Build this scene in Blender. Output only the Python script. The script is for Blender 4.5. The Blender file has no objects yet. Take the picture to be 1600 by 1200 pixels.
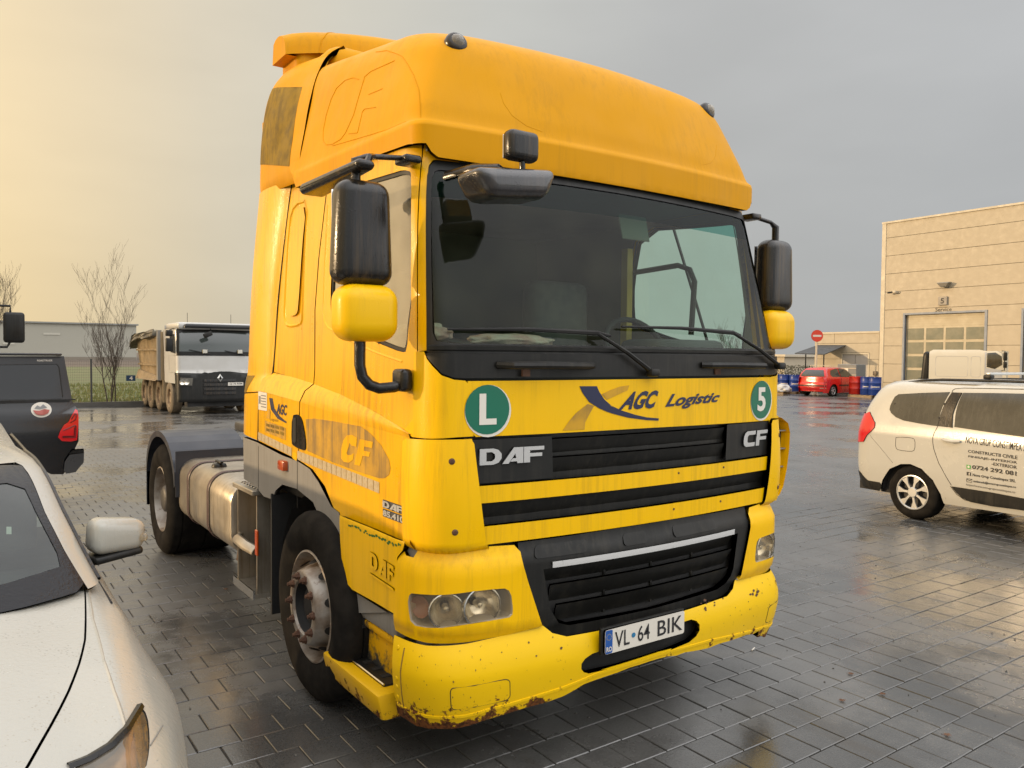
import bpy, bmesh, math, random
from mathutils import Vector, Matrix, noise
from mathutils.geometry import delaunay_2d_cdt
random.seed(7)
S=bpy.context.scene; COL=S.collection
R=math.radians
# ---------------------------------------------------------------- camera
cam=bpy.data.objects.new('camera',bpy.data.cameras.new('camera')); COL.objects.link(cam); S.camera=cam
CAMF,CX,CY,CZ,YAW,PIT,ROL=1239.77500,-2.79505,-2.74787,1.87472,0.61188,-0.03545,0.00841
def cam_matrix():
    cy,sy=math.cos(YAW),math.sin(YAW);cp,sp=math.cos(PIT),math.sin(PIT)
    F=Vector((sy*cp,cy*cp,sp));Rt=Vector((cy,-sy,0));U=Rt.cross(F)
    cr,sr=math.cos(ROL),math.sin(ROL)
    X=Rt*cr+U*sr;Y=-Rt*sr+U*cr
    m=Matrix((( X.x,Y.x,-F.x,CX),(X.y,Y.y,-F.y,CY),(X.z,Y.z,-F.z,CZ),(0,0,0,1)))
    return m
cam.matrix_world=cam_matrix()
cam.data.sensor_width=36;cam.data.lens=CAMF/1600*36;cam.data.clip_end=5000;cam.data.clip_start=.05
# ---------------------------------------------------------------- light
SUN_AZ=R(57)      # to the left of +y
SUN_EL=R(10)
sd=Vector((-math.sin(SUN_AZ)*math.cos(SUN_EL),math.cos(SUN_AZ)*math.cos(SUN_EL),math.sin(SUN_EL)))
sl=bpy.data.lights.new('sun','SUN');sl.energy=2.6;sl.angle=R(1.2);sl.color=(1,.72,.42)
so=bpy.data.objects.new('sun',sl);COL.objects.link(so);so.rotation_euler=(-sd).to_track_quat('-Z','Y').to_euler();so.location=(0,0,60)
W=bpy.data.worlds.new('World');S.world=W;W.use_nodes=True
def world():
    nt=W.node_tree;nt.nodes.clear();N=nt.nodes.new;L=nt.links.new
    out=N('ShaderNodeOutputWorld');bg=N('ShaderNodeBackground');L(bg.outputs[0],out.inputs[0])
    tc=N('ShaderNodeTexCoord');sep=N('ShaderNodeSeparateXYZ');L(tc.outputs['Generated'],sep.inputs[0])
    sky=N('ShaderNodeTexSky');sky.sky_type='NISHITA';sky.sun_disc=False;sky.sun_elevation=SUN_EL;sky.sun_rotation=-SUN_AZ;sky.dust_density=4;sky.air_density=1
    # cloud deck lit from the low sun: grey overhead, warm towards the sun
    dot=N('ShaderNodeVectorMath');dot.operation='DOT_PRODUCT';dot.inputs[1].default_value=tuple(Vector((sd.x,sd.y,.02)).normalized());L(tc.outputs['Generated'],dot.inputs[0])
    cr=N('ShaderNodeValToRGB');L(dot.outputs['Value'],cr.inputs[0])
    e=cr.color_ramp.elements
    mr=N('ShaderNodeMapRange');L(dot.outputs['Value'],mr.inputs[0]);mr.inputs[1].default_value=-1;mr.inputs[2].default_value=1
    L(mr.outputs[0],cr.inputs[0])
    e[0].position=.0;e[0].color=(.92,.91,.90,1);e[1].position=1;e[1].color=(1.5,1.02,.50,1)
    for p,c in ((.10,(.66,.66,.67,1)),(.21,(.40,.41,.415,1)),(.40,(.43,.435,.425,1)),(.50,(.50,.50,.46,1)),(.58,(.56,.53,.44,1)),(.66,(.64,.56,.41,1)),(.755,(.86,.67,.38,1)),(.88,(1.35,.95,.46,1))):
        k=e.new(p);k.color=c
    # height: fade glow upward into grey cloud
    cr2=N('ShaderNodeValToRGB');L(sep.outputs['Z'],cr2.inputs[0]);f=cr2.color_ramp.elements
    f[0].position=0.;f[0].color=(0,0,0,1);f[1].position=.95;f[1].color=(1,1,1,1);k=f.new(.40);k.color=(.07,.07,.07,1);k=f.new(.6);k.color=(.6,.6,.6,1);k=f.new(.15);k.color=(.03,.03,.03,1)
    nz=N('ShaderNodeTexNoise');nz.inputs['Scale'].default_value=2.2;nz.inputs['Detail'].default_value=4;mp=N('ShaderNodeMapping');mp.inputs['Scale'].default_value=(1,1,3);L(tc.outputs['Generated'],mp.inputs[0]);L(mp.outputs[0],nz.inputs['Vector'])
    mx=N('ShaderNodeMix');mx.data_type='RGBA';L(cr2.outputs[0],mx.inputs[0]);L(cr.outputs[0],mx.inputs[6]);mx.inputs[7].default_value=(1.75,1.73,1.75,1)
    m3=N('ShaderNodeMapRange');L(nz.outputs[0],m3.inputs[0]);m3.inputs[1].default_value=.3;m3.inputs[2].default_value=.7;m3.inputs[3].default_value=.93;m3.inputs[4].default_value=1.07
    ml=N('ShaderNodeVectorMath');ml.operation='SCALE';L(mx.outputs[2],ml.inputs[0]);L(m3.outputs[0],ml.inputs['Scale'])
    # added lobe: brighter sky behind the camera (towards -y) to light the cab front
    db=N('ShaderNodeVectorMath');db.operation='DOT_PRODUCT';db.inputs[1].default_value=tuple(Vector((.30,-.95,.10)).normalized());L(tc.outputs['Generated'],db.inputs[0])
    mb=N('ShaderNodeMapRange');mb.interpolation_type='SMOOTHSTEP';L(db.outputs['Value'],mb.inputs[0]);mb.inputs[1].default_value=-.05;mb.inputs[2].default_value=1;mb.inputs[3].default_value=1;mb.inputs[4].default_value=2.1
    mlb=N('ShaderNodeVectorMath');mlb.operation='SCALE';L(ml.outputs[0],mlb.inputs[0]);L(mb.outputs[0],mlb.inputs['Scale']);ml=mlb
    s2=N('ShaderNodeVectorMath');s2.operation='SCALE';s2.inputs['Scale'].default_value=.006;L(sky.outputs[0],s2.inputs[0])
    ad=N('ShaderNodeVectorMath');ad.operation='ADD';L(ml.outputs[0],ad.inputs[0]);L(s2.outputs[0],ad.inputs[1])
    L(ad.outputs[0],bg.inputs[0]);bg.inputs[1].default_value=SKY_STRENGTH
SKY_STRENGTH=1.0
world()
S.view_settings.view_transform='Standard';S.view_settings.look='None';S.view_settings.exposure=0.0;S.view_settings.gamma=1
S.cycles.max_bounces=7;S.cycles.transparent_max_bounces=12;S.cycles.glossy_bounces=4;S.cycles.transmission_bounces=4
S.cycles.sample_clamp_indirect=6
#GEO-BEGIN
import math
PI=math.pi
def lerp(a,b,t): return a+(b-a)*t
def clamp(x,a=0.,b=1.): return max(a,min(b,x))
def sst(a,b,x):
    t=clamp((x-a)/(b-a)); return t*t*(3-2*t)
def interp(x,tab):
    """smooth (Catmull-Rom) interpolation in a table [(x,v...)]"""
    n=len(tab)
    if x<=tab[0][0]: return tab[0][1]
    if x>=tab[-1][0]: return tab[-1][1]
    for i in range(n-1):
        if x<=tab[i+1][0]: break
    x0,v0=tab[i];x1,v1=tab[i+1];h=x1-x0;t=(x-x0)/h
    d=(v1-v0)/h
    def sl(k):
        if k<=0 or k>=n-1: return d if True else 0
        a=(tab[k][1]-tab[k-1][1])/(tab[k][0]-tab[k-1][0]);b=(tab[k+1][1]-tab[k][1])/(tab[k+1][0]-tab[k][0])
        return 0 if a*b<=0 else 2*a*b/(a+b)
    m0=sl(i);m1=sl(i+1)
    t2=t*t;t3=t2*t
    return (2*t3-3*t2+1)*v0+(t3-2*t2+t)*h*m0+(-2*t3+3*t2)*v1+(t3-t2)*h*m1
def wrap(s,hw,y0,crown,rc,k=1.2,side=0.0):
    """plan outline of a cab: s in [-1,1] crowned front, |s| in [1,2] corner, beyond that metres along the side"""
    sg=-1 if s<0 else 1;a=abs(s);xe=hw-rc
    if a<=1: return sg*a*xe,y0+crown*a*a
    sx=2*crown/xe
    if a<=2:
        t=a-1;ye=y0+crown+rc*k
        p0=(xe,y0+crown);p1=(xe+rc*.6,y0+crown+rc*.6*sx);p2=(hw,ye-rc*k*.6);p3=(hw,ye)
        m=1-t;b=(m*m*m,3*m*m*t,3*m*t*t,t*t*t)
        return sg*sum(b[i]*(p0,p1,p2,p3)[i][0] for i in range(4)),sum(b[i]*(p0,p1,p2,p3)[i][1] for i in range(4))
    return sg*(hw-side*(a-2)),y0+crown+rc*k+(a-2)
def rake(z): return 0 if z<1.78 else .245*((z-1.78)/.97)
def cabU(s,z):
    x,y=wrap(s,1.18-.05*(z-1.4)/1.4,.045+rake(z),.075,.11,1.5)
    ins=.062*sst(.4,2.4,y)*(1 if z>1.3 else 0)
    return (x-ins if x>0 else x+ins,y,z)
def cabL(s,z):
    x,y=wrap(s,1.175,.045,.075,.11,1.5);return (x,y,z)
def wing(s,z):
    t=(z-1.0)/.53
    o=.03+.012*math.sin(PI*clamp(t))
    tuck=.05*sst(.12,0.,t)
    x,y=wrap(s,1.172+o-tuck,.045-o+tuck,.075,.19);return (x,y,z)
def low(s,z):
    o=.015+.03*sst(1.14,1.04,z)
    x,y=wrap(s,1.17+o,.02,.09,.26);return (x,y,z)
def bumU(s,z):
    o=.0-.03*sst(.95,1.06,z)-.022*sst(.7,.635,z)
    x,y=wrap(s,1.215+o,-.02-o,.085,.27);return (x,y,z)
def bumL(s,z):
    o=interp(z,[(.18,-.05),(.27,-.03),(.36,-.005),(.50,.012),(.58,.0),(.66,-.03),(.72,-.05)])
    x,y=wrap(s,1.222+o,-.03-o,.085,.27);return (x,y,z)
def side(y,z): return (-1.178,y,z)
ROOF=[(2.70,1.14,.285,.07,.08),(2.745,1.145,.262,.065,.08),(2.895,1.148,.262,.065,.08),(2.912,1.138,.274,.065,.10),(3.0,1.118,.292,.065,.13),(3.1,1.092,.318,.065,.16),(3.2,1.062,.345,.065,.19),(3.28,1.035,.372,.065,.21),(3.335,1.00,.40,.07,.23),(3.38,.95,.45,.08,.24),(3.41,.89,.53,.09,.26),(3.435,.79,.66,.10,.28),(3.452,.62,.84,.11,.28),(3.46,.4,1.05,.1,.22)]
def _rt(z,k): return interp(z,[(r[0],r[k]) for r in ROOF])
def roof(s,z):
    x,y=wrap(s,_rt(z,1),_rt(z,2),_rt(z,3),_rt(z,4))
    w=clamp((z-2.9)/.45)
    zz=z+(.03+.125*w*w)*max(0,y-.4) 
    return (x,y,zz)
def defl(a,z):
    # rear side fairing, a 0..1 from the cab seam round to its rear edge
    ys=interp(z,[(1.3,2.47),(1.62,2.44),(1.75,2.36),(2.2,2.30),(2.5,2.24),(2.8,2.16),(2.95,2.10)]);yr=interp(z,[(.9,2.92),(1.5,2.87),(2.2,2.81),(2.95,2.73)])
    x0=interp(z,[(1.3,-1.173),(1.60,-1.173),(1.75,-1.110),(2.2,-1.094),(2.8,-1.072),(2.95,-1.07)]);xm=interp(z,[(1.3,-1.180),(1.6,-1.180),(1.75,-1.165),(2.3,-1.155),(2.95,-1.125)])
    f=interp(a,[(0,0),(.2,.16),(.5,.5),(.8,.82),(.93,.95),(1,1)]);k=interp(a,[(0,0),(.2,.55),(.5,1),(.8,1)])
    return (lerp(x0,xm,k)+interp(a,[(.6,0),(.8,.015),(.93,.06),(1,.13)]),lerp(ys,yr,f),z)
def collar(a,z):
    w=interp(z,[(2.88,1.085),(2.93,1.115),(3.0,1.125),(3.2,1.095),(3.35,1.068),(3.5,1.025),(3.62,.97),(3.70,.91),(3.80,.78)])
    w2=interp(z,[(2.88,1.08),(2.93,1.11),(3.0,1.125),(3.2,1.12),(3.45,1.10),(3.6,1.07),(3.70,1.02),(3.76,.95),(3.80,.84)])
    w=lerp(w,w2,sst(.1,.6,a))
    return (-(w-.12*a**6),1.82+1.04*a,z)
def spoiler(x,t):
    # roof-top air deflector: x across, t 0..1 from lower front edge over the top to the rear lip
    p=interp(t,[(0,0),(.2,.012),(.4,.06),(.7,.15),(.88,.235),(1,.26)]);q=interp(t,[(0,0),(.2,.09),(.4,.16),(.7,.19),(.88,.17),(1,.0)])
    e=abs(x)/1.0
    return (x,2.20+p*(1+.8*(1-e*e))+.22*e*e,3.835+q*(1-.18*e**10)+.075*(1-e*e))
def mpv(s,z):
    hw=interp(z,[(.2,.82),(.35,.855),(.6,.872),(.95,.872),(1.05,.86),(1.2,.825),(1.5,.745),(1.58,.70),(1.62,.62),(1.64,.45)])
    xr=interp(z,[(.2,-.84),(.35,-.90),(.6,-.935),(.8,-.935),(1.0,-.92),(1.25,-.86),(1.45,-.76),(1.55,-.68),(1.62,-.50),(1.64,.0)])
    x,y=wrap(s,hw,0,.07,.26,1.25);return (xr+y,x,z)
def pick(x,z):
    b=interp(z,[(.4,-.02),(.6,.0),(.9,.03),(1.05,.02),(1.16,.0),(1.18,-.02),(1.2,-.03),(1.85,-.16)])
    return (x,8.0-b-.04*0,z)
SCX=-3.10
def sed(t,y):
    # bonnet and wing of the white saloon: t 0 centre .. 1 sill
    zc=interp(y,[(-.95,.58),(-.82,.70),(-.65,.775),(-.4,.845),(0,.915),(.3,.96),(.6,1.0),(2.2,1.02)])
    k=interp(y,[(-.95,.70),(-.82,.82),(-.65,.90),(-.4,.955),(-.1,.99),(.15,1.0),(.8,.985),(2.2,1.0)])
    X=[(0,0,0),(.2,.33,-.008),(.38,.60,-.030),(.46,.69,-.030),(.54,.76,-.055),(.64,.83,-.12),(.75,.875,-.22)]
    b=interp(y,[(-.9,0),(-.3,.01),(.05,.028),(.45,.0),(2,.0)])
    if t<=.75:
        return (SCX+interp(t,[(p[0],p[1]) for p in X])*k+b*sst(.6,.75,t),y,zc+interp(t,[(p[0],p[2]) for p in X]))
    z0=zc-.22;u=(t-.75)/.25
    return (SCX+.875*k+b+.02*math.sin(u*PI*.7)-.03*u*u,y,z0+(.2-z0)*u)
def sgh(s,z):
    y0=interp(z,[(.90,.30),(.98,.42),(1.36,1.16),(1.40,1.34),(1.43,1.62),(1.445,2.1)])
    hw=interp(z,[(.90,.80),(.98,.755),(1.2,.67),(1.36,.61),(1.40,.55),(1.43,.45),(1.445,.25)])
    x,y=wrap(s,hw,y0,.13,.10,1.6);return (SCX+x,y,z)
SURF={
'mpv':(mpv,(-5.,1.0,.18,1.64),(7.225,2.05,math.atan2(-.994,-.11))),'pick':(pick,(-5,0,.3,1.95),(0,0,0)),
'sed':(sed,(0,1,-.95,2.2),(0,0,0)),'sgh':(sgh,(-2.2,4.,.90,1.445),(0,0,0)),
 # name: (function, (umin,umax,vmin,vmax), (ox,oy,rot) placement)
'cabU':(cabU,(-4.6,2.2,1.2,2.85),(0,0,0)),'cabL':(cabL,(-4.8,2.2,.8,1.95),(0,0,0)),
'wing':(wing,(-2.6,2.2,.9,1.6),(0,0,0)),'low':(low,(-3.2,2.2,.5,1.25),(0,0,0)),
'bumU':(bumU,(-2.6,2.4,.5,1.15),(0,0,0)),'bumL':(bumL,(-2.6,2.4,.15,.75),(0,0,0)),
'side':(side,(.2,3.2,.2,3),(0,0,0)),'roof':(roof,(-4.4,2.4,2.73,3.445),(0,0,0)),'collar':(collar,(0,1,2.88,3.80),(0,0,0)),'spoiler':(spoiler,(-1,1,0,1),(0,0,0)),
'defl':(defl,(0,1,.9,3.2),(0,0,0)),
}
#GEO-END

# ---------------------------------------------------------------- materials
MC={}
def hexc(c): return tuple(c)+(1,) if len(c)==3 else c
def mat(name,col,rough=.5,metal=0,coat=0,var=None,bump=None,streak=None,rust=None,grime=None,spec=.5,emit=None,drops=0,coords='P'):
    """var=(scale,amount,colour2) blotches; bump=(scale,distance); streak=(amount,colour) vertical dirt runs; rust=(z0,z1,amount) corroded low edge"""
    if name in MC: return MC[name]
    m=bpy.data.materials.new(name);m.use_nodes=True;MC[name]=m
    nt=m.node_tree;N=nt.nodes.new;L=nt.links.new;b=nt.nodes['Principled BSDF']
    b.inputs['Roughness'].default_value=rough;b.inputs['Metallic'].default_value=metal
    b.inputs['Coat Weight'].default_value=coat;b.inputs['Coat Roughness'].default_value=.12;b.inputs['Specular IOR Level'].default_value=spec
    rgb=N('ShaderNodeRGB');rgb.outputs[0].default_value=hexc(col);cur=rgb.outputs[0];rsock=None
    ge=N('ShaderNodeNewGeometry') if coords=='P' else N('ShaderNodeTexCoord')
    pos=ge.outputs['Position'] if coords=='P' else ge.outputs['Object']
    def noise_(scale,detail=4,vec=None,rough=.6):
        n=N('ShaderNodeTexNoise');n.inputs['Scale'].default_value=scale;n.inputs['Detail'].default_value=detail;n.inputs['Roughness'].default_value=rough
        L(vec or pos,n.inputs['Vector']);return n.outputs[0]
    def ramp(s,a,b_):
        r=N('ShaderNodeMapRange');r.interpolation_type='SMOOTHSTEP';L(s,r.inputs[0]);r.inputs[1].default_value=a;r.inputs[2].default_value=b_;return r.outputs[0]
    def mul(a,b_):
        q=N('ShaderNodeMath');q.operation='MULTIPLY'
        for i,v in enumerate((a,b_)):
            if isinstance(v,(int,float)): q.inputs[i].default_value=v
            else: L(v,q.inputs[i])
        return q.outputs[0]
    def mix(f,a,c):
        x=N('ShaderNodeMix');x.data_type='RGBA'
        if isinstance(f,(int,float)): x.inputs[0].default_value=f
        else: L(f,x.inputs[0])
        L(a,x.inputs[6])
        if isinstance(c,tuple): x.inputs[7].default_value=hexc(c)
        else: L(c,x.inputs[7])
        return x.outputs[2]
    if var:
        cur=mix(mul(ramp(noise_(var[0]),.35,.7),var[1]),cur,var[2])
    if streak:
        mp=N('ShaderNodeMapping');mp.inputs['Scale'].default_value=(1,1,.045);L(pos,mp.inputs[0])
        s=ramp(noise_(24,5,mp.outputs[0],.75),.44,.66);s2=ramp(noise_(1.7,3),.30,.62)
        cur=mix(mul(mul(s,s2),streak[0]),cur,streak[1])
    if False: pass
    if grime:
        g=ramp(noise_(grime[0],8,None,.75),grime[1],grime[1]+.12)
        cur=mix(mul(g,grime[2]),cur,grime[3])
    rm=None
    if rust:
        sp=N('ShaderNodeSeparateXYZ');L(pos,sp.inputs[0])
        zr=N('ShaderNodeMapRange');L(sp.outputs['Z'],zr.inputs[0]);zr.inputs[1].default_value=rust[1];zr.inputs[2].default_value=rust[0];zr.inputs[3].default_value=0;zr.inputs[4].default_value=rust[2]
        n1=noise_(14,8,None,.7)
        ad=N('ShaderNodeMath');ad.operation='ADD';L(n1,ad.inputs[0]);L(zr.outputs[0],ad.inputs[1])
        rm=ramp(ad.outputs[0],.70,.76)
        n2=noise_(60,3);col2=mix(ramp(n2,.4,.65),N('ShaderNodeRGB').outputs[0],(.05,.018,.006))
        for nd in nt.nodes:
            if nd.type=='RGB' and nd!=rgb and not nd.label: nd.outputs[0].default_value=(.16,.055,.014,1);nd.label='rust'
        cur=mix(rm,cur,col2)
    L(cur,b.inputs['Base Color'])
    rr=N('ShaderNodeMapRange');L(noise_(3.7,6),rr.inputs[0]);rr.inputs[1].default_value=.3;rr.inputs[2].default_value=.75;rr.inputs[3].default_value=max(.02,rough*.8);rr.inputs[4].default_value=min(1,rough*1.3+.02)
    ro=rr.outputs[0]
    if rm is not None:
        q=N('ShaderNodeMix');L(rm,q.inputs[0]);L(ro,q.inputs[2]);q.inputs[3].default_value=.9;ro=q.outputs[0]
    L(ro,b.inputs['Roughness'])
    hs=None
    if bump or drops:
        wetrun=None
        bp=N('ShaderNodeBump');bp.inputs['Distance'].default_value=1
        if bump:
            h=mul(noise_(bump[0],5),bump[1])
        if drops:
            v=N('ShaderNodeTexVoronoi');v.inputs['Scale'].default_value=95;v.inputs['Randomness'].default_value=1;L(pos,v.inputs['Vector'])
            d=N('ShaderNodeMapRange');d.interpolation_type='SMOOTHSTEP';L(v.outputs['Distance'],d.inputs[0]);d.inputs[1].default_value=.34;d.inputs[2].default_value=.0;d.inputs[3].default_value=0;d.inputs[4].default_value=1
            h2=mul(mul(d.outputs[0],ramp(noise_(9,3),.45,.6)),.0009*drops)
            mq=N('ShaderNodeMapping');mq.inputs['Scale'].default_value=(1,1,.06);L(pos,mq.inputs[0])
            h3=mul(noise_(70,4,mq.outputs[0],.65),.0011*drops)
            aa=N('ShaderNodeMath');aa.operation='ADD';L(h2,aa.inputs[0]);L(h3,aa.inputs[1]);h2=aa.outputs[0]
            if bump:
                a=N('ShaderNodeMath');a.operation='ADD';L(h,a.inputs[0]);L(h2,a.inputs[1]);h=a.outputs[0]
            else: h=h2
        L(h,bp.inputs['Height']);L(bp.outputs[0],b.inputs['Normal']);L(bp.outputs[0],b.inputs['Coat Normal'])
    if emit: b.inputs['Emission Color'].default_value=hexc(emit[:3]);b.inputs['Emission Strength'].default_value=emit[3]
    return m
def glass(name,tint,refl=1.0,rough=.02,body=0,bodycol=(.02,.03,.025),dirt=0):
    """thin pane: tinted see-through + mirror reflection; body = share of milky film on the glass"""
    if name in MC: return MC[name]
    m=bpy.data.materials.new(name);m.use_nodes=True;MC[name]=m
    nt=m.node_tree;nt.nodes.clear();N=nt.nodes.new;L=nt.links.new
    o=N('ShaderNodeOutputMaterial');t=N('ShaderNodeBsdfTransparent');t.inputs[0].default_value=hexc(tint)
    g=N('ShaderNodeBsdfGlossy');g.inputs[0].default_value=(.9,.9,.9,1);g.inputs['Roughness'].default_value=rough
    fr=N('ShaderNodeFresnel');gb=N('ShaderNodeNewGeometry');im=N('ShaderNodeMapRange');L(gb.outputs['Backfacing'],im.inputs[0]);im.inputs[3].default_value=1.52;im.inputs[4].default_value=1/1.52;L(im.outputs[0],fr.inputs[0])
    k=N('ShaderNodeMath');k.operation='MULTIPLY';k.inputs[1].default_value=refl;k.use_clamp=True;L(fr.outputs[0],k.inputs[0])
    cur=t.outputs[0]
    if body or dirt:
        ge=N('ShaderNodeNewGeometry');df=N('ShaderNodeBsdfDiffuse');df.inputs[0].default_value=hexc(bodycol)
        n=N('ShaderNodeTexNoise');n.inputs['Scale'].default_value=5;n.inputs['Detail'].default_value=8;L(ge.outputs['Position'],n.inputs[0])
        mr=N('ShaderNodeMapRange');L(n.outputs[0],mr.inputs[0]);mr.inputs[1].default_value=.35;mr.inputs[2].default_value=.7;mr.inputs[3].default_value=body;mr.inputs[4].default_value=body+dirt
        mx=N('ShaderNodeMixShader');L(mr.outputs[0],mx.inputs[0]);L(cur,mx.inputs[1]);L(df.outputs[0],mx.inputs[2]);cur=mx.outputs[0]
    v=None
    mx=N('ShaderNodeMixShader');L(k.outputs[0],mx.inputs[0]);L(cur,mx.inputs[1]);L(g.outputs[0],mx.inputs[2]);L(mx.outputs[0],o.inputs[0])
    return m
YG=(.30,.20,.06)
yel_roof=mat('yellow_roof_paint',(.66,.30,.0),.50,coat=.04,spec=.10,var=(1.3,.5,(.58,.26,.0)),streak=(.35,(.44,.21,.01)),grime=(40,.68,.4,(.35,.18,.03)),drops=.5)
yel_cab=mat('yellow_cab_paint',(.86,.46,.0),.32,coat=.3,spec=.25,var=(1.7,.5,(.78,.39,.0)),streak=(.6,(.44,.22,.01)),grime=(35,.67,.4,(.35,.2,.03)),drops=1)
yel_low=mat('yellow_bumper_paint',(.88,.50,.0),.34,coat=.10,spec=.22,var=(2,.4,(.80,.48,.0)),streak=(.45,(.50,.28,.01)),grime=(28,.66,.5,(.25,.12,.02)),drops=.6)
yel_steel=mat('yellow_steel_paint',(.82,.51,.002),.40,coat=.08,spec=.22,var=(2,.4,(.74,.46,.003)),rust=(.24,.44,.42),grime=(30,.60,.8,(.14,.05,.015)),bump=(22,.0006))
yel_chip=mat('chipped_yellow_paint',(.72,.38,.004),.45,spec=.2,grime=(5,.44,1,(.05,.05,.045)),bump=(30,.0008))
faded=mat('faded_brown_film',(.24,.15,.018),.8,spec=.2,var=(9,.9,(.12,.08,.02)),streak=(.5,(.40,.25,.02)),bump=(60,.0006))
faded2=mat('worn_film_on_door',(.58,.31,.008),.55,var=(5,.9,(.24,.14,.03)),streak=(.9,(.16,.10,.035)))
grey_pl=mat('grey_skirt_plastic',(.24,.23,.21),.55,streak=(.5,(.15,.13,.11)),var=(3,.4,(.20,.19,.17)),grime=(30,.62,.5,(.1,.08,.06)))
blk=mat('black_plastic',(.010,.010,.009),.42,spec=.3,streak=(.5,(.04,.036,.028)),var=(6,.5,(.018,.017,.015)),bump=(40,.0004))
blk_gl=mat('glossy_black_plastic',(.010,.0095,.009),.22,coat=.12,spec=.35,streak=(.8,(.06,.04,.02)),drops=1)
blk_mt=mat('matt_black',(.012,.012,.012),.8,var=(5,.5,(.025,.023,.02)))
seam=mat('dark_gap',(.01,.009,.007),.9)
rubber=mat('tyre_rubber',(.012,.011,.010),.85,spec=.05,var=(8,.6,(.028,.025,.021)),bump=(60,.0008))
rim_st=mat('dirty_steel_rim',(.34,.31,.27),.45,metal=.3,var=(7,.9,(.16,.11,.07)),grime=(12,.55,.8,(.10,.045,.02)),bump=(40,.0006))
rusty=mat('rusty_iron',(.11,.05,.025),.8,var=(20,.7,(.05,.022,.014)),bump=(50,.0015))
alu=mat('brushed_dirty_aluminium',(.44,.40,.33),.36,metal=.75,var=(4,.6,(.30,.25,.18)),streak=(.6,(.20,.16,.11)),bump=(70,.0003))
chrome=mat('bright_metal',(.62,.62,.60),.22,metal=1,var=(6,.3,(.4,.4,.38)))
letter=mat('silver_letter',(.50,.50,.49),.35,metal=.3)
strip=mat('silver_strip',(.55,.55,.54),.4,metal=.2,grime=(20,.6,.5,(.2,.2,.2)))
navy=mat('navy_vinyl',(.008,.012,.05),.45,grime=(30,.66,.8,(.5,.35,.1)))
green_st=mat('green_sticker',(.0,.135,.075),.4)
white_st=mat('white_sticker',(.72,.68,.60),.45,grime=(25,.62,.7,(.5,.25,.05)))
refl_tape=mat('reflective_tape',(.55,.45,.28),.4,var=(60,.7,(.42,.30,.14)))
orange_l=mat('amber_lens',(.45,.07,.01),.2,coat=.5)
inner=mat('cab_lining_fabric',(.12,.12,.085),.9,var=(3,.4,(.08,.08,.055)))
inner_d=mat('cab_dark_trim',(.028,.028,.025),.7)
cloth=mat('crumpled_bedding',(.34,.28,.22),.95,var=(9,.6,(.30,.10,.08)),bump=(12,.02))
wsgl=glass('windscreen_glass',(.78,.92,.83),.42,.015,.012,(.20,.20,.12),.06)
sdgl=glass('side_window_glass',(.82,.95,.86),1.6,.02,.02,(.3,.3,.22),.04)
glaregl=glass('sky_glare_side_glass',(.55,.62,.5),2.6,.02,.20,(.50,.47,.36),.30)  # pale film coloured in to stand for the bright sky reflected in the pane
bandgl=glass('windscreen_sun_band',(.20,.50,.44),.4,.02,.03,(.03,.07,.06),.03)
lampgl=glass('headlamp_cover',(.92,.86,.74),1.2,.03,.05,(.60,.52,.40),.16)
reflector=mat('lamp_reflector',(.62,.58,.50),.16,metal=1)
bulb=mat('lamp_bulb_glass',(.5,.45,.36),.1,metal=.8)
plate_w=mat('plate_white',(.66,.62,.54),.4,grime=(30,.66,.5,(.3,.25,.2)))
plate_b=mat('plate_blue',(.012,.08,.32),.4)
ink=mat('black_lettering',(.012,.012,.014),.5)
# ---------------------------------------------------------------- object helpers
def mesh(name,verts,faces,mt,parent=None,smooth=35,normals=None):
    me=bpy.data.meshes.new(name);me.from_pydata([tuple(v) for v in verts],[],faces);me.update()
    if mt: me.materials.append(mt)
    if normals is not None:
        me.polygons.foreach_set('use_smooth',[True]*len(me.polygons));me.normals_split_custom_set_from_vertices([tuple(n) for n in normals])
    elif smooth:
        me.polygons.foreach_set('use_smooth',[True]*len(me.polygons))
        me.set_sharp_from_angle(angle=R(smooth))
    o=bpy.data.objects.new(name,me);COL.objects.link(o)
    if parent: o.parent=parent
    return o
def thing(name,label,cat,group=None,loc=(0,0,0),rz=0):
    o=bpy.data.objects.new(name,None);COL.objects.link(o);o.location=loc;o.rotation_euler=(0,0,rz);o.empty_display_size=.3
    o['label']=label;o['category']=cat
    if group: o['group']=group
    return o
def tag(o,label,cat,group=None):
    o['label']=label;o['category']=cat
    if group: o['group']=group
    return o
def struct(o,kind='structure'): o['kind']=kind;return o
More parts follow.
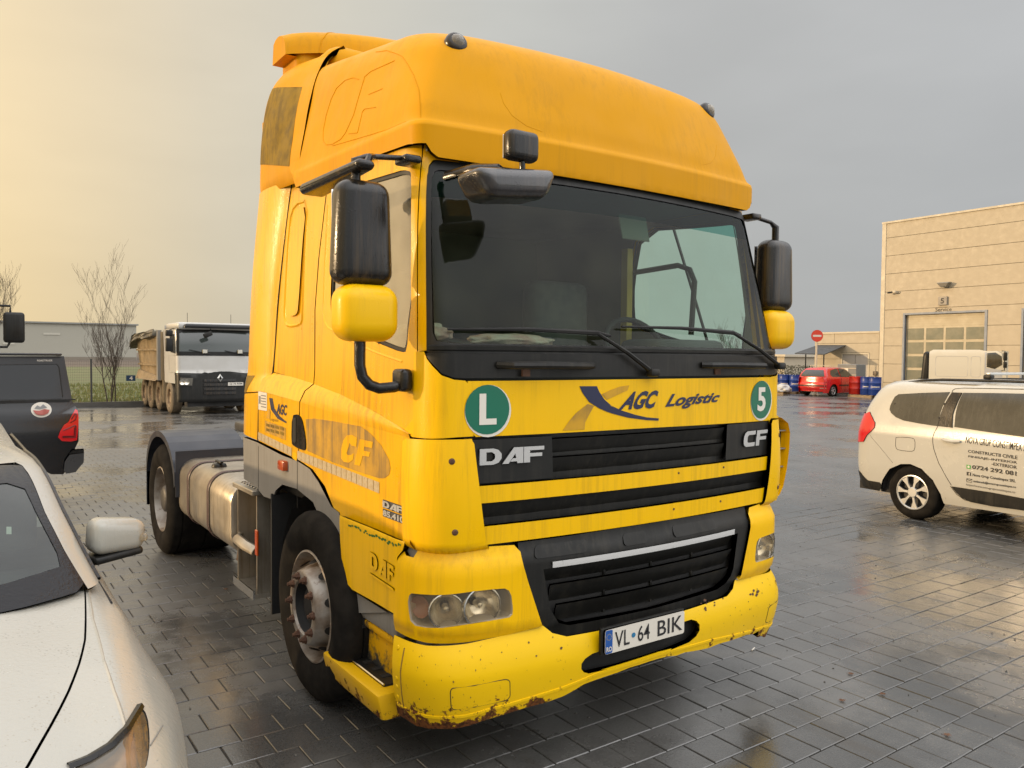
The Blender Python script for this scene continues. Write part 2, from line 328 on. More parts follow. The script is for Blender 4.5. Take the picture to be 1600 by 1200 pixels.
class MB:
    """collects simple solids, links them as ONE mesh object"""
    def __init__(s): s.v=[];s.f=[]
    def add(s,vs,fs,M=None):
        n=len(s.v);s.v+=[(M@Vector(v)) if M else Vector(v) for v in vs];s.f+=[tuple(i+n for i in f) for f in fs];return s
    def box(s,x0,x1,y0,y1,z0,z1,M=None):
        return s.add([(x,y,z) for x in (x0,x1) for y in (y0,y1) for z in (z0,z1)],[(0,1,3,2),(4,6,7,5),(0,4,5,1),(2,3,7,6),(0,2,6,4),(1,5,7,3)],M)
    def rbox(s,c,size,r=.01,seg=2,M=None,taper=None):
        bm=bmesh.new();bmesh.ops.create_cube(bm,size=1)
        for v in bm.verts:
            v.co=Vector((v.co.x*size[0],v.co.y*size[1],v.co.z*size[2]))
            if taper: v.co=Vector(taper(v.co))
        bmesh.ops.bevel(bm,geom=bm.edges[:],offset=min(r,min(size)*.49),segments=seg,profile=.5,affect='EDGES')
        m=Matrix.Translation(c)
        if M: m=m@M
        bm.verts.ensure_lookup_table()
        s.add([m@v.co for v in bm.verts],[tuple(v.index for v in f.verts) for f in bm.faces]);bm.free();return s
    def tube(s,pts,r,seg=8,cap=True,flat=1):
        pts=[Vector(p) for p in pts];n=len(s.v);k=len(pts)
        up=None
        for i,p in enumerate(pts):
            d=(pts[min(i+1,k-1)]-pts[max(i-1,0)]).normalized()
            if up is None: up=d.orthogonal().normalized()
            else: up=(up-d*up.dot(d)).normalized()
            sx=d.cross(up);rr=r[i] if isinstance(r,(list,tuple)) else r
            for j in range(seg):
                a=2*PI*j/seg;s.v.append(p+(up*math.cos(a)+sx*math.sin(a)*flat)*rr)
        for i in range(k-1):
            for j in range(seg):
                a=n+i*seg+j;b=n+i*seg+(j+1)%seg;s.f.append((a,b,b+seg,a+seg))
        if cap: s.f.append(tuple(n+j for j in range(seg))[::-1]);s.f.append(tuple(n+(k-1)*seg+j for j in range(seg)))
        return s
    def lathe(s,prof,seg=24,M=None,axis='x'):
        """prof = [(radius, offset along axis)]"""
        vs=[];fs=[]
        for r,x in prof:
            for j in range(seg):
                a=2*PI*j/seg;c_,s_=r*math.cos(a),r*math.sin(a)
                vs.append((x,c_,s_) if axis=='x' else ((c_,x,s_) if axis=='y' else (c_,s_,x)))
        for i in range(len(prof)-1):
            for j in range(seg):
                a=i*seg+j;b=i*seg+(j+1)%seg;fs.append((a,b,b+seg,a+seg))
        return s.add(vs,fs,M)
    def disc(s,r,x,seg=16,M=None,axis='x'):
        vs=[]
        for j in range(seg):
            a=2*PI*j/seg;c_,s_=r*math.cos(a),r*math.sin(a)
            vs.append((x,c_,s_) if axis=='x' else ((c_,x,s_) if axis=='y' else (c_,s_,x)))
        return s.add(vs,[tuple(range(seg))],M)
    def prism(s,poly,d,M=None):
        """poly in xy, extruded 0..d in z"""
        n=len(poly);vs=[(x,y,0) for x,y in poly]+[(x,y,d) for x,y in poly]
        fs=[tuple(range(n))[::-1],tuple(range(n,2*n))]+[(i,(i+1)%n,(i+1)%n+n,i+n) for i in range(n)]
        return s.add(vs,fs,M)
    def quad(s,a,b,c,d): return s.add([a,b,c,d],[(0,1,2,3)])
    def build(s,name,mt,parent=None,smooth=35): return mesh(name,s.v,s.f,mt,parent,smooth)
def inpoly(x,y,P):
    c=False;n=len(P);j=n-1
    for i in range(n):
        xi,yi=P[i];xj,yj=P[j]
        if (yi>y)!=(yj>y) and x<(xj-xi)*(y-yi)/(yj-yi)+xi: c=not c
        j=i
    return c
def smoothpoly(P,it=1):
    for _ in range(it):
        Q=[]
        for i in range(len(P)):
            a=P[i];b=P[(i+1)%len(P)]
            Q+=[(a[0]*.75+b[0]*.25,a[1]*.75+b[1]*.25),(a[0]*.25+b[0]*.75,a[1]*.25+b[1]*.75)]
        P=Q
    return P
def rrect(u0,u1,v0,v1,r,rv=None,n=4):
    rv=rv or r;P=[]
    for cx_,cy_,a0 in ((u1-r,v1-rv,0),(u0+r,v1-rv,90),(u0+r,v0+rv,180),(u1-r,v0+rv,270)):
        for k in range(n+1):
            a=R(a0+90*k/n);P.append((cx_+r*math.cos(a),cy_+rv*math.sin(a)))
    return P
def ell(cu,cv,ru,rv,n=28): return [(cu+ru*math.cos(2*PI*i/n),cv+rv*math.sin(2*PI*i/n)) for i in range(n)]
def mir(P): return [(-a,b) for a,b in P][::-1]
def tri2d(poly,holes,du,dv):
    pts=[];edges=[]
    def ring(P):
        n0=len(pts);Q=[]
        for i in range(len(P)):
            a=P[i];b=P[(i+1)%len(P)]
            k=max(1,int(math.ceil(max(abs(b[0]-a[0])/du,abs(b[1]-a[1])/dv)-1e-6)))
            for j in range(k): Q.append((a[0]+(b[0]-a[0])*j/k,a[1]+(b[1]-a[1])*j/k))
        pts.extend(Q);m=len(Q)
        edges.extend([(n0+i,n0+(i+1)%m) for i in range(m)]);return list(range(n0,n0+m))
    rings=[ring(poly)]+[ring(h) for h in holes]
    us=[p[0] for p in poly];vs=[p[1] for p in poly]
    u=math.floor(min(us)/du)*du
    B=[Vector(p) for p in pts]
    while u<max(us):
        v=math.floor(min(vs)/dv)*dv
        while v<max(vs):
            if inpoly(u,v,poly) and not any(inpoly(u,v,h) for h in holes):
                if all(abs(b.x-u)/du+abs(b.y-v)/dv>.45 for b in B): pts.append((u,v))
            v+=dv
        u+=du
    V,E_,F_,_,_,_=delaunay_2d_cdt([Vector(p) for p in pts],edges,[],0,1e-6)
    T=[]
    for f in F_:
        cx_=sum(V[i].x for i in f)/3;cy_=sum(V[i].y for i in f)/3
        if inpoly(cx_,cy_,poly) and not any(inpoly(cx_,cy_,h) for h in holes): T.append(tuple(f))
    return [(v.x,v.y) for v in V],T,rings
def nrm(F,u,v,ctr):
    h=1e-4
    p=Vector(F(u,v));a=Vector(F(u+h,v))-p;b=Vector(F(u,v+h))-p
    n=a.cross(b)
    if n.length<1e-14: return (p-Vector(ctr)).normalized()
    n.normalize()
    if n.dot(p-Vector(ctr))<0: n=-n
    return n
def panel(name,F,poly,mt,parent,holes=(),off=0.,th=.012,du=.07,dv=.06,ctr=(0,1.4,1.6),sm=0):
    """2D outline laid on the curved surface F(u,v), with a returned edge of depth th"""
    if sm: poly=smoothpoly(poly,sm);holes=[smoothpoly(h,sm) for h in holes]
    V,T,rings=tri2d(poly,list(holes),du,dv)
    N=[nrm(F,u,v,ctr) for u,v in V];P=[Vector(F(u,v))+n*off for (u,v),n in zip(V,N)]
    verts=list(P);norms=list(N);faces=[]
    for t in T:
        a,b,c_=[P[i] for i in t]
        g=(b-a).cross(c_-a)
        faces.append(t if g.dot(N[t[0]])>0 else t[::-1])
    if th:
        for r in rings:
            m=len(r)
            base=len(verts)
            for k in range(m):
                i=r[k]; p=P[i];q=P[r[(k+1)%m]];w=P[r[k-1]]
                out=(q-w).cross(N[i])
                if out.length>1e-12: out.normalize()
                verts+=[p,p-N[i]*th];norms+=[out,out]
            for k in range(m):
                a=base+2*k;b=base+2*((k+1)%m)
                faces.append((a,b,b+1,a+1))
    return mesh(name,verts,faces,mt,parent,normals=norms)
_tc={}
def text2d(s,bold=0.,shear=0.,spacing=1.):
    key=(s,bold,shear,spacing)
    if key in _tc: return _tc[key]
    c=bpy.data.curves.new('t','FONT');c.body=s;c.offset=bold;c.shear=shear;c.space_character=spacing;c.fill_mode='FRONT';c.resolution_u=3
    o=bpy.data.objects.new('t',c);COL.objects.link(o)
    dg=bpy.context.evaluated_depsgraph_get();me=bpy.data.meshes.new_from_object(o.evaluated_get(dg))
    V=[(v.co.x,v.co.y) for v in me.vertices];Fc=[tuple(p.vertices) for p in me.polygons]
    bpy.data.objects.remove(o);bpy.data.meshes.remove(me);bpy.data.curves.remove(c)
    x0=min(v[0] for v in V);x1=max(v[0] for v in V);y0=min(v[1] for v in V);y1=max(v[1] for v in V)
    V=[((x-x0)/(x1-x0),(y-y0)/(y1-y0)) for x,y in V]
    _tc[key]=(V,Fc,(x1-x0)/(y1-y0));return _tc[key]
def lettering(s,F,quad,mt,parent,off=.003,name='lettering',bold=.02,shear=0,ctr=(0,1.4,1.6),spacing=1.,depth=0):
    """text stretched over quad (lower-left, lower-right, upper-right, upper-left) in the surface coordinates of F"""
    V,Fc,_=text2d(s,bold,shear,spacing)
    def uv(x,y):
        a,b,c_,d=quad
        return ((1-x)*(1-y)*a[0]+x*(1-y)*b[0]+x*y*c_[0]+(1-x)*y*d[0],(1-x)*(1-y)*a[1]+x*(1-y)*b[1]+x*y*c_[1]+(1-x)*y*d[1])
    Q=[uv(x,y) for x,y in V];N=[nrm(F,u,v,ctr) for u,v in Q]
    P=[Vector(F(u,v))+n*off for (u,v),n in zip(Q,N)]
    fs=[]
    for f in Fc:
        g=(P[f[1]]-P[f[0]]).cross(P[f[2]]-P[f[0]]);fs.append(f if g.dot(N[f[0]])>0 else f[::-1])
    if depth:
        cnt={}
        for f in fs:
            for i in range(len(f)):
                a,b=f[i],f[(i+1)%len(f)]
                if (b,a) in cnt: cnt[(b,a)]=0
                else: cnt[(a,b)]=1
        n=len(P);P=P+[p-nn*depth for p,nn in zip(P,N)]
        fs=fs+[(a,a+n,b+n,b) for (a,b),k in cnt.items() if k]
    return mesh(name,P,fs,mt,parent,smooth=0)
def box_quad(u0,u1,v0,v1): return [(u0,v0),(u1,v0),(u1,v1),(u0,v1)]
def dup(o,parent=None,**kw):
    c=o.copy();COL.objects.link(c)
    if parent: c.parent=parent
    for ch in [x for x in COL.objects if x.parent==o]:
        d=ch.copy();COL.objects.link(d);d.parent=c
        for g in [x for x in COL.objects if x.parent==ch]:
            e=g.copy();COL.objects.link(e);e.parent=d
    return c
GLY={'D':([(0,0),(.62,0),(.85,.1),(1,.35),(1,.65),(.85,.9),(.62,1),(0,1)],[[(.3,.22),(.55,.22),(.68,.35),(.70,.5),(.68,.65),(.55,.78),(.3,.78)]]),
'A':([(0,0),(.3,0),(.62,.62),(.66,.32),(.5,.32),(.38,.12),(.70,.12),(.72,0),(1,0),(1,1),(.55,1)],[]),
'F':([(0,0),(.3,0),(.3,.36),(.9,.36),(.9,.58),(.3,.58),(.3,.76),(1,.76),(1,1),(0,1)],[]),
'C':([(.25,0),(1,0),(1,.25),(.42,.25),(.32,.35),(.32,.65),(.42,.75),(1,.75),(1,1),(.25,1),(.08,.88),(0,.65),(0,.35),(.08,.12)],[])}
def glyphs(s,F,u0,u1,v0,v1,mt,parent,off=.004,th=.006,gap=.12,slant=0,name='letter',rot=0,ctr=(0,1.4,1.6)):
    n=len(s);w=(u1-u0)/(n+gap*(n-1))
    for i,ch in enumerate(s):
        P,H=GLY[ch];a=u0+i*w*(1+gap)
        def m(Q): return [(a+x*w+slant*y*w,v0+y*(v1-v0)+rot*((a-u0)+x*w)) for x,y in Q]
        panel(name,F,m(P),mt,parent,holes=[m(h) for h in H],off=off,th=th,du=.5,dv=.5,ctr=ctr)
# ================================================================ the yellow tractor unit
truck=thing('semi_truck','yellow high-roof tractor unit standing on the wet paving, parked nose towards us','truck')
T=truck
ZC=(0,1.4,1.6)
# roof
RL=[(-3.4034,2.808),(-2.5,2.812),(-1.75,2.80),(-1.25,2.80),(-.98,2.745),(-.5,2.74),(0,2.74)]
RR=[(-3.28,3.46),(-3.28,3.38),(-3.287,3.313),(-3.34,3.23),(-3.41,3.14),(-3.47,3.02),(-3.50,2.95)]
rf=panel('roof',roof,RL+mir(RL[:-1])+mir(RR)+[(2.4,3.46),(1,3.46),(-1,3.46),(-2.4,3.46)]+RR,yel_roof,T,du=.09,dv=.02,th=.03,ctr=(0,1.5,2.6))
m=MB();top=[roof(s_,3.4599) for s_ in [-3.28,-3,-2.4,-2,-1.6,-1.2,-1,-.5,0,.5,1,1.2,1.6,2,2.4,3,3.28]]
m.add(top,[tuple(range(len(top)))[::-1]]);m.build('roof_deck',yel_roof,T,smooth=0)
m=MB();m.box(-1.0,1.0,1.7,2.9,2.9,3.50);m.rbox((0,2.38,3.62),(1.84,1.0,.34),.12,5);m.build('roof_rear_block',yel_roof,T,40)
# moulded outlines on the roof (raised lines)
def outline(name,F,pts,mt,parent,r=.0035,off=.0,closed=False,ctr=ZC,n=6):
    Q=[]
    seq=pts+[pts[0]] if closed else pts
    for i in range(len(seq)-1):
        for k in range(n): Q.append((seq[i][0]+(seq[i+1][0]-seq[i][0])*k/n,seq[i][1]+(seq[i+1][1]-seq[i][1])*k/n))
    Q.append(seq[-1])
    return MB().tube([Vector(F(u,v))+nrm(F,u,v,ctr)*off for u,v in Q],r,5,False).build(name,mt,parent)
yel_line=mat('yellow_moulding_line',(.62,.28,.0),.6,spec=.1)
outline('moulded_outline',roof,[(-2.3092, 3.3365), (-2.1731, 3.3218), (-2.0603, 3.2828), (-1.907, 3.2183), (-1.7431, 3.1419), (-1.6181, 3.0625), (-1.535, 2.9634), (-1.4983, 2.909), (-2.1807, 2.9131), (-2.5371, 2.9398), (-2.8257, 2.9611)],yel_line,rf,.0026,.0004)
outline('moulded_letter',roof,[(-2.488, 3.2352), (-2.5612, 3.2534), (-2.6675, 3.2577), (-2.7853, 3.239), (-2.8593, 3.2003), (-2.9205, 3.1357), (-2.9619, 3.0633), (-2.9608, 3.0121), (-2.9147, 2.9819), (-2.8254, 2.9699), (-2.7174, 2.9759), (-2.654, 2.9983), (-2.5501, 3.0715), (-2.501, 3.135), (-2.4188, 3.2351), (-2.3431, 3.2484), (-2.083, 3.2511)],yel_line,rf,.0026,.0004)
outline('moulded_letter',roof,[(-2.6135, 2.986), (-2.5054, 2.9685), (-2.4424, 3.0665), (-2.4135, 3.0772), (-2.2852, 3.0579)],yel_line,rf,.0026,.0004)
outline('moulded_letter',roof,[(-2.3658, 3.141), (-2.2111, 3.1373)],yel_line,rf,.0026,.0004)
outline('moulded_outline',roof,[(-0.7488, 3.0995), (-0.7206, 3.0507), (-0.6591, 2.9929), (-0.5765, 2.9561), (-0.4858, 2.9408)]+[(0.6187, 2.9486), (0.7137, 2.9726), (0.7965, 3.0214), (0.8809, 3.1025)],yel_line,rf,.0026,.0004) if 0 else None
outline('moulded_outline',roof,[(-0.7488, 3.0995), (-0.7206, 3.0507), (-0.6591, 2.9929), (-0.5765, 2.9561), (-0.4858, 2.9408)],yel_line,rf,.0018,-.0006)
outline('moulded_outline',roof,[(0.6187, 2.9486), (0.7137, 2.9726), (0.7965, 3.0214), (0.8809, 3.1025)],yel_line,rf,.0018,-.0006)
for sg in (-1,1):   # roof lamps
    p=Vector(roof(sg*1.2,3.318));n=(nrm(roof,sg*1.2,3.318,ZC)+Vector((0,-.9,-.1))).normalized()
    q=n.to_track_quat('Z','Y').to_matrix().to_4x4();M_=Matrix.Translation(p+n*.012)@q
    lm=MB().lathe([(0,.012),(.03,.012),(.042,.008),(.05,.0),(.055,-.012),(.055,-.06)],20,M_,'z').build('marker_lamp',blk_gl,T)
    MB().lathe([(0,.030),(.012,.029),(.024,.022),(.032,.012)],16,M_,'z').build('lens',lampgl,lm)
# collar and top deflector
cl=panel('side_fairing',collar,[(0,2.90),(1,2.935),(1,3.70),(.93,3.76),(.8,3.79),(.5,3.80),(.1,3.78),(.03,3.6),(0,3.4),(0,3.2)],yel_roof,T,du=.12,dv=.03,th=.03)
panel('inner_fairing',collar,[(-.04,2.95),(.35,2.95),(.35,3.70),(.06,3.70),(-.02,3.55)],yel_roof,cl,off=-.022,th=0,du=.1,dv=.05)
panel('worn_film_patch',collar,[(0.7144, 3.6389), (0.2017, 3.5109), (0.1648, 3.0078), (0.8665, 3.1648)],faded,cl,off=.002,th=0,du=.1,dv=.04)
m=MB();k=26
rows=[[Vector(spoiler(-1+2*i/k,t)) for i in range(k+1)] for t in (0,.1,.2,.3,.4,.5,.6,.7,.8,.9,1)]
vs=[v for r_ in rows for v in r_];nn=k+1
fs=[(a*nn+i,a*nn+i+1,(a+1)*nn+i+1,(a+1)*nn+i) for a in range(len(rows)-1) for i in range(k)]
m.add(vs,fs)
for sgn,i in ((0,0),(1,k)): m.add([r_[i] for r_ in rows],[tuple(range(len(rows)))])
m.add([rows[0][0],rows[0][k],rows[-1][k],rows[-1][0]],[(0,1,2,3)])
sp=m.build('roof_deflector',yel_roof,T,40)
MB().rbox((0,2.56,3.80),(1.86,.34,.24),.06,3).build('deflector_base',yel_roof,T)
for sg in (-1,1):
    outline('deflector_joint',spoiler,[(sg*.80,.0),(sg*.78,.2),(sg*.72,.4),(sg*.60,.7)],yel_line,sp,.004,ctr=(0,2.2,3.6))
# upper cab panels, both sides
for sg in (-1,1):
    mm=(lambda P:P) if sg<0 else mir
    L_=[(a,b) for a,b in [(-1.9317, 1.8907), (-2.0143, 1.8907), (-2.0315, 1.749), (-1.4351, 2.7849)]]
    win=[(-1.6768, 2.6796), (-1.7355, 2.6993), (-2.1684, 2.7166), (-2.7275, 2.7575), (-2.9093, 2.4073), (-2.9767, 2.1652), (-2.9683, 2.0878), (-2.6007, 1.9736), (-2.3173, 1.9206), (-2.1242, 1.885), (-2.074, 1.8907), (-2.0316, 2.0287), (-1.8835, 2.3105)]
    door=[(-1.9411,1.8907),(-1.8656,2.0265),(-1.7913,2.1661),(-1.7193,2.3072),(-1.6405,2.4497),(-1.5397,2.5937),(-1.4414,2.7045),(-1.3678,2.7813),(-1.36,2.81),(-2.4,2.83),(-2.90,2.845),(-2.97,2.71),(-3.118,2.42),(-3.228,2.13),(-3.294,1.714),(-3.294,1.70),(-2.86,1.665),(-2.43,1.608),(-2.10,1.545),(-1.985,1.60),(-1.965,1.88)]
    d=panel('upper_door',cabU,mm(door),yel_cab,T,holes=[mm(smoothpoly(win,1))],du=.08,dv=.06,th=.02)
    if sg<0: d['label']='passenger door with worn rubber round its window'
    # window frame, panes
    wf=panel('window_frame',cabU,mm(smoothpoly(win,1)),blk,d,holes=[mm([(-2.42+(a+2.42)*.955,2.32+(b-2.32)*.955) for a,b in smoothpoly(win,1)])],off=-.006,th=.03,du=.08,dv=.06)
    panel('window_pane',cabU,mm(win),glaregl if sg<0 else sdgl,d,off=-.012,th=0,du=.15,dv=.15)
    outline('window_bar',cabU,mm([(-2.36,1.925),(-2.40,2.3),(-2.45,2.72)]),blk,d,.010,-.006)
    # moulded recess round the window
    outline('window_moulding',cabU,mm([(-2.13,1.845),(-2.4,1.885),(-2.72,1.945),(-3.03,2.02),(-3.09,2.06),(-3.10,2.12),(-3.04,2.35),(-2.93,2.70)]),yel_cab,d,.008,-.004)
    pil=panel('windscreen_pillar',cabU,mm([(-1.685,1.895),(-1.915,1.89),(-1.84,2.0265),(-1.766,2.1661),(-1.694,2.3072),(-1.615,2.4497),(-1.515,2.5937),(-1.417,2.7045),(-1.34,2.7813),(-1.30,2.81),(-1.0,2.80),(-.9,2.745),(-1.12,2.742),(-1.24,2.715),(-1.32,2.64),(-1.365,2.58),(-1.435,2.447),(-1.502,2.30),(-1.563,2.16),(-1.62,2.03)]),yel_cab,T,th=.02)
    # rear panel with blanked window
    rp=panel('rear_side_panel',cabU,mm([(-2.985,2.71),(-2.915,2.845),(-3.4,2.86),(-3.42,2.93),(-3.56,2.93),(-3.62,2.81),(-3.69,2.68),(-3.775,2.517),(-3.86,2.369),(-3.955,2.166),(-4.06,1.757),(-3.309,1.708),(-3.309,1.714),(-3.243,2.13),(-3.133,2.42)]),yel_cab,T,th=.02,du=.09,dv=.07)
    hole=[(-3.26,2.78),(-3.50,2.795),(-3.62,2.70),(-3.80,2.15),(-3.80,2.08),(-3.74,2.045),(-3.50,2.05),(-3.46,2.09),(-3.36,2.5)]
    outline('recess_edge',cabU,mm(smoothpoly(hole,1)),yel_cab,rp,.012,-.004,closed=True,n=3)
    inn=[(-3.27,2.74),(-3.45,2.755),(-3.52,2.70),(-3.70,2.20),(-3.70,2.13),(-3.66,2.105),(-3.54,2.11),(-3.50,2.15),(-3.38,2.5)]
    panel('blanking_plate',cabU,mm(inn),yel_cab,rp,off=.012,th=.014,sm=1)
    outline('plate_groove',cabU,mm(smoothpoly(inn,1)),yel_line,rp,.004,.001,closed=True,n=3)
    # ledge between upper and lower body
    U=[(-4.165,1.765),(-4.072,1.753),(-3.7,1.735),(-3.309,1.708),(-3.294,1.705),(-2.86,1.665),(-2.45,1.610),(-2.20,1.565),(-2.035,1.528)]
    D=[(-4.165,1.632),(-4.072,1.63),(-3.7,1.613),(-3.409,1.60),(-3.394,1.599),(-2.88,1.566),(-2.526,1.532),(-2.25,1.520),(-2.05,1.515)]
    for nm_,a_,b_ in (('rear_ledge',0,3),('door_ledge',4,8)):
        m=MB();
        up=[Vector(cabU(-sg*s_ if sg>0 else s_,z_)) for s_,z_ in U[a_:b_+1]];dn=[Vector(cabL(-sg*s_ if sg>0 else s_,z_)) for s_,z_ in D[a_:b_+1]]
        n_=len(up);vs=up+[u.lerp(v,.5)+Vector((sg*.010*(1 if 0<1 else 0),0,.012)) for u,v in zip(up,dn)]+dn
        m.add(vs,[(r_*n_+i,r_*n_+i+1,(r_+1)*n_+i+1,(r_+1)*n_+i) for r_ in (0,1) for i in range(n_-1)]);m.build(nm_,yel_cab,T,60)
    # lower door with arch edge
    dl=panel('lower_door',cabL,mm([(-2.05,1.515),(-2.25,1.520),(-2.526,1.532),(-2.88,1.566),(-3.394,1.599),(-3.418,1.262),(-3.2,1.235),(-3.02,1.165),(-2.88,1.05),(-2.80,1.035),(-2.02,1.035)]),yel_cab,T,du=.08,dv=.06,th=.02)
    rl=panel('rear_lower_panel',cabL,mm([(-3.409,1.60),(-4.16,1.632),(-4.16,1.305),(-3.433,1.262)]),yel_cab,T,du=.09,dv=.07,th=.02)
    cp=panel('corner_panel',cabL,mm([(-2.015,1.89),(-1.76,1.89),(-1.70,1.86),(-1.5532,1.828),(-1.3486,1.79),(-1.0629,1.772),(-.965,1.768),(-.952,1.755),(-.928,1.53),(-1.11,1.528),(-1.6,1.522),(-2.03,1.519),(-2.10,1.545),(-2.02,1.60)]),yel_low,T,du=.10,dv=.05,th=.02)
    wg=panel('corner_deflector',wing,mm([(-1.99,1.515),(-1.5,1.52),(-1.0,1.522),(-.985,1.50),(-.955,1.30),(-.93,1.10),(-.915,1.035),(-1.0,1.02),(-1.35,1.012),(-1.75,1.015),(-2.02,1.045),(-2.03,1.25),(-2.03,1.50)]),yel_low,T,du=.10,dv=.02,th=.022)
    for (s_,z_) in ((-1.25,1.43),(-1.2,1.13)):
        p=Vector(wing(sg*-s_ if sg>0 else s_,z_));n=nrm(wing,sg*-s_ if sg>0 else s_,z_,ZC)
        MB().lathe([(0,.005),(.008,.005),(.012,.001),(.014,0)],12,Matrix.Translation(p)@n.to_track_quat('Z','Y').to_matrix().to_4x4(),'z').build('screw',rusty,wg)
# outer wing blade with openings, standing off the driver-side corner
def blade(sg):
    zs=[1.02,1.05,1.10,1.20,1.32,1.42,1.48,1.515,1.53]
    bul=[(1.02,.02),(1.05,.085),(1.10,.12),(1.20,.15),(1.32,.17),(1.42,.175),(1.48,.155),(1.515,.09),(1.53,.02)]
    m=MB();rows=[]
    for z in zs:
        o=interp(z,bul)
        rows.append([Vector((sg*(1.19+o),.225-.0*o,z)),Vector((sg*(1.205+o),.24,z)),Vector((sg*(1.215+o),.30,z)),Vector((sg*(1.20+o*.9),.40,z)),Vector((sg*(1.185+o*.85),.40,z)),Vector((sg*(1.185+o),.27,z))])
    for a in range(len(rows)-1):
        for b in range(6): m.quad(rows[a][b],rows[a][(b+1)%6],rows[a+1][(b+1)%6],rows[a+1][b])
    w_=m.build('wing_blade',yel_low,T,50)
    for z0,z1 in ((1.515,1.53),(1.02,1.04)): MB().box(*sorted((sg*1.14,sg*1.24)),.22,.40,z0,z1).build('blade_end',yel_low,w_,0)
    lin=MB()
    for a in range(len(rows)-1): lin.quad(*[v+Vector((-sg*.004,.014,0)) for v in (rows[a][5],rows[a][4],rows[a+1][4],rows[a+1][5])])
    lin.build('duct_lining',blk_mt,w_,0)
    MB().box(*sorted((sg*1.178,sg*1.19)),.24,.44,1.04,1.51).build('duct_floor',blk_mt,w_,0)
    for z in (1.10,1.21,1.32,1.43):
        MB().box(*sorted((sg*1.17,sg*(1.19+interp(z,bul)))),.25,.40,z,z+.007).build('guide_vane',grey_pl,w_,0)
for sg in (1,): blade(sg)
# dark inner body so that no gap shows daylight
m=MB();m.box(-1.10,1.10,.55,2.44,1.02,1.50);m.box(-1.08,1.08,.22,2.3,1.0,1.22);m.build('floor_pan',blk_mt,T,0)
# rear fairing column
dfu=panel('rear_fairing',defl,[(0,2.945),(1,2.945),(1,1.60),(0,1.63)],yel_cab,T,du=.06,dv=.04,th=.02)
dfl=panel('rear_fairing_lower',defl,[(0,1.622),(1,1.592),(1,1.33),(0,1.305)],yel_cab,T,du=.06,dv=.04,th=.02)
panel('worn_film_patch',defl,[(.40,1.73),(1,1.72),(1,1.61),(.6,1.61)],faded,dfu,off=.002,th=0,du=.1,dv=.05)
outline('fairing_seam',defl,[(0,1.305),(0,1.63),(0,2.0),(0,2.5),(0,2.94)],seam,dfu,.006,-.002)
# back wall of the cab
MB().box(-1.10,1.10,2.42,2.45,1.1,3.0).build('back_wall',yel_cab,T,0)
# grey skirt
gs=panel('side_skirt',side,[(2.7752, 1.2997), (2.4639, 1.2928), (1.9894, 1.2595), (1.7034, 1.253), (1.5211, 1.2314), (1.3873, 1.1739), (1.2866, 1.1152), (1.207, 1.0694), (1.1045, 1.0559)]+[(1.1011, 1.0465), (1.0843, 0.9296), (1.074, 0.7986), (1.0214, 0.7112), (0.9101, 0.6896), (0.5442, 0.6858), (0.9098, 0.583), (0.9128, 0.5576), (0.9886, 0.5273), (1.0868, 0.5146), (1.1374, 0.548), (1.2067, 0.8103), (1.3283, 0.9522), (1.4728, 1.0536), (1.725, 1.0906), (1.9789, 1.0817), (2.0969, 1.0295), (2.1777, 0.9612), (2.3346, 0.9553), (2.4668, 0.9889), (2.7639, 1.0131)],grey_pl,T,du=.1,dv=.08,th=.03,sm=0)
MB().rbox((-1.11,.76,.625),(.11,.56,.12),.03,2).build('step_housing',grey_pl,T)
for s_ in (2.44,1.715): MB().box(-1.1795,-1.1785,s_,s_+.005,.98,1.27).build('panel_gap',seam,gs,0)
# wheel arch liner
m=MB();N_=18
for i in range(N_):
    a0=PI*i/N_;a1=PI*(i+1)/N_
    P_=lambda a,x:(x,1.45+.60*math.cos(a),.52+.57*math.sin(a))
    m.quad(P_(a0,-1.165),P_(a1,-1.165),P_(a1,-.62),P_(a0,-.62))
m.box(-.64,-.60,.6,2.3,.45,1.15);m.build('wheel_arch_liner',blk_mt,T,60)
# side lower front piece
lp=panel('step_cover',low,[(-2.5954, 1.0604), (-2.2259, 1.0635), (-1.8152, 1.0611), (-1.8355, 1.0216), (-1.9112, 0.9862), (-1.9407, 0.8975), (-1.947, 0.7261), (-2.1874, 0.726), (-2.435, 0.7217), (-2.5131, 0.7411), (-2.5613, 0.8239), (-2.5827, 0.9496)],yel_low,T,du=.06,dv=.04,th=.03)
lp['label']='yellow step cover with green paint chips'
grn=mat('old_green_paint',(.02,.13,.02),.5)
for i in range(26):
    t_=i/25;px_=-2.47+.60*t_+random.uniform(-.01,.01);z0=1.052-.012*t_*0+random.uniform(-.008,.008)
    panel('paint_chip',low,[(px_+random.uniform(.006,.020)*math.cos(a),z0-.015+random.uniform(.003,.008)*math.sin(a)) for a in (0,1,2,3,4,5)],grn,lp,off=.0012,th=0,du=.1,dv=.1)
def low_m(s,z): return low(s,z)
glyphs('DAF',low,-2.22,-1.955,.88,.955,yel_low,lp,off=.006,th=.008,name='moulded_letter',rot=-.06)
panel('moulded_bar',low,[(-2.22,.855),(-1.955,.84),(-1.955,.828),(-2.22,.842)],yel_low,lp,off=.006,th=.008)
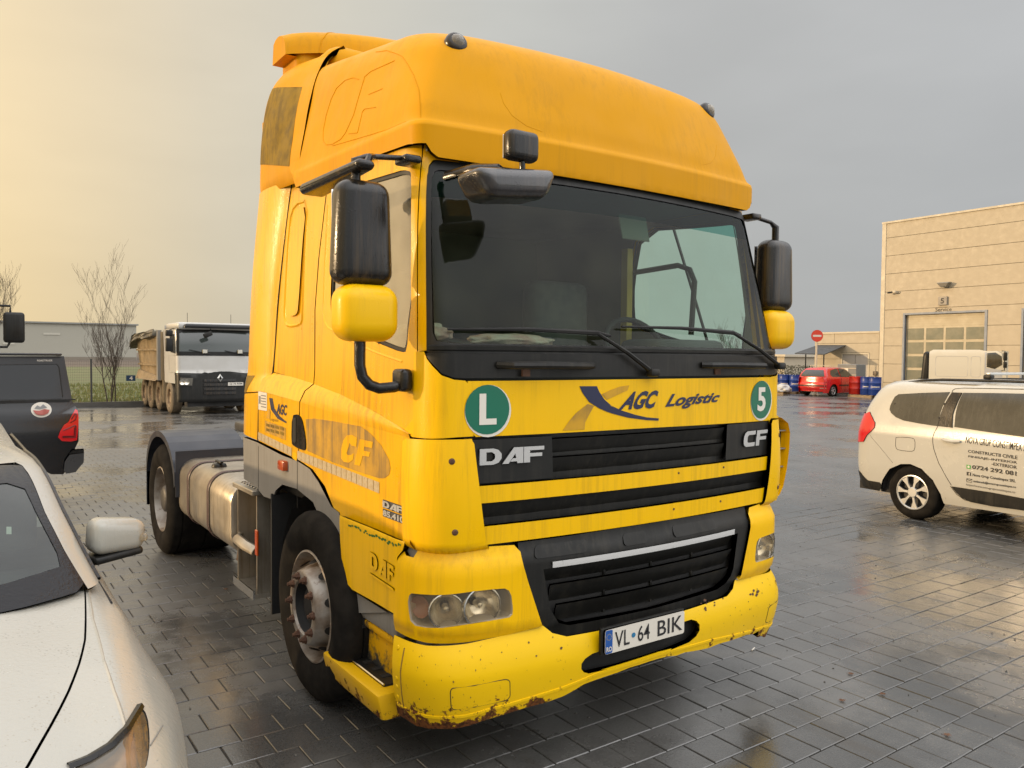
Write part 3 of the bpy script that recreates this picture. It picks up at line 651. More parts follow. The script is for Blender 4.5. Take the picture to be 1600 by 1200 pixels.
# ------- front: hood, grille
hood=panel('hood_panel',cabL,[(-.955,1.766),(0,1.767),(.955,1.766),(.99,1.755),(.965,1.525),(.95,1.518),(0,1.527),(-.918,1.527),(-.93,1.54)],yel_low,T,du=.08,dv=.06,th=.02)
def recess(s,z): x,y,z=cabL(s,z);return (x*.985,y+.035,z)
panel('grille_back',recess,[(-.97,1.53),(.97,1.53),(.95,1.03),(-.93,1.03)],blk,T,du=.2,dv=.1,th=0)
for i,(z0,z1) in enumerate(((1.425,1.50),(1.335,1.415),(1.16,1.235))):   # louvres
    m=MB();k=20
    def sf(s,t,z0=z0,z1=z1):
        x,y,_=cabL(s,1.3);return (x,y+.010+.03*(1-t),z0+(z1-z0)*t)
    lo=-.55 if z0>1.3 else -.93
    panel('louvre',sf,[(lo,0),(.55 if z0>1.3 else .93,0),(.55 if z0>1.3 else .93,1),(lo,1)],blk,T,du=.1,dv=.3,th=.012)
for a_,b_ in ((-.945,-.56),(.56,.955)):
    panel('badge_plate',cabL,[(a_,1.515),(b_,1.515),(b_*.985,1.325),(a_*.985,1.325)],blk,T,off=.0,th=.02)
for z0,z1 in ((1.241,1.316),(1.060,1.140)):
    panel('grille_bar',cabL,[(-.948+(1.3-z1)*.1,z1),(.95-(1.3-z1)*.1,z1),(.945-(1.3-z0)*.1,z0),(-.94+(1.3-z0)*.1,z0)],yel_low,T,off=.012,th=.03,du=.08,dv=.03)
for s_ in (-.948,.952):
    panel('grille_side_frame',cabL,[(s_-.012,1.52),(s_+.012,1.52),(s_+.035*(-1 if s_>0 else 1),1.05),(s_+.012*(-1 if s_>0 else 1),1.05)],yel_low,T,off=.005,th=.03)
for s_,z_ in ((.18,1.29),(.52,1.29),(.15,1.11),(.50,1.11)):
    p=Vector(cabL(s_,z_));MB().lathe([(0,.0),(.006,0),(.006,-.01)],8,Matrix.Translation(p+Vector((0,-.014,0)))@Matrix.Rotation(R(90),4,'X'),'z').build('bar_rivet',rusty,T)
glyphs('DAF',cabL,-.905,-.605,1.405,1.475,letter,T,off=.012,th=.010,name='maker_letter',gap=.03)
glyphs('CF',cabL,.685,.905,1.385,1.470,letter,T,off=.012,th=.010,name='model_letter',slant=.12)
# windscreen
WL=[(-1.672,1.895),(-1.61,2.025),(-1.551,2.164),(-1.491,2.304),(-1.424,2.447),(-1.35,2.592),(-1.30,2.665),(-1.22,2.71),(-1.1,2.735),(-.9,2.742)]
outer=[(0,1.885),(-1.2,1.885),(-1.66,1.885)]+WL+[(0,2.742)]+mir(WL)+[(1.66,1.885),(1.2,1.885)]
GL=[(-1.42,1.935),(-1.49,1.97),(-1.44,2.10),(-1.39,2.25),(-1.32,2.42),(-1.25,2.57),(-1.20,2.65),(-1.12,2.685),(-1.03,2.695),(-.9,2.70)]
inn=[(0,1.925),(-1.1,1.925)]+GL+[(0,2.705)]+mir(GL)+[(1.1,1.925)]
panel('windscreen_frame',cabU,outer,blk,T,holes=[inn],off=.004,th=.02,du=.1,dv=.06)
g2=[p for p in inn if p[1]<=2.56]
lowpane=[(0,1.925),(-1.1,1.925)]+[(-1.42,1.935),(-1.49,1.97),(-1.44,2.10),(-1.39,2.25),(-1.32,2.42),(-1.25,2.57)]+[(0,2.58)]+mir([(-1.42,1.935),(-1.49,1.97),(-1.44,2.10),(-1.39,2.25),(-1.32,2.42),(-1.25,2.57)])+[(1.1,1.925)]
ws_=panel('windscreen',cabU,lowpane,wsgl,T,off=-.002,th=0,du=.1,dv=.08)
panel('sun_band',cabU,[(0,2.58)]+[(-1.25,2.57),(-1.20,2.65),(-1.12,2.685),(-1.03,2.695),(-.9,2.70)]+[(0,2.705)]+mir([(-1.25,2.57),(-1.20,2.65),(-1.12,2.685),(-1.03,2.695),(-.9,2.70)]),bandgl,ws_,off=-.002,th=0,du=.1,dv=.05)
cw=panel('wiper_cowl',cabL,[(-.96,1.778),(0,1.78),(.96,1.778),(1.10,1.782),(1.36,1.80),(1.56,1.836),(1.72,1.868),(1.76,1.884),(0,1.886),(-1.76,1.884),(-1.72,1.868),(-1.56,1.836),(-1.36,1.80),(-1.10,1.782)],blk,T,off=-.004,th=.02,du=.1,dv=.04)
outline('cowl_seal',cabU,[(-1.6,1.905),(-1,1.905),(0,1.905),(1,1.905),(1.6,1.905)],blk,cw,.013,.008)
for s_ in (-.62,.55):   # grab handles on the cowl
    h=MB();y0=cabL(s_,1.83)[1]
    h.tube([cabL(s_-.20,1.835),(cabL(s_-.17,1.835)[0],y0-.045,1.835),(cabL(s_+.02,1.835)[0],y0-.045,1.835),(cabL(s_+.24,1.835)[0],y0-.045,1.832),cabL(s_+.27,1.832)],.017,8)
    h.build('grab_handle',blk,cw)
    MB().box(cabL(s_-.08,1.8)[0]-.02,cabL(s_-.08,1.8)[0]+.02,y0-.012,y0,1.785,1.815).build('hook',rusty,cw,0)
def wiper(pvs,tip,mid):
    a=Vector(cabL(*pvs));a.y-=.03;b=Vector(cabU(*mid));b.y-=.045;c_=Vector(cabU(*tip));c_.y-=.025
    w_=MB().tube([a,a.lerp(b,.5)+Vector((0,-.02,.0)),b],[.012,.010,.008],6).build('wiper_arm',blk,T)
    e=Vector(cabU(mid[0]*1.0+.10,mid[1]-.012));e.y-=.02
    MB().tube([c_,c_.lerp(b,.5)+Vector((0,-.008,.008)),b,e],[.005,.009,.012,.006],6).build('wiper_blade',blk_mt,w_)
    MB().rbox(tuple(a),(.06,.05,.04),.012,2).build('wiper_pivot',blk,w_)
wiper((-.02,1.80),(-1.22,1.985),(-.33,1.985))
wiper((1.02,1.83),(-.18+.02,2.02),(.62,2.01))
# sticker decals on the hood
def sticker(s0,z0,ch,bw,hw_,hh):
    st=panel('sticker',cabL,ell(s0+.004,z0-.006,.104,.113),white_st,hood,off=.002,th=.002,du=.3,dv=.3)
    panel('sticker_face',cabL,ell(s0,z0,.099,.107),green_st,st,off=.0035,th=.0,du=.3,dv=.3)
    return st
st=sticker(-.868,1.643,'L',0,0,0)
panel('sticker_letter',cabL,[(-.905,1.578),(-.828,1.578),(-.828,1.604),(-.875,1.604),(-.875,1.712),(-.905,1.712)],white_st,st,off=.005,th=0)
st=sticker(.862,1.640,'5',0,0,0)
lettering('5',cabL,box_quad(.822,.902,1.575,1.71),white_st,st,off=.005,bold=.03,name='sticker_letter')
# haulier lettering
lg=panel('swoosh',cabL,[(-0.4211, 1.7381), (-0.3255, 1.7367), (-0.3123, 1.7108), (-0.2829, 1.6741), (-0.2459, 1.646), (-0.2234, 1.6301)]+[(-0.2533, 1.648), (-0.1857, 1.6197), (-0.1005, 1.5952), (-0.0284, 1.5799), (0.0503, 1.5717), (0.0489, 1.5603), (-0.0281, 1.5661), (-0.147, 1.5834), (-0.2379, 1.6063), (-0.2966, 1.6251)]+[(-0.2601, 1.6131), (-0.3111, 1.6328), (-0.3398, 1.6486), (-0.3682, 1.6643), (-0.4035, 1.7065)],navy,hood,off=.002,th=0,du=.06)
panel('faded_swoosh',cabL,[(-0.5059, 1.5383), (-0.4765, 1.5762), (-0.4366, 1.6159), (-0.3751, 1.6555), (-0.3398, 1.6456), (-0.3674, 1.6047), (-0.3878, 1.5698), (-0.3908, 1.5373)],faded2,hood,off=.002,th=0)
panel('faded_swoosh',cabL,[(-0.2977, 1.6985), (-0.2544, 1.7158), (-0.1951, 1.733), (-0.138, 1.7383), (-0.1492, 1.7139), (-0.1871, 1.7023), (-0.2318, 1.685), (-0.2683, 1.6738)],faded2,hood,off=.002,th=0)
for a_,b_ in (((.05,.03),(.07,.03)),):
    pass
lettering('AGC',cabL,[(-0.2046, 1.6204), (0.0326, 1.6231), (0.0475, 1.7114), (-0.1568, 1.7079)],navy,hood,off=.0028,bold=.045,shear=.28)
lettering('Logistic',cabL,[(0.0836, 1.6074), (0.4763, 1.6252), (0.5004, 1.6925), (0.1119, 1.6909)],navy,hood,off=.0028,bold=.032,shear=.28)
# serifs of the italic letters
def serif(u,v,w): panel('serif',cabL,[(u,v),(u+w,v),(u+w,v+.012),(u,v+.012)],navy,hood,off=.003,th=0,du=.5,dv=.5)
# ------- lights and corner bumper
lampP=[(-1.813, 0.8075), (-1.7986, 0.8356), (-1.768, 0.8482), (-1.602, 0.8548), (-1.4327, 0.859), (-1.2748, 0.8658), (-1.1225, 0.8716), (-0.9855, 0.8717), (-0.9105, 0.868), (-0.8887, 0.8556), (-0.8771, 0.831), (-0.8693, 0.7773), (-0.8706, 0.7493), (-0.8851, 0.7385), (-0.9843, 0.7361), (-1.1963, 0.7317), (-1.4309, 0.7184), (-1.6003, 0.7128), (-1.7207, 0.7119), (-1.7808, 0.7269), (-1.802, 0.7667)]
for sg in (-1,1):
    mm=(lambda P:P) if sg<0 else mir
    bu=panel('headlamp_surround',bumU,mm([(-2.02,.64),(-2.015,.95),(-1.99,1.005),(-1.95,1.025),(-1.90,1.02),(-1.86,1.0),(-1.76,1.0),(-1.72,1.03),(-1.64,1.035),(-1.0,1.05),(-.87,1.045),(-.835,1.015),(-.79,.88),(-.73,.72),(-.712,.672),(-.9,.655),(-1.2,.645),(-1.6,.635)]),yel_low,T,holes=[mm(lampP)],du=.08,dv=.04,th=.03)
    def deep(s,z,d): x,y,_=bumU(s,z);n=nrm(bumU,s,z,ZC);return Vector((x,y,z))-n*d
    # lamp bowl
    rg=MB();n_=len(lampP);P0=[deep(a if sg<0 else -a,b,.0) for a,b in lampP];P1=[deep((-1.36+(a+1.36)*.9)*(1 if sg<0 else -1),.79+(b-.79)*.85,.10) for a,b in lampP]
    rg.add(P0+P1,[(i,(i+1)%n_,n_+(i+1)%n_,n_+i) for i in range(n_)]+[tuple(range(n_,2*n_))])
    hl_=rg.build('headlamp',mat('lamp_housing',(.50,.44,.34),.3,metal=.5),T,30)
    for cx_,rr,zc in ((-1.40,.072,.785),(-1.03,.082,.795)):
        s_=cx_ if sg<0 else -cx_
        c0=deep(s_,zc,.035);n=(nrm(bumU,s_,zc,ZC)+Vector((0,-.6,0))).normalized();M_=Matrix.Translation(c0)@n.to_track_quat('Z','Y').to_matrix().to_4x4()
        rb=MB().lathe([(rr,.02),(rr*.98,.0),(rr*.85,-.03),(rr*.55,-.055),(rr*.2,-.062),(0,-.062)],24,M_,'z').build('reflector',reflector,hl_)
        MB().lathe([(0,.0),(.012,-.004),(.017,-.02),(.015,-.05)],12,M_,'z').build('bulb',bulb,hl_)
        MB().lathe([(rr*1.02,.024),(rr*1.08,.022),(rr*1.1,.010)],24,M_,'z').build('lamp_ring',chrome,hl_)
    s_=(-1.70 if sg<0 else 1.70);c0=deep(s_,.79,.03);n=nrm(bumU,s_,.79,ZC);M_=Matrix.Translation(c0)@n.to_track_quat('Z','Y').to_matrix().to_4x4()
    MB().lathe([(.05,.01),(.04,-.01),(.02,-.025),(0,-.03)],18,M_,'z').build('indicator_bowl',mat('dim_amber_bowl',(.25,.12,.08),.3),hl_)
    panel('lamp_cover',bumU,mm(lampP),lampgl,hl_,off=-.010,th=0,du=.06,dv=.05)
# black lower grille
def fil(s,z): x,y,_=bumU(s,.9);n=nrm(bumU,s,.9,ZC);return (x-n.x*.04,y-n.y*.04,z)
panel('gap_filler',fil,[(-2.05,.93),(-1.2,.93),(-1.2,1.06),(-2.05,1.06)],grey_pl,T,th=0,ctr=ZC)
panel('gap_filler',fil,mir([(-2.05,.93),(-1.2,.93),(-1.2,1.06),(-2.05,1.06)]),grey_pl,T,th=0,ctr=ZC)
def lg_out(s,z): x,y,z=bumU(s,z);return (x,y+.015,z)
OUT=[(-.84,1.05),(0,1.06),(.84,1.05),(.835,1.02),(.79,.88),(.72,.68),(.66,.615),(.58,.595),(0,.585),(-.58,.595),(-.66,.615),(-.72,.68),(-.79,.88),(-.835,1.02)]
INN=[(-.70,.925),(-.655,.925),(-.65,.928),(.65,.928),(.655,.925),(.70,.925),(.66,.74),(.61,.665),(.55,.642),(0,.635),(-.55,.642),(-.61,.665),(-.66,.74)]
fg=panel('lower_grille_frame',lg_out,OUT,blk,T,holes=[INN],du=.08,dv=.05,th=.03)
def lg_in(s,z): x,y,z=bumU(s,z);return (x,y+.075,z)
panel('grille_mesh',lg_in,[(-.80,1.05),(.80,1.05),(.8,.50),(-.8,.50)],blk_mt,T,du=.1,dv=.1,th=0)
for i in range(3):
    z0=.665+i*.095
    def sf(s,t,z0=z0):
        x,y,_=bumU(s,.8);return (x,y+.025+.045*(1-t),z0+.085*t)
    w_=.60+.035*i;panel('grille_slat',sf,[(-w_,0),(w_,0),(w_+.02,1),(-w_-.02,1)],blk,T,du=.12,dv=.4,th=.01)
for s_ in (-.3,.02,.34): MB().box(bumU(s_,.8)[0]-.006,bumU(s_,.8)[0]+.006,bumU(s_,.8)[1]+.066,bumU(s_,.8)[1]+.078,.66,.93).build('grille_rib',blk,T,0)
panel('bright_strip',lg_out,[(-.655,.955),(.655,.955),(.652,.928),(-.652,.928)],strip,T,off=.008,th=.012,du=.1,dv=.1)
for s0,s1 in ((-.75,-.45),(-.22,-.06),(.14,.5)):
    panel('raised_pad',lg_out,rrect(s0,s1,.975,1.03,.02),blk,fg,off=.004,th=.004)
# steel bumper
bt=[(-2.02,.625),(-1.95,.628),(-1.6,.630),(-1.2,.642),(-.9,.655),(-.712,.668),(-.66,.632),(-.58,.608),(0,.598),(.58,.608),(.66,.632),(.712,.668),(.9,.655),(1.2,.642),(1.6,.630),(1.95,.628),(2.02,.625)]
bb=[(2.02,.30),(1.85,.27),(1.6,.262),(1.3,.265),(1.25,.262),(.95,.30),(.93,.34),(.7,.36),(.4,.37),(.2,.385),(0,.40),(-.2,.40),(-.42,.385),(-.6,.34),(-.9,.305),(-1.3,.275),(-1.6,.262),(-1.8,.255),(-2.0,.27)]
bot=[]
for i in range(len(bb)-1):
    for k in range(3):
        t=k/3;bot.append((lerp(bb[i][0],bb[i+1][0],t),lerp(bb[i][1],bb[i+1][1],t)+(random.uniform(-.006,.006))))
bot.append(bb[-1])
tow=smoothpoly([(-.50,.44),(-.44,.415),(.20,.43),(.30,.47),(.30,.53),(.22,.56),(-.42,.52),(-.50,.49)],1)
bp=panel('bumper',bumL,bt+bot,yel_steel,T,holes=[tow],du=.07,dv=.035,th=.03)
bp['label']='dented steel bumper rusting along its lower edge'
panel('tow_recess',lambda s,z:(bumL(s,z)[0],bumL(s,z)[1]+.06,z),[(-.55,.38),(.36,.38),(.36,.6),(-.55,.6)],blk_mt,T,th=0)
outline('bumper_fold',bumL,[(-1.97,.33),(-1.6,.325),(-1.2,.335),(-.9,.355),(-.6,.38),(-.4,.41),(0,.425),(.4,.41),(.9,.36),(1.2,.335),(1.6,.325),(1.97,.33)],yel_steel,bp,.010,-.004)
for sg in (-1,1):
    rr=rrect(-1.33,-.88,.375,.475,.03,.02) if sg<0 else rrect(.98,1.42,.375,.475,.03,.02)
    rr=[(a,b+(.02*(a+1.1) if sg<0 else 0)) for a,b in rr]
    panel('fog_lamp_blank',bumL,rr,yel_steel,bp,off=.001,th=.003,du=.08,dv=.05)
    outline('blank_gap',bumL,rr,seam,bp,.0022,.0,closed=True,n=2)
rs=random.Random(4)
for i in range(70):
    sgn=1 if rs.random()<.5 else -1;u=sgn*rs.uniform(.55,1.8);v=rs.uniform(.32,.62) if sgn<0 else rs.uniform(.40,.63);r_=rs.uniform(.0015,.0045)*(1.6 if rs.random()<.15 else 1)
    panel('rust_spot',bumL,[(u+r_*rs.uniform(.7,1.4)*math.cos(a),v+r_*rs.uniform(.7,1.4)*math.sin(a)) for a in (0,1,2,3,4,5)],rusty,bp,off=.0012,th=0,du=.1,dv=.1)
for cx_,cz in ((.83,.585),(1.35,.575),(.42,.602)):
    for i in range(9):
        u=cx_+rs.gauss(0,.05);v=cz+rs.gauss(0,.012);r_=rs.uniform(.003,.012)
        panel('rust_spot',bumL,[(u+r_*rs.uniform(.6,1.8)*math.cos(a),v+r_*rs.uniform(.4,.9)*math.sin(a)) for a in (0,.8,1.7,2.6,3.5,4.3,5.3)],rusty,bp,off=.0013,th=0,du=.1,dv=.1)
outline('panel_joint',bumL,[(-1.86,.60),(-1.89,.5),(-1.885,.4),(-1.87,.3)],mat('joint_grime',(.22,.12,.02),.8),bp,.003,.0)
for z_ in (.59,.46,.42,.37):
    p=Vector(bumL(-1.95,z_));n=nrm(bumL,-1.95,z_,ZC);MB().lathe([(0,.004),(.008,.003),(.011,0)],10,Matrix.Translation(p)@n.to_track_quat('Z','Y').to_matrix().to_4x4(),'z').build('rivet',yel_steel,bp)
# number plate
pc=Vector((-.13,-.075,.572));pm=Matrix.Translation(pc)
def plt(u,v): return (pc.x+u,pc.y+.0,pc.z+v+.0)
pl_=panel('number_plate',plt,rrect(-.26,.26,-.056,.056,.012),plate_w,T,off=0,th=.012,ctr=(0,5,.6),du=.3,dv=.3)
panel('plate_band',plt,rrect(-.258,-.215,-.054,.054,.008),plate_b,pl_,off=.0015,th=0,ctr=(0,5,.6))
lettering('RO',plt,box_quad(-.253,-.220,-.045,-.022),plate_w,pl_,.003,bold=.03,ctr=(0,5,.6))
for i in range(12):
    a=2*PI*i/12;panel('plate_star',plt,ell(-.237+.014*math.cos(a),.022+.014*math.sin(a),.002,.002,6),mat('dull_yellow',(.5,.4,.05),.5),pl_,off=.002,th=0,ctr=(0,5,.6))
for s_,a,b in (('VL',-.20,-.108),('64',-.055,.022),('BIK',.075,.245)):
    lettering(s_,plt,box_quad(a,b,-.036,.038),ink,pl_,.002,bold=.005,ctr=(0,5,.6))
panel('plate_seal',plt,ell(-.083,.002,.012,.012,16),mat('blue_seal',(.02,.16,.32),.5),pl_,off=.002,th=0,ctr=(0,5,.6))
MB().rbox((pc.x,pc.y+.022,pc.z),(.545,.02,.125),.006,2).build('plate_holder',blk,T)
# step between bumper and wheel
m=MB();m.rbox((-1.145,.78,.285),(.20,.66,.13),.022,2,taper=lambda v:(v.x-(.03 if v.z>0 else 0),v.y,v.z));stp=m.build('entry_step',mat('yellow_step_paint',(.70,.40,.004),.42,coat=.05,spec=.2,rust=(.14,.42,.30),grime=(24,.60,.8,(.16,.09,.04)),bump=(22,.0008)),T)
MB().rbox((-1.13,.72,.352),(.15,.40,.012),.004,1).build('step_tread',blk,stp)
for y_ in (.62,.72,.82): MB().box(-1.17,-1.09,y_-.018,y_+.018,.358,.3605).build('tread_slot',seam,stp,0)
MB().tube([(-1.205,.52,.362),(-1.205,.92,.362)],.005,6).build('step_edge',chrome,stp)
MB().rbox((-1.10,.78,.445),(.05,.60,.20),.012,2,taper=lambda v:(v.x,v.y,v.z)).build('step_riser',yel_chip,stp)
MB().rbox((-1.13,1.05,.43),(.13,.035,.24),.012,2).build('step_riser',yel_chip,stp)
MB().rbox((-1.10,.78,.545),(.10,.58,.04),.012,2).build('step_upper',yel_chip,stp)
# ------- wheels
def tyre_mesh(R_,w): 
    hw=w/2
    return [(R_*.585,hw-.035),(R_*.60,hw-.012),(R_*.66,hw+.004),(R_*.78,hw+.012),(R_*.90,hw+.004),(R_*.955,hw-.015),(R_*.985,hw-.03),(R_,hw-.045),(R_,hw-.09),(R_-.012,hw-.092),(R_-.012,hw-.10),(R_,hw-.102),(R_,.008),(R_-.012,.006),(R_-.012,-.006),(R_,-.008),(R_,-hw+.102),(R_-.012,-hw+.10),(R_-.012,-hw+.092),(R_,-hw+.09),(R_,-hw+.045),(R_*.955,-hw+.015),(R_*.78,-hw-.01),(R_*.585,-hw+.035)]
def truck_wheel(x,y,front,out,R_=.51,parent=T):
    """out=-1: outer face towards -x"""
    M_=Matrix.Translation((x,y,R_))@(Matrix.Rotation(PI,4,'Z') if out<0 else Matrix.Identity(4))
    w=.30 if front else .62
    hub=MB()
    if front:
        hub.lathe([(.30,w/2-.03),(.302,w/2-.012),(.292,w/2-.008),(.285,w/2-.03),(.272,w/2-.11),(.262,w/2-.13),(.240,w/2-.115),(.225,w/2-.06),(.212,w/2-.01),(.198,w/2+.025),(.188,w/2+.032),(.145,w/2+.032),(.138,w/2+.02)],40,M_)
    else:
        hub.lathe([(.30,w/2-.03),(.302,w/2-.012),(.292,w/2-.008),(.285,w/2-.03),(.272,w/2-.14),(.25,w/2-.19),(.20,w/2-.205),(.14,w/2-.205)],40,M_)
    wh=hub.build('wheel',rim_st,parent,50)
    if front: wh['label']='front wheel with ten rusty lug nuts on a pale dirty rim'
    MB().lathe(tyre_mesh(R_,w),56,M_).build('tyre',rubber,wh,30)
    xo=w/2+.03 if front else w/2-.20
    MB().lathe([(.140,xo-.01),(.138,xo-.06),(.120,xo-.075),(.105,xo-.05),(.09,xo-.04),(0,xo-.04)] if front else [(.145,xo-.01),(.14,xo+.10),(.12,xo+.16),(.09,xo+.175),(0,xo+.175)],28,M_).build('hub',blk_mt if front else mat('dark_oily_hub',(.05,.045,.04),.5),wh,50)
    for i in range(10):
        a=2*PI*i/10;MM=M_@Matrix.Translation((xo,.167*math.cos(a),.167*math.sin(a)))
        MB().lathe([(.024,0),(.024,.012),(.018,.016),(.0175,.034),(.010,.038),(.010,.058),(0,.06)],6,MM@Matrix.Diagonal((.62,1,1,1))).build('lug_nut',rusty,wh,20)
    if front:
        for i in range(10):
            a=2*PI*(i+.5)/10;MM=M_@Matrix.Translation((w/2-.05,.238*math.cos(a),.238*math.sin(a)))@Matrix.Rotation(a,4,'X')
            MB().add([(0.012-.045*math.sin(t)*0+.032*(-math.cos(t)) ,.012*math.cos(t)+.004,.026*math.sin(t)) for t in [2*PI*k/10 for k in range(10)]],[tuple(range(10))],MM).build('hand_hole',seam,wh,0)
    return wh
truck_wheel(-1.10,1.36,True,-1);truck_wheel(1.10,1.36,True,1)
truck_wheel(-.94,5.17,False,-1);truck_wheel(.94,5.17,False,1)
m=MB();m.tube([(-1,1.36,.45),(1,1.36,.45)],.06,8);m.tube([(-.8,5.17,.5),(.8,5.17,.5)],.09,8);m.lathe([(.1,-.25),(.22,-.15),(.22,.15),(.1,.25)],16,Matrix.Translation((0,5.17,.5)));m.build('axles',blk_mt,T)
# rear mudguards
for sg in (-1,1):
    m=MB();N_=16;Rm=.60
    for i in range(N_):
        a0=R(-12+180*i/N_);a1=R(-12+180*(i+1)/N_)
        P_=lambda a,x,r_=Rm:(sg*x,5.17+min(.62,max(-.62,r_*1.12*math.cos(a))),.50+r_*1.12*math.sin(a) if math.sin(a)<.0 else .50+r_*1.08*math.sin(a)**.7)
        m.quad(P_(a0,1.25),P_(a1,1.25),P_(a1,.60),P_(a0,.60))
        m.quad(P_(a0,1.25),P_(a1,1.25),P_(a1,1.25,Rm-.05),P_(a0,1.25,Rm-.05))
        m.quad(P_(a0,1.24,Rm-.012),P_(a1,1.24,Rm-.012),P_(a1,.60,Rm-.012),P_(a0,.60,Rm-.012))
    mg=m.build('mudguard',mat('dark_mudguard_plastic',(.028,.032,.042),.40,var=(4,.5,(.05,.05,.055)),grime=(8,.68,.5,(.12,.11,.1))),T,50)
    MB().box(sg*.60,sg*1.24,4.545,4.555,.62,1.02).build('mudguard_flap',mat('dark_mudguard_plastic',(.028,.032,.042)),mg,0)
# fuel tank
M_=Matrix.Translation((-.88,3.79,.70))
prof=rrect(-.33,.33,-.27,.25,.14,.14,6)
m=MB();n_=len(prof)
ys=[-.80,-.795,-.77,.77,.795,.80];sc_=[.0,.9,1,1,.9,.0]
ring=[]
for yy,k in zip(ys,sc_):
    k2=.9 if k==0 else (.97 if k==.9 else 1)
    ring.append([(a*k2,yy,b*k2) for a,b in prof])
vs=[v for r_ in ring for v in r_]
m.add(vs,[(r_*n_+i,r_*n_+(i+1)%n_,(r_+1)*n_+(i+1)%n_,(r_+1)*n_+i) for r_ in range(5) for i in range(n_)]+[tuple(range(n_))[::-1],tuple(range(5*n_,6*n_))],M_)
tk=m.build('fuel_tank',alu,T,30)
for yy in (.42,-.22):
    m=MB();P1=rrect(-.337,.337,-.277,.257,.146,.146,6)
    for w_,k,dz in ((.030,1.0,0),):
        vs=[(a,yy-w_,b) for a,b in P1]+[(a,yy+w_,b) for a,b in P1]+[(a*1.012,yy-w_*.6,b*1.012) for a,b in P1]+[(a*1.012,yy+w_*.6,b*1.012) for a,b in P1]
        m.add(vs,[(i,(i+1)%n_,2*n_+(i+1)%n_,2*n_+i) for i in range(n_)]+[(2*n_+i,2*n_+(i+1)%n_,3*n_+(i+1)%n_,3*n_+i) for i in range(n_)]+[(3*n_+i,3*n_+(i+1)%n_,n_+(i+1)%n_,n_+i) for i in range(n_)],M_)
    m.build('tank_strap',mat('dark_tank_strap',(.06,.03,.028),.5),tk,30)
for yy,xx in ((.12,-.16),(-.30,-.02)):
    cpo=MB().lathe([(.06,0),(.06,.012),(.05,.03),(.03,.034),(0,.034)],14,Matrix.Translation((-.88+xx,3.79+yy,.945)),'z').build('filler_cap',blk,tk)
    MB().rbox((-.88+xx,3.79+yy,.99),(.03,.15,.022),.008,2).build('cap_lever',blk,tk)
MB().tube([(-.60,3.2,.955),(-.66,3.34,.975),(-.75,3.37,.955)],.012,6).build('fuel_hose',blk,tk)
# steps box ahead of the tank
m=MB();m.rbox((-1.05,2.70,.955),(.32,.46,.035),.006,1);sbx=m.build('catwalk_step',alu,T)
for i in range(4):
    for j in range(7):
        MB().rbox((-1.15+i*.065,2.52+j*.058,.976),(.038,.02,.008),.003,1).build('tread_lug',chrome,sbx)
m=MB();m.box(-1.17,-.88,2.93,2.945,.26,.93);m.box(-1.17,-.88,2.50,2.515,.26,.93);m.box(-.89,-.88,2.50,2.94,.26,.93)
m.box(-1.19,-.9,2.49,2.95,.245,.275);m.build('step_bracket',alu,T,0)
MB().box(-1.20,-1.19,2.49,2.95,.24,.30).build('step_edge',chrome,T,0)
MB().tube([(-1.16,2.93,.58),(-1.20,2.88,.585),(-1.20,2.66,.575),(-1.16,2.58,.55)],.035,8,flat=.5).build('bent_bracket',alu,T)
MB().rbox((-1.185,2.46,.63),(.012,.05,.17),.004,1).build('side_marker',orange_l,T)
MB().rbox((-1.185,1.93,1.205),(.05,.10,.06),.01,2).build('side_marker',orange_l,T)
# mud flap behind the front wheel
m=MB();m.box(-1.19,-.66,2.14,2.16,.24,1.0);m.build('mud_flap',mat('rubber_flap',(.01,.01,.01),.95,bump=(200,.002)),T,0)
# chassis
m=MB()
for sg in (-1,1): m.box(sg*.38,sg*.44,.4,6.1,.72,.98)
m.box(-.4,.4,.5,2.2,.45,1.0);m.box(-.38,.38,2.9,3.0,.75,.95);m.box(-.38,.38,4.4,4.5,.75,.95);m.box(-1.05,-.4,2.2,2.9,.35,.6)
m.box(.45,1.1,2.4,4.4,.4,.95);m.build('chassis_frame',blk_mt,T,0)
MB().rbox((0,5.2,1.12),(.85,.95,.10),.03,2).build('fifth_wheel',mat('greasy_steel',(.06,.055,.05),.4,metal=.4),T)
MB().tube([(-.55,4.75,.78),(-.66,4.8,.3),(-.7,4.7,.22)],.02,6).build('hanging_hose',blk,T)
MB().tube([(-.95,3.6,.42),(-.98,3.58,.25),(-.9,3.5,.2)],.02,6).build('drain_bracket',rusty,T)
for z_ in (1.4,1.6,1.8):
    MB().tube([(-.3,2.47,z_),(-.5,2.75,z_-.5),(-.2,3.1,z_-.3),(.1,3.2,1.0)],.014,6).build('air_line',blk,T)
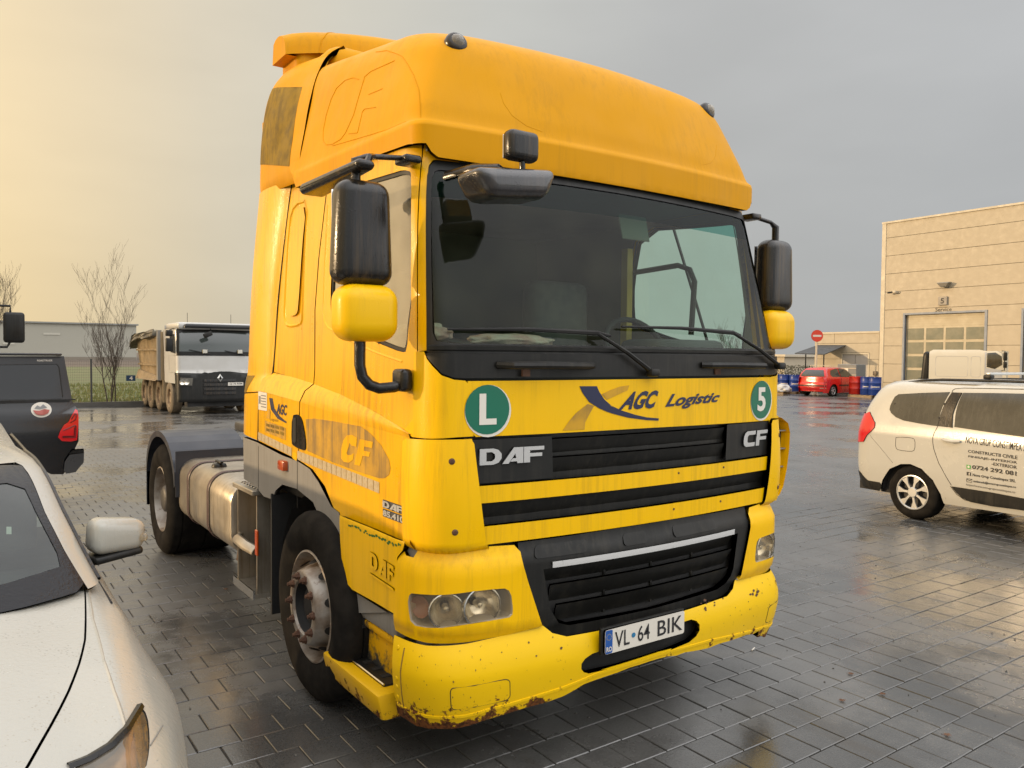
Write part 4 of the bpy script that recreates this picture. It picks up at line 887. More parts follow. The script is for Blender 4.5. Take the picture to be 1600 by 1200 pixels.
# ------- door handle, side decals
dh=panel('door_handle',cabL,[(-3.5216, 1.514), (-3.4258, 1.5278), (-3.3636, 1.5098), (-3.3232, 1.4507), (-3.2933, 1.3732), (-3.2994, 1.3326), (-3.3438, 1.3259), (-3.49, 1.3357), (-3.5332, 1.3505)],blk_gl,T,off=.004,th=.02,sm=1)
panel('handle_hollow',cabL,[(-3.5001, 1.5042), (-3.4511, 1.5038), (-3.4516, 1.3694), (-3.4642, 1.3533), (-3.5071, 1.3605)],seam,dh,off=.0055,th=0)
lettering('-',cabL,[(-3.4986, 1.3462), (-3.4643, 1.3458), (-3.4642, 1.3525), (-3.4985, 1.353)],chrome,dh,off=.007) if 0 else None
panel('worn_film',cabL,[(-3.303, 1.5067), (-3.1662, 1.5199), (-2.9123, 1.5241), (-2.5512, 1.5239), (-2.4418, 1.4969), (-2.3304, 1.4526), (-2.25, 1.3958), (-2.2342, 1.3565), (-2.2496, 1.3252), (-2.2958, 1.3043), (-2.3568, 1.2963), (-2.588, 1.2976), (-2.9121, 1.308), (-3.2834, 1.3307)],faded2,dl if 0 else T,off=.0015,th=0,du=.08,sm=0)
panel('film_letter',cabL,[(-2.6007, 1.4643), (-2.6066, 1.4193), (-2.6654, 1.4199), (-2.6891, 1.4305), (-2.7001, 1.41), (-2.7256, 1.375), (-2.7127, 1.3666), (-2.6732, 1.3709), (-2.6374, 1.3843), (-2.6465, 1.3513), (-2.6967, 1.3294), (-2.761, 1.3266), (-2.7972, 1.341), (-2.794, 1.3876), (-2.7694, 1.436), (-2.721, 1.4665), (-2.6577, 1.4733)],yel_cab,T,off=.003,th=.0,du=.2,dv=.2)
panel('film_letter',cabL,[(-2.5659, 1.4611), (-2.4161, 1.4613), (-2.4273, 1.4309), (-2.5138, 1.4297), (-2.5211, 1.4091), (-2.4485, 1.4091), (-2.4583, 1.3859), (-2.5314, 1.383), (-2.5654, 1.3289), (-2.631, 1.3287)],yel_cab,T,off=.003,th=0,du=.2,dv=.2)
def tp(s0,z0,s1,z1,n,h=.055):
    for i in range(n):
        a=i/n;b=(i+.92)/n
        panel('reflective_strip',cabL,[(lerp(s0,s1,a),lerp(z0,z1,a)-h),(lerp(s0,s1,b),lerp(z0,z1,b)-h),(lerp(s0,s1,b),lerp(z0,z1,b)),(lerp(s0,s1,a),lerp(z0,z1,a))],refl_tape,T,off=.002,th=0,du=.5,dv=.5)
tp(-4.165,1.363,-3.53,1.321,9,.050);tp(-3.437,1.315,-2.345,1.277,17,.052)
panel('tape_gap_patch',cabL,[(-3.525,1.30),(-3.45,1.297),(-3.45,1.25),(-3.525,1.262)],yel_low,T,off=.001,th=0)
panel('swoosh',cabL,[(-3.94,1.597),(-3.878,1.597),(-3.842,1.537),(-3.735,1.492),(-3.62,1.469),(-3.626,1.460),(-3.782,1.477),(-3.903,1.525)],navy,rl,off=.002,th=0)
panel('faded_swoosh',cabL,[(-4.0,1.465),(-3.95,1.53),(-3.915,1.51),(-3.93,1.465)],faded2,rl,off=.0018,th=0)
lettering('AGC',cabL,box_quad(-3.80,-3.61,1.505,1.570),navy,rl,.0025,bold=.03,shear=.25)
lettering('Logistic',cabL,box_quad(-3.925,-3.763,1.452,1.474),faded,rl,.0025,bold=.0)
lab_=panel('inspection_label',cabL,[(-4.158,1.510),(-3.985,1.511),(-3.985,1.626),(-4.158,1.63)],white_st,rl,off=.002,th=.001)
for k in range(5): panel('label_line',cabL,[(-4.10,1.53+k*.018),(-4.0,1.53+k*.018),(-4.0,1.537+k*.018),(-4.10,1.537+k*.018)],mat('grey_print',(.2,.2,.2),.6),lab_,off=.003,th=0)
panel('label_emblem',cabL,[(-4.145,1.55),(-4.11,1.55),(-4.11,1.60),(-4.145,1.60)],mat('grey_print',(.2,.2,.2),.6),lab_,off=.003,th=0)
fb=panel('faded_notice',cabL,[(-4.02,1.375),(-3.635,1.357),(-3.635,1.432),(-4.02,1.448)],faded2,rl,off=.002,th=0)
for k in range(2):
    for q in range(4): panel('faded_block',cabL,[(-4.0+q*.09,1.385+k*.03),(-3.93+q*.09,1.382+k*.03),(-3.93+q*.09,1.40+k*.03),(-4.0+q*.09,1.403+k*.03)],faded,fb,off=.003,th=0)
dkl=mat('dark_chrome_letter',(.10,.10,.10),.35,metal=.4)
panel('letter_ground',cabL,box_quad(-2.31,-2.085,1.166,1.203),dkl,dl,off=.002,th=.002)
glyphs('DAF',cabL,-2.305,-2.092,1.170,1.200,letter,dl,off=.006,th=.003,name='maker_letter',gap=.04)
panel('letter_ground',cabL,box_quad(-2.31,-2.085,1.125,1.160),dkl,dl,off=.002,th=.002)
lettering('85.410',cabL,box_quad(-2.303,-2.092,1.129,1.157),letter,dl,.005,bold=.04,name='model_number')
# ------- mirrors
def mirror_set(sg):
    X=sg*1.385;Y=.37
    tp_=lambda v:(v.x*(1-.10*(abs(v.z)/.22)**2) ,v.y*(1-.55*abs(v.x)/.14*.6),v.z+.02*(abs(v.x)/.13)**2*(-1 if v.z>0 else 1))
    mm=MB().rbox((X,Y,2.385),(.270,.165,.44),.062,6,taper=lambda v:(v.x*(1-.14*(v.z>0)),v.y*(1-.25*(v.y<0)*(abs(v.x)>.05)),v.z)).build('mirror_housing',blk_gl,T,50)
    MB().rbox((X,Y+.078,2.385),(.21,.006,.37),.02,2).build('mirror_glass',mat('mirror_face',(.7,.7,.7),.03,metal=1),mm)
    m2=MB().rbox((X-sg*.012,Y,2.05),(.270,.19,.240),.074,6).build('wide_mirror_housing',yel_low,T,50)
    MB().rbox((X-sg*.012,Y+.075,2.05),(.21,.006,.18),.03,2).build('mirror_glass',mat('mirror_face',(.7,.7,.7),.03,metal=1),m2)
    ar=MB().tube([(X-sg*.0,Y+.02,2.0),(X-sg*.0,Y+.02,1.83),(X-sg*.01,Y+.015,1.78),(X-sg*.04,Y+.01,1.745),(X-sg*.08,Y,1.73),(X-sg*.14,Y-.02,1.735),(sg*1.19,Y-.02,1.75)],.024,10).build('mirror_arm',blk_gl,T,50)
    MB().tube([(X,Y+.02,2.15),(X,Y+.02,2.20)],.02,8).build('mirror_joint',blk_gl,T,50)
    MB().tube([(X+sg*.02,Y+.02,2.56),(X+sg*.02,Y+.02,2.69),(X-sg*.03,Y+.02,2.715),(sg*1.16,Y+.02,2.735)],[.022,.022,.012,.012],8).build('upper_mirror_arm',blk_gl,T,50)
    MB().rbox((sg*1.16,Y+.02,2.725),(.08,.11,.035),.01,2).build('upper_bracket',blk_gl,T,50)
    MB().rbox((sg*1.205,Y-.02,1.765),(.055,.11,.10),.02,3).build('lower_bracket',blk_gl,T,50)
mirror_set(-1);mirror_set(1)
m=MB();m.rbox((-1.40,.60,2.648),(.13,.62,.055),.025,4,taper=lambda v:(v.x*(1-.35*(v.y<0)),v.y,v.z*(1-.2*(v.y<0))+.012*(v.y<0)));m.build('kerb_mirror_housing',blk_gl,T,50)
MB().tube([(-1.39,.32,2.66),(-1.37,.33,2.70),(-1.33,.38,2.715)],.014,6).build('kerb_mirror_arm',blk_gl,T)
# front mirrors
m=MB();q=Matrix.Translation((-.915,-.02,2.575))@Matrix.Rotation(R(-6),4,'Y')
m.rbox((0,0,0),(.42,.22,.125),.05,5,taper=lambda v:(v.x*(1-.30*(v.z<0)),v.y,v.z));m.v=[q@v for v in m.v]
fmr=m.build('front_mirror_housing',mat('grey_black_gloss',(.03,.03,.032),.2,coat=.5,drops=1,streak=(.4,(.08,.06,.05))),T,50)
m=MB();m.rbox((-.845,-.02,2.75),(.155,.075,.125),.028,4);m.build('ramp_mirror_housing',blk_gl,T,50)
m=MB();m.tube([(-1.02,.29,2.66),(-.99,.12,2.665),(-.95,.0,2.65),(-.88,-.01,2.615)],[.03,.026,.022,.018],8,flat=.7);m.tube([(-.835,-.02,2.60),(-.838,-.02,2.69)],.013,8);m.build('front_mirror_arm',blk_gl,T,50)
MB().rbox((-.845,.02,2.75),(.13,.004,.10),.01,1).build('mirror_glass',mat('mirror_face',(.7,.7,.7),.03,metal=1),T)
# ------- cab interior
m=MB();m.box(-1.06,1.06,2.36,2.40,1.2,2.95);m.build('rear_curtain_wall',inner,T,0)
m=MB();m.box(-1.07,1.07,.38,2.38,2.78,2.80);m.build('headlining',inner,T,0)
for sg in (-1,1):
    mm=(lambda P:P) if sg<0 else mir
    hol=smoothpoly([(-1.6768, 2.6796), (-1.7355, 2.6993), (-2.1684, 2.7166), (-2.7275, 2.7575), (-2.9093, 2.4073), (-2.9767, 2.1652), (-2.9683, 2.0878), (-2.6007, 1.9736), (-2.3173, 1.9206), (-2.1242, 1.885), (-2.074, 1.8907), (-2.0316, 2.0287), (-1.8835, 2.3105)],1)
    panel('side_lining',cabU,mm([(-1.98,1.5),(-1.95,1.9),(-1.72,2.35),(-1.6,2.78),(-4.05,2.78),(-4.05,1.5)]),inner,T,holes=[mm(hol)],off=-.05,th=0,du=.15,dv=.15)
m=MB();m.rbox((0,.50,1.72),(2.10,.52,.34),.07,3);db=m.build('dashboard',inner_d,T)
MB().rbox((.62,.50,1.915),(.56,.34,.12),.05,3).build('instrument_binnacle',inner_d,db)
def seat(x):
    s_=MB().rbox((x,1.32,1.60),(.52,.52,.20),.07,3).build('seat',mat('seat_fabric',(.10,.10,.095),.95,var=(14,.5,(.16,.15,.13))),T,50)
    MB().rbox((x,1.60,2.02),(.50,.18,.74),.07,3,M=None).build('seat_back',mat('seat_fabric',(.10,.10,.095)),s_,50)
seat(.62);seat(-.62)
st_=MB();rr=.235
P_=[Vector((.62+rr*math.cos(a),.80+rr*.62*math.sin(a)*.6,1.93+rr*.75*math.sin(a))) for a in [2*PI*k/28 for k in range(29)]]
st_.tube(P_,.017,8,False);st_.tube([(.62-rr,.80,1.93),(.62,.76,1.90),(.62+rr,.80,1.93)],.02,8);st_.tube([(.62,.77,1.90),(.62,.60,1.72)],.035,8);st_.build('steering_wheel',blk_mt,T,60)
m=MB();m.tube([(1.085,.78,2.02),(1.088,.76,2.36),(1.086,.80,2.44),(1.083,.90,2.475),(1.08,1.32,2.46)],.018,8);m.build('door_bar',inner_d,T)
bn=MB();bn.rbox((0,2.08,1.72),(2.05,.55,.30),.05,3);bn.build('bunk',inner,T)
for (x,y,z,sx,sy,sz) in ((-.75,1.95,1.94,.42,.3,.16),(-.15,1.95,1.93,.7,.32,.14),(-.95,.62,1.98,.3,.2,.10),(-.45,.60,1.95,.5,.2,.08)):
    bm=bmesh.new();bmesh.ops.create_icosphere(bm,subdivisions=4,radius=1)
    for v in bm.verts:
        d=noise.noise(v.co*2.3+Vector((x*9,y,z)))*.22+noise.noise(v.co*6+Vector((x*9,y,z)))*.08
        v.co=Vector((x+v.co.x*sx/2*(1+d),y+v.co.y*sy/2*(1+d),z+v.co.z*sz/2*(1+d)))
    me=bpy.data.meshes.new('blanket');bm.to_mesh(me);bm.free();me.materials.append(cloth);me.polygons.foreach_set('use_smooth',[True]*len(me.polygons))
    o=bpy.data.objects.new('blanket',me);COL.objects.link(o);o.parent=T
MB().rbox((.17,.36,2.56),(.20,.008,.14),.004,1,M=Matrix.Rotation(R(-14),4,'X')).build('paper_sheet',mat('grey_paper',(.07,.075,.055),.8),T)
MB().box(1.0,1.05,1.29,1.35,1.8,2.62).build('pillar_lining',mat('tan_pillar_lining',(.40,.28,.05),.8),T,0)
# ================================================================ ground
def ground_mat(name,brick=False,base=(.072,.070,.065)):
    m=bpy.data.materials.new(name);m.use_nodes=True;nt=m.node_tree;N=nt.nodes.new;L=nt.links.new;b=nt.nodes['Principled BSDF']
    g=N('ShaderNodeNewGeometry');pos=g.outputs['Position']
    def nz(sc,det=5,rg=.6,vec=None):
        n=N('ShaderNodeTexNoise');n.inputs['Scale'].default_value=sc;n.inputs['Detail'].default_value=det;n.inputs['Roughness'].default_value=rg;L(vec or pos,n.inputs['Vector']);return n.outputs[0]
    def mr(s,a,b_,c_,d):
        r=N('ShaderNodeMapRange');r.interpolation_type='SMOOTHSTEP';L(s,r.inputs[0])
        for i,v in zip((1,2,3,4),(a,b_,c_,d)): r.inputs[i].default_value=v
        return r.outputs[0]
    def mixc(f,a,c_):
        x=N('ShaderNodeMix');x.data_type='RGBA'
        L(f,x.inputs[0]) if not isinstance(f,float) else None
        for s_,v in ((x.inputs[6],a),(x.inputs[7],c_)):
            if isinstance(v,tuple): s_.default_value=hexc(v)
            else: L(v,s_)
        return x.outputs[2]
    col=mixc(mr(nz(1.1,6),.35,.7,0,1),base,tuple(k*1.5 for k in base))
    col=mixc(mr(nz(90,3),.35,.75,0,.6),col,tuple(k*2.0 for k in base))
    oi=N('ShaderNodeObjectInfo')
    # mud / tyre dirt streaks along y
    mp=N('ShaderNodeMapping');mp.inputs['Scale'].default_value=(1.3,.35,1);L(pos,mp.inputs[0])
    col=mixc(mr(nz(1.4,6,.7,mp.outputs[0]),.55,.75,0,.6),col,(.085,.066,.042))
    wet=mr(nz(.42,6,.65),.44,.60,0,1)      # 1 = standing film of water
    fine=mr(nz(14,4),.3,.7,-.04,.05)
    r0=N('ShaderNodeMapRange');L(wet,r0.inputs[0]);r0.inputs[3].default_value=.36;r0.inputs[4].default_value=.07
    ad=N('ShaderNodeMath');ad.operation='ADD';L(r0.outputs[0],ad.inputs[0]);L(fine,ad.inputs[1]);L(ad.outputs[0],b.inputs['Roughness'])
    dk=N('ShaderNodeMix');dk.data_type='RGBA';L(wet,dk.inputs[0]);L(col,dk.inputs[6]);
    sc=N('ShaderNodeVectorMath');sc.operation='SCALE';sc.inputs['Scale'].default_value=.62;L(col,sc.inputs[0]);L(sc.outputs[0],dk.inputs[7])
    cur=dk.outputs[2]
    h=N('ShaderNodeMath');h.operation='MULTIPLY';h.inputs[1].default_value=.0006;L(nz(70,4,.7),h.inputs[0])
    hs=h.outputs[0]
    h2=N('ShaderNodeMath');h2.operation='MULTIPLY_ADD';h2.inputs[1].default_value=.002;L(nz(3.0,2),h2.inputs[0]);L(hs,h2.inputs[2]);hs=h2.outputs[0]
    if brick:
        mpb=N('ShaderNodeMapping');mpb.inputs['Location'].default_value=(0.1025*0,-1.5,0);L(pos,mpb.inputs[0])
        bt_=N('ShaderNodeTexBrick');bt_.inputs['Scale'].default_value=1;bt_.inputs['Brick Width'].default_value=.205;bt_.inputs['Row Height'].default_value=.205;bt_.inputs['Mortar Size'].default_value=.0045;bt_.inputs['Mortar Smooth'].default_value=.3;bt_.offset=.5
        bt_.inputs['Color1'].default_value=(0,0,0,1);bt_.inputs['Color2'].default_value=(1,1,1,1)
        L(mpb.outputs[0],bt_.inputs['Vector'])
        cur=mixc(bt_.outputs['Fac'],cur,(.02,.018,.015))
        h3=N('ShaderNodeMath');h3.operation='MULTIPLY_ADD';h3.inputs[1].default_value=-.004;L(bt_.outputs['Fac'],h3.inputs[0]);L(hs,h3.inputs[2]);hs=h3.outputs[0]
    bp_=N('ShaderNodeBump');bp_.inputs['Distance'].default_value=1;L(hs,bp_.inputs['Height']);L(bp_.outputs[0],b.inputs['Normal'])
    L(cur,b.inputs['Base Color']);b.inputs['Specular IOR Level'].default_value=1.0
    return m
pav=ground_mat('wet_concrete_pavers');pavf=ground_mat('wet_concrete_pavers_far',True)
jointm=mat('joint_sand',(.022,.019,.014),.6,bump=(80,.002))
G_=.205;Y0=1.5-.205*40
# paving: sand bed near, patterned sheet further out
m=MB();m.box(-9,26,-4.2,21,-.05,-.007);bed=struct(m.build('sand_bed',jointm,None,0))
def sheet(name,x0,x1,y0,y1,z,mt):
    return struct(MB().quad((x0,y0,z),(x1,y0,z),(x1,y1,z),(x0,y1,z)).build(name,mt,None,0))
pv=sheet('paving',-40,60,21,27.6,0,pavf);sheet('paving',26,60,-30,21,0,pavf);sheet('paving',-40,-9,-30,21,0,pavf);sheet('paving',-9,26,-30,-4.2,0,pavf);sheet('paving',20,75,27.6,60,0,pavf)
road=struct(bpy.data.objects.new('pavement',None));COL.objects.link(road)
bm=bmesh.new();bmesh.ops.create_cube(bm,size=1)
for v in bm.verts: v.co=Vector((v.co.x*.1995,v.co.y*.1995,v.co.z*.03-.015))
bmesh.ops.bevel(bm,geom=[e for e in bm.edges if all(v.co.z>-.01 for v in e.verts)],offset=.0035,segments=1,affect='EDGES')
bmesh.ops.delete(bm,geom=[f for f in bm.faces if f.normal.z<-.9],context='FACES')
pm_=bpy.data.meshes.new('paver');bm.to_mesh(pm_);bm.free();pm_.materials.append(pav)
tv=[v.co.copy() for v in pm_.vertices];tf=[tuple(p.vertices) for p in pm_.polygons]
rnd=random.Random(3);cells=[]
CI=cam.matrix_world.inverted()
for j in range(-27,96):
    y=1.5+G_*(j+.5)
    for i in range(-44,127):
        x=(i+.5*(j%2))*G_+.5*G_*0+.06
        p=CI@Vector((x,y,0))
        vis=False;size=0
        if p.z<-.2:
            u=p.x/-p.z*CAMF;v=p.y/-p.z*CAMF
            vis=abs(u)<800 and abs(v)<600
            if abs(u)>1100 or v<-900: 
                if p.z<-1 : continue
            size=CAMF/(-p.z)**2
        elif (Vector((x,y,0))-cam.location).length>5: continue
        cells.append((x,y,vis,size))
# pavers hidden by the truck or the car are not singled out
def hidden(x,y): return (-1.1<x<1.25 and .1<y<4.6) or (x<-1.95 and -1.8<y<2.6) 
vis_=[c_ for c_ in cells if c_[2] and not hidden(c_[0],c_[1])];vis_.sort(key=lambda c_:-c_[3])
near=set((c_[0],c_[1]) for c_ in vis_[:296])
rest=MB()
for (x,y,v_,s_) in cells:
    z=rnd.uniform(-.0016,.0016);rx=rnd.gauss(0,.0045);ry=rnd.gauss(0,.0045);rz=rnd.gauss(0,.004)
    if (x,y) in near:
        o=bpy.data.objects.new('paver',pm_);COL.objects.link(o);o.parent=road;o.location=(x,y,z);o.rotation_euler=(rx,ry,rz)
    else:
        n=len(rest.v)
        rest.v+=[Vector((x+v.x-v.y*rz,y+v.y+v.x*rz,z+v.z+v.y*rx-v.x*ry)) for v in tv];rest.f+=[tuple(i+n for i in f) for f in tf]
o=mesh('pavers',rest.v,rest.f,pav,road,0);o['kind']='stuff'
# ================================================================ far setting
grassm=mat('winter_field_grass',(.085,.105,.030),.95,var=(.4,.8,(.14,.125,.055)),grime=(2.5,.55,.6,(.05,.065,.02)))
fieldb=mat('bare_brown_scrub',(.10,.072,.05),.95,var=(.02,.8,(.075,.06,.045)))
hillm=mat('distant_hill_fields',(.15,.165,.125),1,var=(.004,.8,(.12,.13,.115)))
o=struct(MB().quad((-2500,-800,-.06),(3500,-800,-.06),(3500,3500,-.06),(-2500,3500,-.06)).build('ground',grassm,None,0))
random.seed(5)
# field rises slightly away from the yard
bm=MB();NX=60;NY=14
def hz(x,y): 
    return .0+ .0*x
strip_=MB().quad((-900,105,-.1),(900,115,-.1),(1300,470,1.9),(-1500,460,1.9)).build('scrub_field',fieldb,None,0);struct(strip_)
h=MB();nx=90;rows=[]
def ridge(x):
    return 1.6+interp(x,[(-1500,6),(-400,5),(40,4.5),(160,4),(420,4),(800,4),(1500,5)])+1.2*noise.noise(Vector((x*.006,0,0)))
for j,(d,k) in enumerate(((400,.0),(520,.22),(700,.58),(850,.84),(1000,1.0),(1400,.9))):
    rows.append([Vector((-1500+3400*i/nx,d+40*noise.noise(Vector((i*.15,j*.0,3))),(ridge(-1500+3400*i/nx))*k)) for i in range(nx+1)])
vs=[v for r_ in rows for v in r_];nn=nx+1
h.add(vs,[(a*nn+i,a*nn+i+1,(a+1)*nn+i+1,(a+1)*nn+i) for a in range(5) for i in range(nx)]);struct(h.build('hills',hillm,None,60))
# grass tufts by the fence
tuft=MB()
for i in range(9000):
    x=random.uniform(-8,9);y=27.95+random.random()**1.6*22;hh=random.uniform(.05,.16);a=random.uniform(0,PI);w=.02+.03*random.random()
    tuft.add([(x-w*math.cos(a),y-w*math.sin(a),-.03),(x+w*math.cos(a),y+w*math.sin(a),-.03),(x+random.uniform(-.05,.05),y,hh)],[(0,1,2)])
o=tuft.build('grass',mat('grass_blades',(.13,.15,.035),.9,var=(2,.8,(.20,.17,.06))),None,0);o['kind']='stuff'
tag(o,'rough winter grass growing behind the wire fence','grass')
# kerb wall under the fence and the fence
conc=mat('kerb_concrete',(.10,.095,.085),.85,var=(3,.6,(.06,.055,.05)))
kb=MB().box(-12,14,27.62,27.78,-.05,.17).build('kerb',conc,None,0);struct(kb)
fence=thing('wire_fence','thin dark welded-wire fence along the kerb behind the bare tree','fence',loc=(0,0,0))
wire=mat('fence_wire',(.05,.05,.045),.7)
for i in range(11):
    x=-11.5+2.5*i;MB().box(x-.03,x+.03,27.66,27.72,.1,1.65).build('post',wire,fence,0)
m=MB()
for k in range(16): m.box(-11.5,13.5,27.688,27.692,.2+.09*k,.204+.09*k)
for k in range(460): m.box(-11.5+k*.054,-11.497+k*.054,27.684,27.687,.18,1.6)
o=m.build('wire_mesh',wire,fence,0);o['kind']='stuff'
# bay number sign on the fence
sg_=thing('bay_sign','small dark blue sign reading 4 on the wire fence, left of the dump truck','sign')
MB().rbox((2.22,27.60,.985),(.30,.012,.20),.004,1).build('panel',mat('sign_blue',(.012,.045,.10),.4),sg_)
fl=lambda u,v:(2.22+u,27.592,.985+v)
lettering('4',fl,box_quad(-.05,.06,-.065,.065),white_st,sg_,.002,bold=.04,ctr=(2.4,30,1),name='number')
# bare trees
bark=mat('tree_bark',(.045,.034,.026),.9,var=(9,.6,(.08,.06,.045)),bump=(30,.004))
def tree(label,x,y,h,seed,spread=.5,stems=5,dens=1.0,thin=1.0,group=None):
    rd=random.Random(seed);t=thing('bare_tree',label,'tree',group,loc=(0,0,0))
    tr=MB();br=MB();tw=MB()
    def grow(p,d,L,r,lev):
        pts=[p.copy()];n=5 if lev<3 else 3
        for i in range(n):
            d=(d+Vector((rd.gauss(0,.09),rd.gauss(0,.09),.055+.05*lev if lev>0 else 0))).normalized();p=p+d*(L/n);pts.append(p.copy())
        rs=[max(.0035*thin,r*(1-.62*i/n)) for i in range(n+1)]
        (tr if lev==0 else br if lev<2 else tw).tube(pts,rs,6 if lev<1 else (5 if lev<2 else 3),False)
        if lev>=4: return
        nb=int((5,5,4,2)[lev]*dens)
        for k in range(nb):
            i=rd.randint(1,n) if lev else rd.randint(2,n);q=pts[i-1].lerp(pts[i],rd.random())
            a=rd.uniform(0,2*PI);sp=rd.uniform(.30,.75)
            dd=(d*.7+Vector((math.cos(a)*sp,math.sin(a)*sp,.25))).normalized()
            grow(q,dd,L*rd.uniform(.42,.68),rs[i]*.62,lev+1)
    for s_ in range(stems):
        a=2*PI*s_/stems+rd.uniform(-.3,.3);sp=spread*rd.uniform(.3,1)
        grow(Vector((x+math.cos(a)*.12,y+math.sin(a)*.12,0)),Vector((math.cos(a)*sp,math.sin(a)*sp,1)).normalized(),h*rd.uniform(.55,.8),.035*thin*h/4,0)
    tr.build('trunk',bark,t,60);br.build('branch',bark,t,60)['kind']='stuff';tw.build('twig',bark,t,0)['kind']='stuff'
    return t
tree('many-stemmed leafless young tree between the black pickup and the dump truck',1.75,28.6,3.7,11,.17,4,1.05,.75)
tree('leafless tree half outside the left edge of the picture behind the pickup',-2.3,28.4,4.2,23,.2,4,1.3,.75)
tree('small leafless tree in front of the pale far hall, right of the yellow mirror',41.5,33.5,3.6,5,.6,4,.9,1.6)
tree('leafless tree between the far hall and the stop sign post',46,36.5,4.2,9,.5,4,.9,1.6)
for i,(x,y,h_) in enumerate(((60,52,4.5),(66,50,4))): pass
# ================================================================ service hall on the right
panelm=mat('cream_cladding',(.45,.39,.29),.6,var=(.12,.25,(.42,.365,.27)),streak=(.12,(.36,.31,.23)),coords='P')
panelg=mat('cladding_joint',(.26,.23,.18),.8)
trim=mat('pale_metal_trim',(.52,.46,.35),.5)
HA=math.atan2(-.999,-.04)   # direction of the facade, towards us
hall=thing('service_hall','tall cream panel-clad service hall with a roller door numbered 5','building')
hall.location=(40.2,22.1,0);hall.rotation_euler=(0,0,HA+PI)
# local frame: -x runs along the facade towards the camera side, +y is into the building... facade at y=0
HZ=[0,.55,1.60,2.61,3.62,4.63,5.64,6.65,7.66,8.67,9.48]
def hall_part(name,x0,x1,y0,y1,z0,z1,mt,parent=None): return MB().box(x0,x1,y0,y1,z0,z1).build(name,mt,parent or hall,0)
# slab wall behind, then separate cladding panels
hall_part('wall',-40,-.14,-30,-.30,0,9.45,panelg);hall_part('wall_backing',-40,-.14,-.30,-.06,4.45,9.45,panelg);hall_part('wall_backing',-1.25,-.14,-.30,-.06,0,4.45,panelg);hall_part('wall_backing',-7.42,-5.73,-.30,-.06,0,4.45,panelg)
DX0,DX1,DZ=-5.60,-1.36,4.31
for i in range(len(HZ)-1):
    z0,z1=HZ[i]+.012,HZ[i+1]-.012
    segs=[(-40,-.14)]
    if z0<DZ-.05:
        segs=[(-40,-7.42-4.3),( -7.42,DX0-.12),(DX1+.10,-.14)] if True else segs
    for a,b in segs:
        if z0<DZ<z1 and False: pass
        zz1=z1
        hall_part('cladding_panel',a,b,-.06,0,z0,zz1,panelm)
    if z0<DZ<z1: 
        hall_part('cladding_panel',DX0-.12,DX1+.10,-.06,0,DZ+.10,z1,panelm);hall_part('cladding_panel',-7.42-4.3,-7.42,-.06,0,DZ+.10,z1,panelm)
hall_part('corner_trim',-.14,.10,-.2,.03,0,9.5,trim);hall_part('roof_edge',-40,.12,-.3,.05,9.48,9.58,trim);hall_part('wall_end',-.12,.08,-30,-.2,0,9.46,panelm)
def roller(x0,x1,name='roller_door'):
    fr=MB();fr.box(x0-.12,x0,-.10,.04,0,DZ+.10);fr.box(x1,x1+.10,-.10,.04,0,DZ+.10);fr.box(x0,x1,-.10,.04,DZ,DZ+.10)
    d=MB().box(x0,x1,-.22,-.16,0,DZ).build(name,mat('door_leaf_cream',(.46,.40,.28),.5),hall,0)
    fr.build('door_frame',mat('grey_door_frame',(.22,.25,.30),.5),d,0)
    for i in range(5): MB().box(x0,x1,-.158,-.150,3.68+i*.125,3.68+i*.125+.11).build('door_slat',mat('door_leaf_cream',(.60,.55,.42)),d,0)
    w=(x1-x0)/4
    for r_ in range(4):
        for c_ in range(4):
            MB().box(x0+c_*w+.07,x0+(c_+1)*w-.07,-.150,-.142,.66+r_*.76,.66+r_*.76+.62).build('door_window',doorgl,d,0)
doorgl=mat('roller_door_glazing',(.16,.17,.13),.10,spec=.6,var=(1.5,.8,(.24,.23,.17)),bump=(1.2,.004))
roller(DX0,DX1);roller(-7.42-4.24,-7.42)
fu=lambda u,v:(u,.03,v)
def hall_thing(nm,label,cat):
    t=thing(nm,label,cat,loc=hall.location);t.rotation_euler=hall.rotation_euler;return t
HP=lambda y:-(22.1-y)/.999
hs=hall_thing('number_sign','small grey square sign reading 5 high on the hall wall above the roller door','sign')
MB().rbox((HP(18.64),.06,4.975),(.46,.10,.44),.01,1).build('panel',mat('sign_grey',(.30,.27,.23),.5),hs)
# facade seen from +y side: right is -x
lettering('5',lambda u,v:(HP(18.64)-u,.115,4.975+v),box_quad(-.09,.09,-.14,.14),mat('sign_ink',(.05,.045,.04),.6),hs,.003,bold=.02,ctr=(HP(18.64),-5,5),name='number')
ht=hall_thing('wall_lettering','word Service in small dark letters above the roller door','lettering')
lettering('Service',lambda u,v:(HP(18.63)-u,.006,4.52+v),box_quad(-.43,.43,-.10,.11),mat('sign_ink',(.05,.045,.04)),ht,.003,bold=.005,ctr=(HP(18.6),-5,5),name='lettering')
hf=hall_thing('floodlight','grey wedge floodlight on the hall wall above the number 5 sign','lamp')
MB().rbox((HP(18.5),.22,5.80),(.72,.34,.26),.04,1,taper=lambda v:(v.x*(.45 if v.z<0 else 1),v.y*(.5 if v.z<0 else 1),v.z)).build('housing',mat('lamp_grey',(.25,.24,.21),.4,metal=.4),hf)
MB().rbox((HP(18.5),.03,5.72),(.2,.06,.16),.01,1).build('bracket',mat('lamp_grey',(.25,.24,.21)),hf)
hc=hall_thing('security_camera','small pale security camera on the hall wall near its left corner','camera')
MB().rbox((HP(21.30),.15,5.60),(.22,.22,.16),.05,2).build('body',trim,hc)
MB().tube([(HP(21.3),.2,5.6),(HP(21.62),.30,5.57)],.05,8).build('lens_tube',blk,hc);MB().tube([(HP(21.3),.1,5.6),(HP(21.05),.02,5.58)],.03,6).build('bracket',trim,hc)
